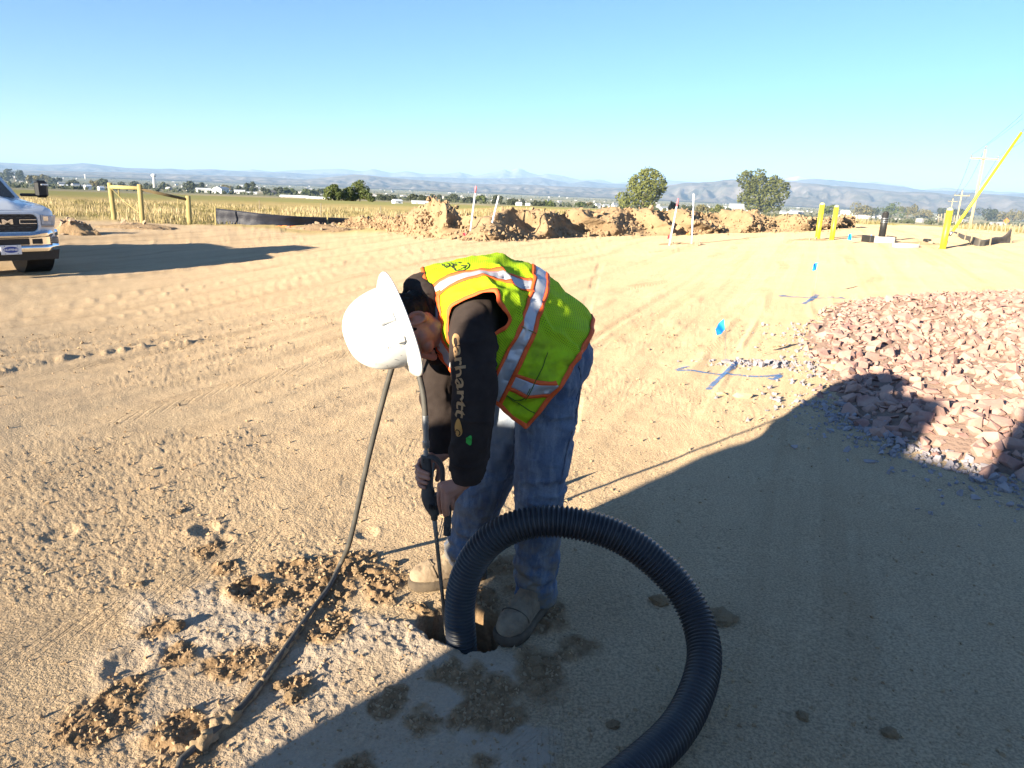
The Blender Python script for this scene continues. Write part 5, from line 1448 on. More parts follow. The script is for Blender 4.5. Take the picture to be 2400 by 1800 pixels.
# ================================================================== THE WORKER
SKIN = M('skin', (.41, .21, .145), .55, (.34, .155, .105), 18, .15, 200, spec=.35, bdist=.001)
HAIR = M('hair', (.012, .009, .008), .75, (.022, .016, .012), 30, .8, 90, stretch=(1, 1, .3), spec=.15)
HOOD = M('black_hoodie', (.030, .022, .020), .95, (.046, .035, .031), 14, .5, 300, spec=.12, bdist=.002)
def denim():
    mt, nt, b = newmat('denim'); k = N(nt); P = k.coord()
    base = k.mix(k.ramp(k.noise(P, 7, 4, .6), [(.35, 0.), (.68, 1.)]), (.070, .100, .170), (.145, .190, .265))
    base = k.mix(k.ramp(k.noise(k.scale(P, (3, 3, .8)), 9, 4, .65), [(.46, 0.), (.70, .7)]), base, (.30, .335, .385))
    base = k.mix(k.ramp(k.noise(k.scale(P, (1, 1, 6)), 160, 2, .6), [(.4, .25), (.6, 0.)]), base, (.02, .035, .09))
    sx = k.n('SeparateXYZ'); k.l(k.n('NewGeometry').outputs['Position'], sx.inputs[0])
    low = k.n('MapRange'); low.inputs['From Min'].default_value = .62; low.inputs['From Max'].default_value = .12; k.l(sx.outputs['Z'], low.inputs['Value'])
    mud = k.math('MULTIPLY', low.outputs[0], k.ramp(k.noise(P, 11, 5, .68), [(.42, 0.), (.60, .95)]))
    fad = k.attr('fade')
    base = k.mix(fad, base, (.42, .43, .44))
    base = k.mix(mud, base, (.20, .165, .12))
    k.l(base, b.inputs['Base Color']); b.inputs['Roughness'].default_value = .9; b.inputs['Specular IOR Level'].default_value = .15
    n = k.bump(k.noise(k.scale(P, (1, 1, 1)), 240, 2, .6), .35, .002); k.l(k.bump(k.noise(P, 26, 4, .6), .35, .010, n), b.inputs['Normal'])
    return mt
DENIM = denim()
BOOT = M('boot_leather', (.36, .275, .185), .85, (.19, .135, .09), 14, .6, 90, spec=.2)
SOLE = M('boot_sole', (.075, .058, .044), .9, (.17, .13, .09), 10, .6, 60, spec=.15)
HATM = M('hat_white', (.74, .73, .70), .35, (.66, .645, .60), 9, .08, 60, spec=.45)

FEET_N = hit(1252, 1460); FEET_F = hit(1020, 1352)
body_org = np.array([0.08, 2.42, 0.0])
t = thing('person', 'worker in lime safety vest and white hard hat bending over the dug hole', 'person', body_org)
PERSON = t
# --- key points
HIPN, KNEEN, ANKN = at(1290, 885, 2.32), at(1264, 1160, 2.33), at(1257, 1385, 2.37)
HIPF, KNEEF, ANKF = at(1238, 905, 2.52), at(1122, 1172, 2.50), at(1090, 1290, 2.57)
SHN, ELN, WRN = at(1114, 752, 2.25), at(1110, 905, 2.105), at(1094, 1122, 2.11)
SHF, ELF, WRF = at(1060, 730, 2.56), at(1026, 930, 2.42), at(1036, 1062, 2.29)
PEL, CHE, NEK = at(1280, 850, 2.42), at(1110, 720, 2.38), at(1000, 690, 2.37)
# --- head frame
HC = at(922, 765, 2.215)
ha = unit(.93 * (-.933 * CX - .358 * CY) + .36 * CZ)       # crown direction
hf = unit(.358 * CX - .933 * CY); hf = unit(hf - (hf @ ha) * ha)   # face direction
hs = np.cross(ha, hf)
if hs @ CZ < 0: hs = -hs                                   # towards the camera (his left)
HD = HC - ha * .040 + hf * .022
def hp(a, f, s): return HD + ha * a + hf * f + hs * s
mb = MB()
mb.ellip(hp(.01, -.008, 0), hf * .096, hs * .078, ha * .112, 20, 14)
mb.capsule(hp(-.055, .028, 0), .062, hp(-.088, .052, 0), .040)
mb.capsule(hp(-.07, .03, .030), .040, hp(-.085, .055, .015), .030); mb.capsule(hp(-.07, .03, -.030), .040, hp(-.085, .055, -.015), .030)
mb.capsule(hp(-.005, .088, 0), .009, hp(-.045, .108, 0), .013); mb.capsule(hp(-.045, .095, .012), .009, hp(-.045, .095, -.012), .009)
mb.capsule(hp(-.072, .088, .018), .008, hp(-.072, .088, -.018), .008)
mb.capsule(hp(.012, .082, .035), .012, hp(.012, .082, -.035), .012)
mb.capsule(hp(-.03, .070, .040), .022, hp(-.03, .070, -.040), .022)
for s in (1, -1):                                          # ears
    ring = [hp(-.012 + .027 * math.cos(q), -.012 + .0165 * math.sin(q), s * (.085 + .006 * (math.sin(q) < .2))) for q in np.linspace(.5, 5.6, 12)]
    for a, b in zip(ring[:-1], ring[1:]): mb.capsule(a, .0058, b, .0058, 8, 3)
    mb.capsule(hp(-.010, -.012, s * .074), .017, hp(-.022, -.010, s * .076), .014)
    mb.capsule(hp(-.042, -.006, s * .078), .010, hp(-.038, -.004, s * .080), .009)
mb.capsule(hp(-.045, -.045, 0), .056, NEK, .056); mb.capsule(NEK, .056, CHE, .09)
for s in (1, -1):
    mb.capsule(hp(-.045, -.005, s * .050), .026, hp(-.085, .040, s * .022), .024); mb.capsule(hp(-.02, .04, s * .045), .030, hp(-.075, .045, s * .025), .026)
mb.capsule(hp(-.06, -.02, 0), .05, hp(-.085, .035, 0), .038)
# trunk, arms and legs under the clothes
mb.capsule(CHE, .105, PEL, .10); mb.capsule(CHE + [0, -.10, -.02], .07, CHE + [0, .10, -.02], .07)
mb.capsule(SHN + [0, .04, 0], .045, ELN, .038); mb.capsule(ELN, .038, WRN, .026)
mb.capsule(SHF - [0, .04, 0], .048, ELF, .040); mb.capsule(ELF, .038, WRF, .026)
mb.capsule(CHE + [0, -.08, 0], .06, SHN + [0, .04, 0], .05); mb.capsule(CHE + [0, .08, 0], .06, SHF - [0, .04, 0], .05)
for H_, K_, A_ in ((HIPN, KNEEN, ANKN), (HIPF, KNEEF, ANKF)):
    mb.capsule(PEL, .09, H_, .075); mb.capsule(H_, .072, K_, .048); mb.capsule(K_, .046, A_, .034); mb.capsule(A_, .034, A_ - [0, 0, .06], .033)
def chain(pts, r):
    pts = [np.asarray(p) for p in pts]
    for i, (a, b) in enumerate(zip(pts[:-1], pts[1:])): mb.capsule(a, r[i], b, r[i + 1], 10, 3)
# near (left) hand lying over the side handle
k0 = at(1082, 1134, 2.115)
mb.capsule(WRN, .026, k0, .023)
for (px, py, Y) in ((1033, 1138, 2.125), (1041, 1144, 2.105), (1050, 1152, 2.098), (1059, 1160, 2.105)):
    mb.capsule(k0, .021, at(px, py, Y), .0125)
mb.capsule(at(1070, 1140, 2.112), .021, at(1044, 1144, 2.112), .016); mb.capsule(at(1072, 1150, 2.118), .018, at(1056, 1156, 2.112), .014)
chain([at(1033, 1138, 2.125), at(1029, 1160, 2.118), at(1030, 1182, 2.122), at(1034, 1202, 2.138)], [.0104, .0083, .0077, .0064])
chain([at(1041, 1144, 2.105), at(1038, 1168, 2.100), at(1039, 1190, 2.106), at(1043, 1209, 2.124)], [.0104, .0085, .0078, .0065])
chain([at(1050, 1152, 2.098), at(1048, 1172, 2.094), at(1048, 1190, 2.100), at(1050, 1206, 2.118)], [.0102, .0083, .0076, .0064])
chain([at(1059, 1160, 2.105), at(1060, 1174, 2.104), at(1061, 1186, 2.112), at(1061, 1193, 2.128)], [.0096, .0076, .0069, .0060])
chain([at(1078, 1146, 2.13), at(1070, 1158, 2.155), at(1062, 1172, 2.172), at(1056, 1184, 2.178)], [.0150, .0120, .0102, .0085])
# far (right) hand closed round the rear grip
k1 = at(1020, 1076, 2.275)
mb.capsule(WRF, .026, k1, .023); mb.capsule(k1, .023, at(994, 1098, 2.248), .020); mb.capsule(at(1010, 1074, 2.265), .020, at(990, 1082, 2.245), .017); mb.capsule(k1, .022, at(994, 1118, 2.25), .016)
for a, b, c, d in (((986, 1084, 2.24), (978, 1094, 2.215), (984, 1104, 2.182), (1004, 1111, 2.166)), ((984, 1097, 2.24), (977, 1107, 2.212), (984, 1116, 2.180), (1005, 1122, 2.164)), ((985, 1110, 2.24), (978, 1120, 2.212), (985, 1128, 2.182), (1000, 1133, 2.168)), ((988, 1122, 2.24), (982, 1132, 2.214), (986, 1139, 2.190), (996, 1143, 2.178))):
    chain([at(*a), at(*b), at(*c), at(*d)], [.0098, .0086, .0080, .0068])
chain([at(1024, 1080, 2.265), at(1031, 1098, 2.25), at(1029, 1112, 2.236), at(1025, 1124, 2.225)], [.015, .012, .0102, .0088])
V, Nn, Fs = remesh(mb, .0030, 3, .45)
skin = part('body', (V, Fs), SKIN, t, True)
# eyes and brows
for s in (1, -1):
    m2 = MB(); m2.ellip(hp(-.002, .066, s * .028), hf * .0105, hs * .0105, ha * .0095, 12, 8); e = part('eye', m2, M('eye_white', (.7, .68, .65), .3), t, True)
    m2 = MB(); m2.ellip(hp(-.003, .0750, s * .028), hf * .003, hs * .0055, ha * .0055, 10, 6); part('iris', m2, HAIR, e, True)
    m2 = MB(); m2.tube(catmull([hp(.016, .088, s * .016), hp(.020, .090, s * .034), hp(.015, .078, s * .048)], 8), [.002, .0035, .004, .004, .0035, .003, .0025, .0015], 6); part('eyebrow', m2, HAIR, t, True)
# hair: thick at the nape, short sideburn
mb = MB()
mb.ellip(hp(.008, -.040, 0), hf * .074, hs * .0815, ha * .112, 20, 14)
mb.ellip(hp(-.058, -.058, 0), hf * .052, hs * .066, ha * .052, 18, 10)
for s in (1, -1): mb.capsule(hp(-.015, -.050, s * .058), .026, hp(-.055, -.040, s * .046), .022); mb.capsule(hp(.03, .010, s * .070), .014, hp(-.002, .016, s * .0735), .007)
V, Nn, Fs = remesh(mb, .005, 2)
V = V + Nn * (fbm3(V * np.array([90, 90, 30]), 3, 8) * .006)[:, None]
hair = part('hair', (V, Fs), HAIR, t, True)
mb = MB(); r = np.random.default_rng(2)
for k in range(170):
    s0 = r.uniform(-.9, .9); a0 = r.uniform(-.10, .02); q = hp(a0, -.085 + .03 * abs(s0) + .02 * (a0 < -.06), s0 * .074)
    dr = unit(-hf * r.uniform(.3, 1) - ha * r.uniform(.2, 1.4) + hs * s0 * .8 + r.normal(size=3) * .35); L = r.uniform(.015, .042)
    mb.tube(catmull([q - dr * .01, q + dr * L * .6, q + dr * L + (-ha) * .012 - np.array([0, 0, .01])], 5), np.linspace(.0014, .0004, 5), 4)
part('hair_strands', mb, HAIR, hair)

# --- hard hat
def hat():
    def surf(r_, th, up):        # elliptical plan: front-back longer
        return HC + ha * up + hf * r_ * math.cos(th) * 1.09 + hs * r_ * math.sin(th) * .95
    th = np.linspace(0, 2 * math.pi, 72, endpoint=False)
    mb = MB(); rings = []
    for k in range(15):
        q = k / 14 * math.pi / 2; r_ = .117 * math.cos(q) ** .82 + .001; up = .008 + .140 * math.sin(q) ** 1.05
        row = []
        for a in th:
            lat = abs(r_ * math.sin(a)); rid = .007 * math.exp(-((r_ * math.sin(a)) / .016) ** 2) * sstep(math.sin(q), .25, .6)
            rid += .004 * math.exp(-((lat - .045) / .010) ** 2) * sstep(math.sin(q), .35, .7)
            row.append(surf(r_, a, up + rid))
        rings.append(row)
    inner = [[HC + (np.array(p) - HC) * .975 - ha * .002 for p in row] for row in rings]
    mb.loft(rings, False); mb.loft([row[::-1] for row in inner], False)
    o = part('hard_hat', mb, HATM, PERSON, True)
    mb = MB(); prof = [(.1165, .012), (.120, .006), (.128, .002), (.140, -.003), (.150, -.009), (.1525, -.013), (.1525, -.0165), (.149, -.0135), (.139, -.008), (.127, -.003), (.117, .000), (.1135, .004)]
    rings = []
    for r_, up in prof:
        row = []
        for a in th:
            ext = 1 + .05 * max(0, math.cos(a)) ** 2 * (r_ - .115) / .04 + .02 * max(0, -math.cos(a)) * (r_ - .115) / .04
            dr = -.010 * (abs(math.cos(a)) ** 2) * (r_ - .115) / .04
            row.append(surf(r_ * ext, a, up + dr))
        rings.append(row)
    mb.loft(rings + [rings[0]], False); part('brim', mb, HATM, o, True)
    # slots and bracket on the side
    for a, rr, up, sz, nm in ((math.radians(64), .122, .020, (.016, .022, .026), 'bracket'), (math.radians(96), .118, .040, (.012, .030, .050), 'side_pad'), (math.radians(-64), .122, .020, (.016, .022, .026), 'bracket'), (math.radians(-96), .118, .040, (.012, .030, .050), 'side_pad')):
        c = surf(rr - .002, a, up); n_ = unit(hf * math.cos(a) * .95 + hs * math.sin(a) * 1.09); tt = unit(np.cross(ha, n_))
        mb = MB(); mb.box(c, sz, np.array([n_, tt, ha]).T, .004); part(nm, mb, HATM, o)
    # scuffs: small grey scratches on the crown
    r = np.random.default_rng(8)
    mb = MB()
    for k in range(46):
        a = r.uniform(.25, 1.9); q = r.uniform(.1, .9); 
        def sp(a_, q_): 
            r_ = .117 * math.cos(q_) ** .82 + .001; return surf(r_, a_, .008 + .140 * math.sin(q_) ** 1.05)
        c = sp(a, q); n_ = unit(c - HC - ha * .02); L = r.uniform(.001, .006) if k > 5 else r.uniform(.008, .02); d = unit(np.cross(n_, r.normal(size=3)))
        mb.box(c + n_ * .0002, (L, .0010 if k > 5 else .0014, .0006), np.array([d, np.cross(n_, d), n_]).T)
    part('scuff', mb, M('scuff', (.28, .26, .23), .8), o)
    mb = MB()
    mb.loft([[HC + ha * .004 + hf * .108 * math.cos(a) + hs * .090 * math.sin(a) for a in th], [HC - ha * .022 + hf * .106 * math.cos(a) + hs * .088 * math.sin(a) for a in th]], False); part('headband', mb, BLKP, o, True)
hat()

# --- jeans
mb = MB()
mb.ellip(at(1300, 835, 2.42), np.array([.12, 0, -.05]), np.array([0, .17, 0]), np.array([.05, 0, .13]), 20, 12)
mb.capsule(at(1285, 850, 2.34), .115, at(1285, 850, 2.50), .115)
for H_, K_, A_, rr, lo in ((HIPN, KNEEN, ANKN, (.108, .086, .077), .03), (HIPF, KNEEF, ANKF, (.108, .090, .080), .02)):
    mid = .5 * (H_ + K_) ; mb.capsule(H_, rr[0], mid, (rr[0] + rr[1]) / 2 + .004); mb.capsule(mid, (rr[0] + rr[1]) / 2 + .004, K_, rr[1]); sh = .5 * (K_ + A_); mb.capsule(K_, rr[1], sh, rr[1] - .006)
    P_ = [K_, sh, A_ - [0, 0, .015]]
    mb.tube(P_ + [A_ - [0, 0, .035]], [rr[1] - .008, rr[1] - .008, rr[2], rr[2] * 1.01], 20)
V, Nn, Fs = remesh(mb, .0062, 6, .5)
w1 = fbm3(V * np.array([9, 9, 17]), 3, 31)
fold = np.maximum(0, 1 - np.abs(w1) * 5)                   # sharp-ish creases
zl = V[:, 2]
kn = np.exp(-((zl - .50) / .10) ** 2) + .6 * np.exp(-((zl - .78) / .10) ** 2) + 1.2 * np.exp(-((zl - .17) / .09) ** 2)
stack = np.sin((zl + .02 * fbm3(V * 12, 2, 35) + V[:, 0] * .25) * 95) * np.exp(-((zl - .19) / .08) ** 2)
V = V + Nn * (w1 * .008 + fold * .006 * (.4 + kn) + stack * .005 + fbm3(V * 38, 2, 33) * .0022)[:, None]
jeans = part('jeans', (V, Fs), DENIM, t, True)
fa = jeans.data.attributes.new('fade', 'FLOAT', 'POINT')
fv = np.exp(-((V - at(1175, 1010, 2.42)) ** 2 / np.array([.10, .16, .15]) ** 2).sum(1)) * .5 + np.exp(-((V - at(1240, 1010, 2.24)) ** 2 / np.array([.06, .08, .12]) ** 2).sum(1)) * .15
fa.data.foreach_set('value', np.clip(fv * (.7 + .6 * fbm3(V * 30, 2, 3)), 0, .8).astype(np.float32))
def on_surface(P, pts, Nrm, off):
    d = ((pts - P) ** 2).sum(1); i = int(np.argmin(d)); return pts[i] + Nrm[i] * off
# outer seam of the far leg, inner seam of the near one, hems
STITCH = M('denim_seam', (.05, .075, .14), .9, (.16, .17, .2), 60)
for path in ([(1208, 960, 2.42), (1205, 1040, 2.42), (1192, 1110, 2.42), (1166, 1180, 2.43), (1140, 1240, 2.45), (1118, 1300, 2.5)], [(1330, 860, 2.3), (1338, 940, 2.3), (1325, 1040, 2.27), (1305, 1130, 2.27)]):
    Q = catmull([at(*p) for p in path], 40); Q = np.array([on_surface(q, V, Nn, .0015) for q in Q]); ker = np.ones(5) / 5
    for i in range(3): Q[2:-2, i] = np.convolve(Q[:, i], ker, 'valid')
    m2 = MB(); m2.tube(Q, .0028, 6); part('seam', m2, STITCH, jeans, True)
# back pocket outline and belt loop
m2 = MB(); Q = [(1330, 900, 2.30), (1352, 905, 2.36), (1348, 960, 2.36), (1336, 985, 2.32), (1322, 965, 2.28), (1330, 900, 2.30)]
Q = catmull([at(*p) for p in Q], 40); Q = np.array([on_surface(q, V, Nn, .001) for q in Q]); m2.tube(Q, .0022, 5); part('pocket', m2, STITCH, jeans, True)
m2 = MB(); c = at(1357, 872, 2.36); m2.box(c, (.02, .03, .045), bev=.006); part('belt_loop', m2, DENIM, jeans)

# --- boots
def boot(toe, heel, ank, lab):
    toe = np.asarray(toe); heel = np.asarray(heel); d = unit((toe - heel) * [1, 1, 0]); L = np.linalg.norm((toe - heel)[:2]); s = np.cross([0, 0, 1], d); z0 = float(H0(heel[0], heel[1])) + .012
    def sec(u, w, h, sh=0.):
        row = []
        for q in np.linspace(0, 2 * math.pi, 24, endpoint=False):
            y = math.cos(q); z = math.sin(q)
            zz = .028 + (h - .028) * (max(z, 0) ** (.75)) if z > 0 else .028 - .006 * abs(z)
            ww = w * (np.sign(y) * abs(y) ** .8)
            row.append(heel + d * (u * L) + s * (ww + sh) + np.array([0, 0, z0 - heel[2] + zz]))
        return row
    mb = MB()
    st = [(-.01, .020, .06), (.02, .038, .10), (.12, .043, .125), (.25, .044, .135), (.38, .045, .125), (.50, .047, .108), (.62, .051, .092), (.74, .053, .085), (.85, .050, .078), (.93, .040, .066), (.98, .026, .052), (1.0, .010, .04)]
    mb.loft([sec(*q) for q in st])
    # shaft
    top = np.asarray(ank) + [0, 0, .06]; b0 = heel + d * L * .20 + [0, 0, z0 - heel[2] + .06]
    mb.capsule(b0, .044, .5 * (b0 + top), .047); mb.capsule(.5 * (b0 + top), .047, top, .047)
    mb.capsule(heel + d * L * .42 + [0, 0, z0 - heel[2] + .075], .040, b0 + [0, 0, .05], .042)
    V, Nn, Fs = remesh(mb, .0052, 3)
    zz = V[:, 2] - z0
    cr = np.maximum(0, 1 - np.abs(fbm3(V * 24, 2, 41)) * 6) * np.exp(-((zz - .10) / .05) ** 2)
    V = V + Nn * (fbm3(V * 16, 3, 43) * .005 - cr * .006 + fbm3(V * 70, 2, 45) * .0012)[:, None]
    o = part('boot', (V, Fs), BOOT, PERSON, True); o['label'] = lab
    mb = MB(); rings = []
    for zq, g in ((0., .0), (.0, .004), (.018, .006), (.030, .005), (.033, .001)):
        row = []
        for q in np.linspace(0, 2 * math.pi, 40, endpoint=False):
            u = .5 + .515 * math.cos(q); w = np.interp(u, [-.02, 0, .05, .2, .4, .6, .75, .9, .97, 1.02], [.0, .03, .041, .046, .046, .052, .056, .049, .033, .0])
            row.append(heel + d * (u * L * 1.0) + d * g * math.cos(q) + s * ((w + g) * np.sign(math.sin(q)) * min(1, abs(math.sin(q)) * 3) ** .6) + np.array([0, 0, z0 - heel[2] - .008 + zq]))
        rings.append(row)
    mb.loft(rings); part('sole', mb, SOLE, o, True)
    # toe-cap welt seam
    mb = MB(); Q = [heel + d * L * (.70 + .05 * math.cos(q)) + s * .0535 * math.sin(q) + np.array([0, 0, z0 - heel[2] + .034 + .054 * max(0, math.cos(q)) ** .7]) for q in np.linspace(-1.5, 1.5, 24)]
    mb.tube(Q, .0022, 5); part('toe_seam', mb, SOLE, o, True)
    return o
gN = hit(1178, 1514); gNh = ANKN * [1, 1, 0]; gN = gN * [1, 1, 0]; print('near foot', np.linalg.norm(gN - gNh))
boot(gN, gN - unit(gN - gNh) * .305, ANKN, 'near boot crusted with dried mud at the edge of the hole')
gF = hit(962, 1378) * [1, 1, 0]; gFh = ANKF * [1, 1, 0]; print('far foot', np.linalg.norm(gF - gFh))
boot(gF, gF - unit(gF - gFh) * .30, ANKF, 'far boot with its toe in the sun')

# --- hoodie: trunk, far sleeve, gathered hood
mb = MB()
mb.capsule(at(1020, 705, 2.38), .095, CHE, .135); mb.capsule(CHE, .135, at(1200, 780, 2.40), .135); mb.capsule(at(1200, 780, 2.40), .135, at(1290, 850, 2.42), .13)
mb.capsule(CHE + [0, -.06, -.02], .095, CHE + [0, .10, -.01], .095)
mb.capsule(CHE + [-.03, .10, 0], .09, SHF, .085); mb.capsule(SHF, .080, ELF, .064); mb.capsule(ELF, .064, WRF + unit(ELF - WRF) * .05, .050); mb.capsule(WRF + unit(ELF - WRF) * .06, .046, WRF + unit(ELF - WRF) * .025, .043)
mb.capsule(CHE + [-.01, -.08, -.02], .085, at(1114, 748, 2.26), .072)
# hood rolled behind the neck
mb.capsule(at(980, 668, 2.35), .036, at(1002, 700, 2.26), .038); mb.capsule(at(980, 668, 2.35), .036, at(976, 674, 2.45), .036); mb.capsule(at(1002, 700, 2.26), .040, at(1014, 765, 2.27), .046); mb.capsule(at(1014, 765, 2.27), .046, at(1024, 815, 2.29), .055)
mb.capsule(at(962, 674, 2.36), .022, at(990, 672, 2.36), .05); mb.capsule(at(985, 700, 2.36), .062, at(1010, 700, 2.38), .075)
V, Nn, Fs = remesh(mb, .0062, 5, .5)
V = V + Nn * (fbm3(V * np.array([14, 14, 22]), 3, 51) * .007 + np.maximum(0, 1 - np.abs(fbm3(V * 13, 2, 53)) * 5) * .005)[:, None]
hood = part('hoodie', (V, Fs), HOOD, t, True)
# near sleeve as a loft so that its print can lie on it
SLP = catmull([at(1126, 715, 2.36), at(1118, 732, 2.255), at(1108, 785, 2.165), at(1110, 860, 2.115), at(1112, 930, 2.085), at(1106, 1000, 2.085), at(1099, 1070, 2.10), at(1096, 1110, 2.108), at(1096, 1126, 2.11)], 90)
slr = np.interp(np.linspace(0, 1, 90), [0, .1, .25, .42, .55, .7, .85, .93, .96, 1], [.070, .074, .074, .069, .065, .060, .054, .048, .044, .043])
STAN = np.gradient(SLP, axis=0); STAN /= np.linalg.norm(STAN, axis=1, keepdims=True)
SARC = np.concatenate([[0], np.cumsum(np.linalg.norm(np.diff(SLP, axis=0), axis=1))])
def sleeve_pt(arc, ang, off=0.):
    """arc length down the sleeve, angle from the camera-facing line (+ towards image right)"""
    arc = np.asarray(arc, float); ang = np.asarray(ang, float)
    c = np.stack([np.interp(arc, SARC, SLP[:, i]) for i in range(3)], -1); T = np.stack([np.interp(arc, SARC, STAN[:, i]) for i in range(3)], -1); T /= np.linalg.norm(T, axis=-1, keepdims=True)
    r_ = np.interp(arc, SARC, slr)
    f = CZ - (T @ CZ)[..., None] * T; f /= np.linalg.norm(f, axis=-1, keepdims=True)
    s = CX - (T @ CX)[..., None] * T; s = s - (s * f).sum(-1, keepdims=True) * f; s /= np.linalg.norm(s, axis=-1, keepdims=True)
    u = np.stack([arc * 16, np.cos(ang) * 1.6, np.sin(ang) * 1.6], -1)
    w = fbm3(u, 3, 61) * .008 + np.maximum(0, 1 - np.abs(vn3(u * np.array([1.3, .6, .6]) + 9, 63)) * 4) * .006
    w = w * np.where(arc > SARC[-1] * .94, .2, 1.) + np.where(arc > SARC[-1] * .94, np.sin(ang * 40) * .0008, 0)
    rr = r_ + w + off
    return c + f * (np.cos(ang) * rr)[..., None] + s * (np.sin(ang) * rr)[..., None]
aa = np.linspace(-math.pi, math.pi, 49)[:-1]; la = np.linspace(0, SARC[-1], 130)
L_, A_ = np.meshgrid(la, aa, indexing='ij'); mb = MB(); mb.loft(sleeve_pt(L_, A_)); sl = part('sleeve', mb, HOOD, t, True); sl['label'] = 'near sleeve with tan lettering down its length'
TANP = M('tan_print', (.42, .25, .12), .8, (.34, .20, .09), 40)
def print_on_sleeve(name, V2, Fs, arc0, ang0, mat):
    """2-D print: x runs down the sleeve, y towards the image right"""
    V2 = np.asarray(V2); arc = arc0 + V2[:, 0]; ang = ang0 + V2[:, 1] / np.interp(arc, SARC, slr)
    part(name, (sleeve_pt(arc, ang, .0022), Fs), mat, sl)
def tess(V, Fs, maxe):
    bm = bmesh.new()
    for v in V: bm.verts.new(v)
    bm.verts.ensure_lookup_table()
    for f in Fs:
        try: bm.faces.new([bm.verts[i] for i in f])
        except ValueError: pass
    bmesh.ops.triangulate(bm, faces=bm.faces)
    for _ in range(4):
        es = [e for e in bm.edges if e.calc_length() > maxe]
        if not es: break
        bmesh.ops.subdivide_edges(bm, edges=es, cuts=1); bmesh.ops.triangulate(bm, faces=bm.faces)
    bm.verts.index_update(); V = np.array([v.co[:] for v in bm.verts]); Fs = [tuple(v.index for v in f.verts) for f in bm.faces]; bm.free(); return V, Fs
V2, F2 = text_mesh('carhartt', .052, 0, 'LEFT', 0, .0011); w0 = V2[:, 0].max(); V2 = V2 * [.215 / w0, 1.05, 1]
V2, F2 = tess(V2, F2, .006); SPY = proj(SLP)[:, 1]; arc_y = lambda y: float(np.interp(y, SPY, SARC)); print_on_sleeve('lettering', V2 * [(arc_y(968) - arc_y(800)) / .215, 1, 1], F2, arc_y(800), -.80, TANP); AE = arc_y(990)
q = np.linspace(0, 2 * math.pi, 40, endpoint=False); drop = np.stack([AE + .027 * np.cos(q), .010 + .015 * np.sin(q) * (1 - .35 * np.sign(-np.cos(q)) * np.abs(np.cos(q))), 0 * q], -1)
V2, F2 = tess(drop, [tuple(range(40))], .008); print_on_sleeve('emblem', V2, F2, .0, -.80, M('emblem_tan', (.50, .25, .06), .8, (.42, .2, .05), 40))
ring = []; 
for rr in (.0095, .0065): ring += [(AE + .016 + rr * math.cos(a), .010 + rr * math.sin(a), 0) for a in np.linspace(.5, 5.2, 20)]
V2, F2 = tess(np.array(ring), [(i, i + 1, 21 + i, 20 + i) for i in range(19)], .008); V2 = np.asarray(V2)
part('emblem_curl', (sleeve_pt(V2[:, 0], -.80 + V2[:, 1] / np.interp(V2[:, 0], SARC, slr), .0034), F2), HOOD, sl)
blob = np.stack([AE + .030 + .013 * np.cos(q) * (1 + .2 * np.sin(3 * q)), .048 + .011 * np.sin(q) * (1 + .25 * np.cos(2 * q)), 0 * q], -1)
V2, F2 = tess(blob, [tuple(range(40))], .008); print_on_sleeve('paint_blot', V2, F2, 0, -.80, M('green_blot', (.05, .42, .06), .7, (.04, .36, .05), 40))

# --- safety vest
def r1(x, y, Y): return at(780 + x / 3.456, 580 + y / 3.456, Y)
CG = [  # stations from neck to hem; columns from spine to front edge (near side), in zoomed photo coordinates with depth
    [(720, 182, 2.385), (752, 280, 2.31), (800, 420, 2.255), (818, 640, 2.235), (835, 850, 2.255)],
    [(960, 112, 2.385), (965, 215, 2.265), (955, 390, 2.195), (930, 690, 2.185), (925, 950, 2.22)],
    [(1220, 82, 2.39), (1240, 195, 2.235), (1250, 400, 2.135), (1160, 760, 2.145), (1010, 1075, 2.20)],
    [(1450, 125, 2.395), (1455, 265, 2.235), (1420, 490, 2.140), (1280, 850, 2.150), (1140, 1165, 2.20)],
    [(1670, 205, 2.40), (1650, 400, 2.240), (1555, 670, 2.155), (1420, 970, 2.155), (1300, 1235, 2.19)],
    [(1890, 365, 2.41), (1850, 590, 2.250), (1755, 850, 2.170), (1600, 1130, 2.160), (1435, 1345, 2.19)],
    [(2105, 590, 2.42), (2050, 770, 2.275), (1965, 935, 2.195), (1800, 1180, 2.175), (1575, 1455, 2.20)]]
CGP = np.array([[r1(*c) for c in row] for row in CG])          # 7 x 5 x 3
far = CGP[:, 1:].copy(); YC = CGP[:, :1, 1:2]; far[:, :, 1:2] = 2 * YC - far[:, :, 1:2]; far[:, :, 0] -= .015
far[:, :, 2] -= np.linspace(0, .02, 4)[None]
CTRL = np.concatenate([far[:, ::-1], CGP], 1)                    # 7 x 9
def cr_w(f): return np.stack([-.5 * f + f ** 2 - .5 * f ** 3, 1 - 2.5 * f ** 2 + 1.5 * f ** 3, .5 * f + 2 * f ** 2 - 1.5 * f ** 3, -.5 * f ** 2 + .5 * f ** 3], -1)
def vest_raw(u, v):
    """u: 0 neck .. 6 hem, v: -1 far front .. 0 spine .. 1 near front"""
    u = np.clip(np.asarray(u, float), -.15, 6.15); v = np.clip(np.asarray(v, float), -1.02, 1.02); w = (v + 1) * 4
    iu = np.clip(np.floor(u).astype(int), 0, 5); iv = np.clip(np.floor(w).astype(int), 0, 7)
    wu = cr_w(u - iu); wv = cr_w(w - iv); S = 0
    for a in range(4):
        for b in range(4):
            S = S + (wu[..., a] * wv[..., b])[..., None] * CTRL[np.clip(iu + a - 1, 0, 6), np.clip(iv + b - 1, 0, 8)]
    return S
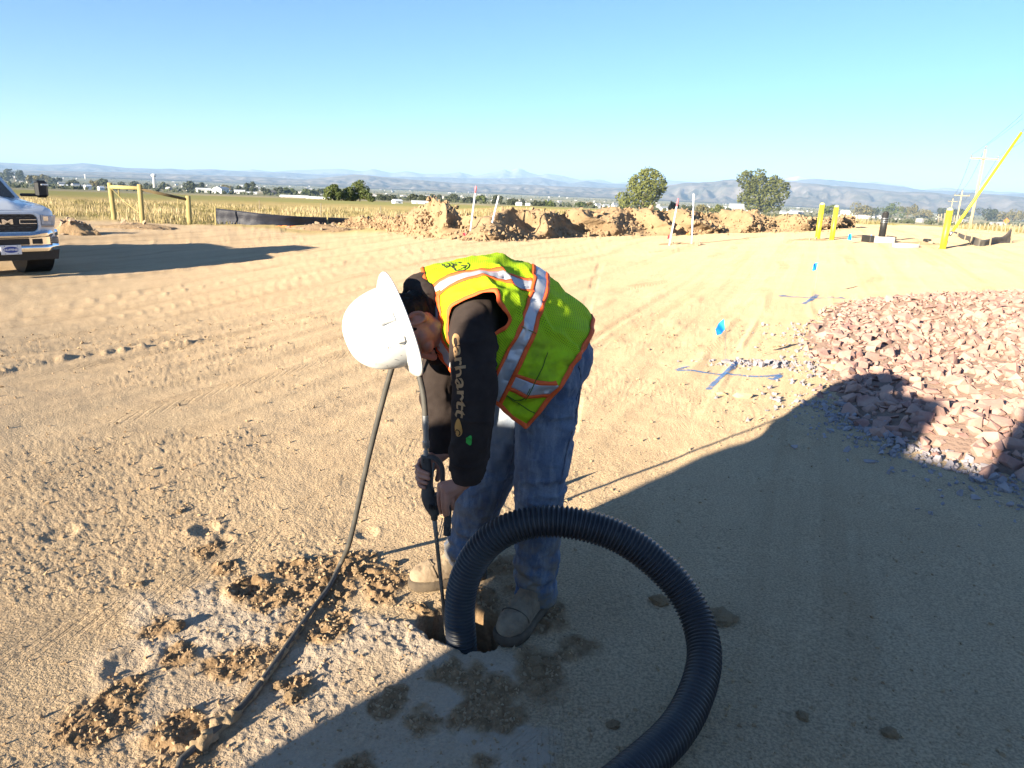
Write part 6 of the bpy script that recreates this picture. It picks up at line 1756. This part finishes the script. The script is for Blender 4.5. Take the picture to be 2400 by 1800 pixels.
def vest_nrm(u, v, e=.03):
    a = vest_raw(u + e, v) - vest_raw(u - e, v); b = vest_raw(u, v + e * .3) - vest_raw(u, v - e * .3)
    n = np.cross(b, a); n /= np.linalg.norm(n, axis=-1, keepdims=True) + 1e-12
    return n
_n = vest_nrm(np.array([3.]), np.array([.5]))[0]; VS = 1. if _n[1] < 0 else -1.
def vest(u, v, off=0.):
    u = np.asarray(u, float); v = np.asarray(v, float)
    n = vest_nrm(u, v) * VS
    P = vest_raw(u, v)
    q = np.stack([u * 1.3 + v * 1.2, v * 5.5 + u * .5, 0 * u + 2.2], -1)
    w = fbm3(q * np.array([.8, 1.5, 1]), 3, 71) * .016
    # folds falling from the shoulder blade and round the armhole, ripples near the hem
    w = w + np.maximum(0, 1 - np.abs(vn3(np.stack([u * .45 + v * 3.0, v * 4 - u * .9, 0 * u + 5], -1), 73)) * 3.2) * .013 * sstep(u, 1.2, 2.5)
    w = w + np.sin(v * 26 + u * 1.5) * .004 * sstep(u, 4.4, 6) * (np.abs(v) < .55)
    w = w + vn3(np.stack([u * 5, v * 14, 0 * u], -1), 75) * .0018
    return P + n * (w + off)[..., None]
# inverse map photo -> (u, v) on the near half
gu = np.linspace(0, 6, 361); gv = np.linspace(0, 1, 241); GU, GV = np.meshgrid(gu, gv, indexing='ij'); GP = proj(vest(GU, GV).reshape(-1, 3))
def inv(x, y):
    p = np.array([780 + x / 3.456, 580 + y / 3.456]); i = int(np.argmin(((GP - p) ** 2).sum(1))); return GU.ravel()[i], GV.ravel()[i]
ARMH = [(930, 700), (933, 570), (958, 480), (1050, 420), (1180, 368), (1300, 346), (1338, 385), (1348, 440), (1395, 500), (1430, 565), (1418, 620), (1350, 672), (1260, 735), (1140, 790), (1020, 800), (950, 770)]
AUV = np.array([inv(*p) for p in ARMH]); AUV = catmull(np.concatenate([AUV, AUV[:1]]), 80)[:-1]
VEST_M, ntv, bv = newmat('lime_mesh'); kv = N(ntv)
uvn = kv.n('UVMap'); 
cc = kv.mix(kv.ramp(kv.noise(kv.coord(), 9, 4, .6), [(.35, 0.), (.7, 1.)]), (.50, .74, .018), (.42, .64, .015))
sxy = kv.n('SeparateXYZ'); kv.l(uvn.outputs[0], sxy.inputs[0])
dots = kv.math('MULTIPLY', kv.math('SINE', kv.math('MULTIPLY', kv.math('ADD', sxy.outputs[0], sxy.outputs[1]), 640)), kv.math('SINE', kv.math('MULTIPLY', kv.math('SUBTRACT', sxy.outputs[0], sxy.outputs[1]), 640)))
hole = kv.ramp(dots, [(.45, 0.), (.62, 1.)])
solid = kv.attr('solid')
hole = kv.math('MULTIPLY', hole, kv.math('SUBTRACT', 1., solid))
dirt = kv.math('MULTIPLY', solid, kv.ramp(kv.noise(kv.coord(), 13, 5, .65), [(.45, 0.), (.68, .55)]))
cc = kv.mix(dirt, cc, (.16, .22, .03)); cc = kv.mix(kv.math('MULTIPLY', hole, .85), cc, (.05, .07, .01))
kv.l(cc, bv.inputs['Base Color']); bv.inputs['Roughness'].default_value = .75; bv.inputs['Specular IOR Level'].default_value = .2
kv.l(kv.bump(kv.noise(kv.coord(), 60, 3, .6), .3, .004), bv.inputs['Normal'])
trv = kv.n('BsdfTranslucent'); kv.l(cc, trv.inputs[0]); msv = kv.n('MixShader'); msv.inputs[0].default_value = .22; kv.l(bv.outputs[0], msv.inputs[1]); kv.l(trv.outputs[0], msv.inputs[2]); kv.l(msv.outputs[0], ntv.nodes['Material Output'].inputs[0])
TAPE = M('reflective_tape', (.50, .51, .54), .38, (.42, .43, .46), 16, .2, 60, metal=.25, spec=.6)
ORNG = M('orange_trim', (.85, .13, .025), .7, (.75, .10, .02), 30)
nu, nv = 150, 260
uu = np.linspace(0, 6, nu); vv = np.linspace(-1, 1, nv); U2, V2_ = np.meshgrid(uu, vv, indexing='ij')
sdn = poly_sd(U2, V2_ * 6, AUV * [1, 6]); sdf = poly_sd(U2, -V2_ * 6, AUV * [1, 6])
# side vent: the hem splits at the side seam
keepv = (sdn < .04) & (sdf < .04)
P_ = vest(U2, V2_); Pin = vest(U2, V2_, -.0022)
idx = np.arange(nu * nv).reshape(nu, nv); q = np.stack([idx[:-1, :-1], idx[:-1, 1:], idx[1:, 1:], idx[1:, :-1]], -1).reshape(-1, 4)
kf = keepv.ravel()[q].all(1); q = q[kf]
Vall = np.concatenate([P_.reshape(-1, 3), Pin.reshape(-1, 3)])
vest_o = part('vest', (Vall, np.concatenate([q, q[:, ::-1] + nu * nv])), VEST_M, t, True); vest_o['label'] = 'lime mesh safety vest with orange-edged silver bands'
me = vest_o.data; uvl = me.uv_layers.new(name='UVMap'); li = np.empty(len(me.loops), np.int32); me.loops.foreach_get('vertex_index', li)
UVm = np.concatenate([np.stack([U2.ravel() * .085, V2_.ravel() * .40], -1)] * 2); uvl.data.foreach_set('uv', UVm[li].astype(np.float32).ravel())
sol = (sstep(np.abs(V2_), .40, .46) * sstep(U2, 4.2, 4.3)).ravel(); sa = me.attributes.new('solid', 'FLOAT', 'POINT'); sa.data.foreach_set('value', np.concatenate([sol, sol]).astype(np.float32))
def strip(name, path, w0, w1, off, mat, n=80, par=None, k=7, closed=False):
    """ribbon on the vest along a (u, v) path between signed side offsets w0..w1 in metres"""
    path = np.asarray(path, float); Q = catmull(path, n); dQ = np.gradient(Q, axis=0); u, v = Q[:, 0], Q[:, 1]
    e = 1e-3; Su = (vest_raw(u + e, v) - vest_raw(u - e, v)) / (2 * e); Sv = (vest_raw(u, v + e) - vest_raw(u, v - e)) / (2 * e)
    T = Su * dQ[:, :1] + Sv * dQ[:, 1:]; T /= np.linalg.norm(T, axis=1, keepdims=True) + 1e-12; nn = vest_nrm(u, v) * VS; B = np.cross(nn, T)
    a = (Su * Su).sum(1); b = (Su * Sv).sum(1); c = (Sv * Sv).sum(1); p = (B * Su).sum(1); q_ = (B * Sv).sum(1); det = a * c - b * b + 1e-12
    du = (c * p - b * q_) / det; dv = (a * q_ - b * p) / det
    rows = [vest(u + du * w, v + dv * w, off) for w in np.linspace(w0, w1, k)]
    rows = np.array(rows); low = np.array([vest(u + du * w, v + dv * w, off - .0016) for w in np.linspace(w1, w0, 2)])
    allr = np.concatenate([rows, low]); m_, n_, _ = allr.shape; idx = np.arange(m_ * n_).reshape(m_, n_); nx = np.roll(idx, -1, 0)
    Fq = np.stack([idx[:, :-1], idx[:, 1:], nx[:, 1:], nx[:, :-1]], -1).reshape(-1, 4)
    return part(name, (allr.reshape(-1, 3), Fq), mat, par or vest_o, True)
def band(path, hw, nm='reflective_band', ow=.010, n=80):
    b = strip(nm, path, -hw, hw, .0022, TAPE, n)
    strip('orange_edge', path, -hw - ow, -hw + .002, .0036, ORNG, n, b, 3); strip('orange_edge', path, hw - .002, hw + ow, .0036, ORNG, n, b, 3)
    return b
band([(4.0, -.98), (4.0, -.5), (3.98, 0), (4.0, .25), (4.02, .5), (4.0, .75), (4.0, 1.0)], .021, n=160)
for s in (1, -1):
    band([(.10, s * .46), (.6, s * .39), (1.2, s * .315), (2, s * .27), (2.8, s * .26), (3.4, s * .235), (3.72, s * .215)], .021)
    band([(.10, s * .46), (.12, s * .60), (.30, s * .74), (.62, s * .86), (1.1, s * .93), (1.6, s * .945)], .019)
    band([(4.30, s * .80), (4.8, s * .765), (5.4, s * .735), (5.97, s * .715)], .021)
    strip('edge_trim', [(u_, s * .995) for u_ in np.linspace(0, 6, 8)], -.008, .008, .0045, ORNG, 100, None, 3)
    A2 = np.concatenate([AUV, AUV[:2]]) * [1, s]; strip('armhole_trim', A2[::2], -.006, .006, .0035, ORNG, 140, None, 3)
strip('hem_trim', [(5.98, v_) for v_ in np.linspace(-1, 1, 14)], -.008, .008, .0045, ORNG, 160, None, 3)
strip('neck_trim', [(.03, v_) for v_ in np.linspace(-.45, .45, 9)], -.006, .006, .0045, ORNG, 60, None, 3)
# pocket flap and pocket seam on the near front
SEAMV = M('vest_seam', (.10, .16, .02), .9)
strip('pocket_seam', [inv(1740, 850), inv(1700, 960), inv(1640, 1080), inv(1560, 1230)], -.0012, .0012, .0042, SEAMV, 30, None, 2)
strip('pocket_seam', [inv(1400, 1190), inv(1480, 1235), inv(1545, 1225), inv(1600, 1140)], -.0012, .0012, .0030, SEAMV, 40, None, 2)
strip('pocket_seam', [inv(1400, 1190), inv(1500, 1255), inv(1640, 1340)], -.001, .001, .0030, SEAMV, 30, None, 2)
strip('pocket_seam', [inv(1520, 640), inv(1640, 700)], -.001, .001, .0050, SEAMV, 12, None, 2)
# printed logo near the neck: oval ring, arrow, letters
INK = M('black_print', (.03, .03, .02), .8)
def on_vest(V2):
    V2 = np.asarray(V2); uv = np.array([inv(x, y) for x, y in V2[:, :2]]); return vest(uv[:, 0], uv[:, 1], .002)
def vprint(nm, pts, w):
    uv = np.array([inv(*p) for p in pts]); ker = np.array([1, 2, 1]) / 4; strip(nm, uv, -w, w, .0024, INK, 40, None, 2)
q = np.linspace(-.6, 4.1, 15); cxy = [(1043 + 62 * math.cos(a) + 6 * math.sin(a), 158 + 33 * math.sin(a) - 14 * math.cos(a)) for a in q]
vprint('logo_oval', cxy, .0014)
vprint('logo_arrow', [(1015, 186), (1035, 177), (1068, 158)], .0018); vprint('logo_arrow', [(1040, 150), (1068, 150), (1082, 151)], .0018); vprint('logo_arrow', [(1082, 150), (1074, 165), (1070, 172)], .0018)
for pts in ([(885, 138), (905, 152), (925, 168)], [(905, 140), (890, 150)], [(925, 130), (945, 140), (940, 160), (925, 150)], [(950, 150), (975, 165), (1000, 182)], [(955, 128), (975, 140), (970, 158), (952, 150)], [(985, 140), (1005, 150)], [(985, 128), (1000, 130)], [(1015, 122), (1030, 128), (1045, 126)]):
    vprint('logo_letter', pts, .0016)

# ================================================================== WASH GUN, LANCE AND HOSES
GUNM = M('gun_body', (.045, .045, .047), .5, (.09, .085, .08), 20, .2, 60)
GUNW = M('worn_edge', (.28, .26, .23), .7, (.16, .15, .13), 30)
LANCE = M('lance_steel', (.10, .085, .07), .5, (.30, .26, .20), 9, .2, 50, metal=.3)
def g8(x, y, Y): return at(940 + x / 6.38, 1020 + y / 6.38, Y)
gun_base = at(1015, 1205, 2.2)
t = thing('wash_gun', 'dark grey high-pressure wash gun held in both hands', 'wash gun', gun_base)
# body
mb = MB(); pts = [(372, 300), (375, 420), (395, 560), (400, 700), (400, 800), (410, 900), (440, 1000), (475, 1080), (495, 1150), (505, 1205)]
rr = [.0135, .0145, .0135, .0135, .018, .0215, .0225, .021, .017, .012]
mb.loft(tube_rings(catmull([g8(x, y, 2.195) for x, y in pts], 40), np.interp(np.linspace(0, 1, 40), np.linspace(0, 1, 10), rr), 16, (0, 1, 0), (.85, 1.15))); part('grip', mb, GUNM, t, True)
mb = MB(); mb.tube(catmull([g8(x, y, 2.195) for x, y in [(380, 325), (470, 330), (560, 385), (612, 480), (622, 600), (618, 720), (590, 850), (550, 950), (500, 1010)]], 40), .0088, 10, (0, 1, 0), ell=(1.3, .9)); part('guard', mb, GUNM, t, True)
mb = MB(); mb.tube(catmull([g8(x, y, 2.192) for x, y in [(490, 420), (478, 560), (465, 700), (470, 820), (520, 950)]], 24), .0045, 8, (0, 1, 0), ell=(1.4, .8)); part('trigger', mb, GUNW, t, True)
for k in range(5):
    mb = MB(); mb.tube([g8(420 + 25 * k, 1040 + 4 * k, 2.171), g8(424 + 25 * k, 1100 + 4 * k, 2.171)], .0021, 6); part('vent_slot', mb, BLKP, t)
for k in range(3):
    mb = MB(); mb.tube([g8(325, 358 + 22 * k, 2.179), g8(348, 364 + 22 * k, 2.178)], .0016, 6); part('vent_slot', mb, BLKP, t)
# fitting chain above
fit = [g8(370, 300, 2.195), g8(372, 235, 2.195), g8(372, 232, 2.195), g8(374, 190, 2.195), g8(374, 186, 2.195), g8(374, 165, 2.195), g8(374, 162, 2.195), g8(372, 90, 2.195), g8(372, 84, 2.195), g8(368, -90, 2.195), g8(367, -95, 2.195), g8(362, -300, 2.195)]
mb = MB(); mb.tube(fit, [.0085, .0085, .0065, .0065, .011, .011, .0115, .0115, .0088, .0088, .0105, .0100], 14, (0, 1, 0)); part('swivel_fitting', mb, STEEL, t, auto=40)
# lance
l0 = at(1017, 1204, 2.197); l1 = at(1045, 1474, 2.20); ld = unit(l1 - l0)
mb = MB(); mb.tube([l0 - ld * .01, l0 + ld * .12, l1, l1 + ld * .30], [.0085, .0068, .0062, .006], 10, (0, 1, 0)); part('lance', mb, LANCE, t, True)
mb = MB(); mb.tube([l0 - ld * .012, l0 + ld * .02], .0115, 12, (0, 1, 0)); part('collar', mb, GUNM, t, True)
# side handle
h0 = g8(720, 740, 2.165); h1 = g8(680, 1235, 2.15); h2 = g8(686, 1490, 2.15)
mb = MB(); P = []; R = []
for q in np.linspace(0, 1, 60):
    p = h0 * (1 - q) + h2 * q; P.append(p); R.append(.0118 + (.0010 if (q > .62 and int(q * 60) % 3 == 0) else 0) - (.003 if q < .1 else 0))
mb.tube(P, R, 14, (0, 1, 0)); part('side_handle', mb, M('rubber_grip', (.016, .016, .016), .7, (.07, .065, .06), 40), t, True)
mb = MB(); mb.tube([g8(715, 800, 2.165), g8(560, 880, 2.19), g8(430, 930, 2.195)], .009, 8); part('handle_arm', mb, GUNM, t, True)
mb = MB(); mb.tube(catmull([g8(620, 1240, 2.16), g8(600, 1330, 2.17), g8(560, 1480, 2.18), g8(530, 1590, 2.185), g8(545, 1650, 2.19), g8(590, 1500, 2.175), g8(640, 1300, 2.16)], 24), .0016, 5); part('lanyard', mb, GUNW, t, True)

# pressure hose: from the swivel up behind the hat, over and down to the ground
RUB = M('hose_rubber', (.040, .039, .037), .65, (.10, .09, .075), 9)
MUD = M('caked_mud', (.40, .30, .19), .95, (.27, .19, .11), 14, 1., 60, spec=.1, bdist=.006)
pts = [g8(362, -290, 2.195), at(993, 930, 2.20), at(985, 890, 2.215), at(976, 850, 2.24), at(962, 808, 2.29), at(948, 792, 2.315), at(934, 808, 2.32), at(922, 850, 2.325), at(905, 910, 2.335), at(884, 990, 2.355), at(862, 1080, 2.38), at(838, 1190, 2.42), at(818, 1275, 2.46)]
grd = [(800, 1338), (772, 1385), (735, 1435), (700, 1485), (662, 1540), (625, 1592), (590, 1640), (555, 1680), (520, 1712), (480, 1745), (430, 1790), (370, 1840)]
for i, (px, py) in enumerate(grd):
    g = G(px, py); pts.append(np.array([g[0], g[1], gz(*g) + .018 + (.02 if i == 0 else 0)]))
e = pts[-1]; pts += [e + [-.35, -.15, 0], e + [-.8, -.55, -.01], np.array([-2.2, .1, .02]), np.array([-2.9, -1.0, .02])]
HP = catmull(pts, 360)
t = thing('pressure_hose', 'thin black pressure hose looping behind the hat down to the muddy ground', 'hose', pts[13])
mb = MB(); mb.tube(HP, .0094, 12); part('hose', mb, RUB, t, True)
mb = MB()
r = np.random.default_rng(3)
for (px, py, s) in [(705, 1480, .014), (690, 1502, .016), (668, 1535, .015), (640, 1572, .018), (612, 1610, .017), (590, 1640, .016), (548, 1688, .028), (530, 1700, .034), (512, 1712, .030), (494, 1738, .026), (478, 1752, .030), (466, 1760, .024), (620, 1590, .015), (655, 1552, .016)]:
    g = G(px, py); V, Fc = rock_proto(int(px), 2, (1.3, 1, .8), .3); mb.add(V * s @ rot_rand(r).T + [g[0], g[1], gz(*g) + .016], Fc.tolist())
q = [np.array([*G(px, py), 0]) for px, py in [(708, 1474), (690, 1500), (662, 1540), (625, 1592), (590, 1640), (555, 1680), (520, 1712), (480, 1748), (462, 1763)]]
for a, b in zip(q[:-1], q[1:]): mb.capsule(a + [0, 0, gz(a[0], a[1]) + .012], .011, b + [0, 0, gz(b[0], b[1]) + .012], .011)
V, Nn, Fs = remesh(mb, .005, 2); V = V + Nn * (fbm3(V * 60, 3, 5) * .006)[:, None]; part('caked_mud', (V, Fs), MUD, t, True)

# corrugated suction hose
def az(px, py, z):
    d = ray(px, py); return np.array([0, 0, CAM_H]) + d * ((z - CAM_H) / d[2])
CORR = M('corrugated_black', (.017, .019, .026), .42, (.042, .041, .042), 7, .15, 60, spec=.5)
pts = [at(1092, 1640, 2.15), at(1088, 1560, 2.17), at(1076, 1480, 2.18), at(1075, 1410, 2.185), at(1096, 1335, 2.18), at(1144, 1268, 2.165), at(1215, 1228, 2.15), at(1300, 1217, 2.15), at(1390, 1232, 2.15), at(1478, 1272, 2.14), at(1560, 1335, 2.11), at(1622, 1412, 2.06), az(1650, 1500, .17), az(1647, 1590, .12), az(1608, 1680, .08), az(1545, 1758, .062), az(1462, 1830, .058), az(1360, 1900, .056)]
e = pts[-1]; pts += [np.array([.12, 1.30, .07]), np.array([-.2, .7, .07]), np.array([-.75, -.1, .07]), np.array([-1.5, -.75, .10]), np.array([-2.35, -.75, .5]), np.array([-2.55, -.8, 1.0])]
CP = catmull(pts, 2600); CP = CP + np.stack([vn2(np.linspace(0, 26, 2600), np.full(2600, s_), 4) * .006 for s_ in (1., 5., 9.)], -1)
kw = np.hanning(301); kw /= kw.sum(); CP[150:-150] = np.stack([np.convolve(CP[:, i], kw, 'valid') for i in range(3)], -1)
arc = np.concatenate([[0], np.cumsum(np.linalg.norm(np.diff(CP, axis=0), axis=1))]); n = int(arc[-1] / .0020)
S = np.linspace(0, arc[-1], n); CPu = np.stack([np.interp(S, arc, CP[:, i]) for i in range(3)], -1)
prof = .0495 + .0036 * np.clip(np.sin(S * 2 * math.pi / .0140) * 1.2, -1, 1)
t = thing('suction_hose', 'thick black corrugated suction hose arching out of the hole', 'hose', np.array([CPu[300][0], CPu[300][1], 0]))
R = tube_rings(CPu, prof, 26); m_, n_, _ = R.shape; idx = np.arange(m_ * n_).reshape(m_, n_); nx = np.roll(idx, -1, 1)
Fq = np.stack([idx[:-1], nx[:-1], nx[1:], idx[1:]], -1).reshape(-1, 4)
part('hose', (R.reshape(-1, 3), Fq), CORR, t, True)
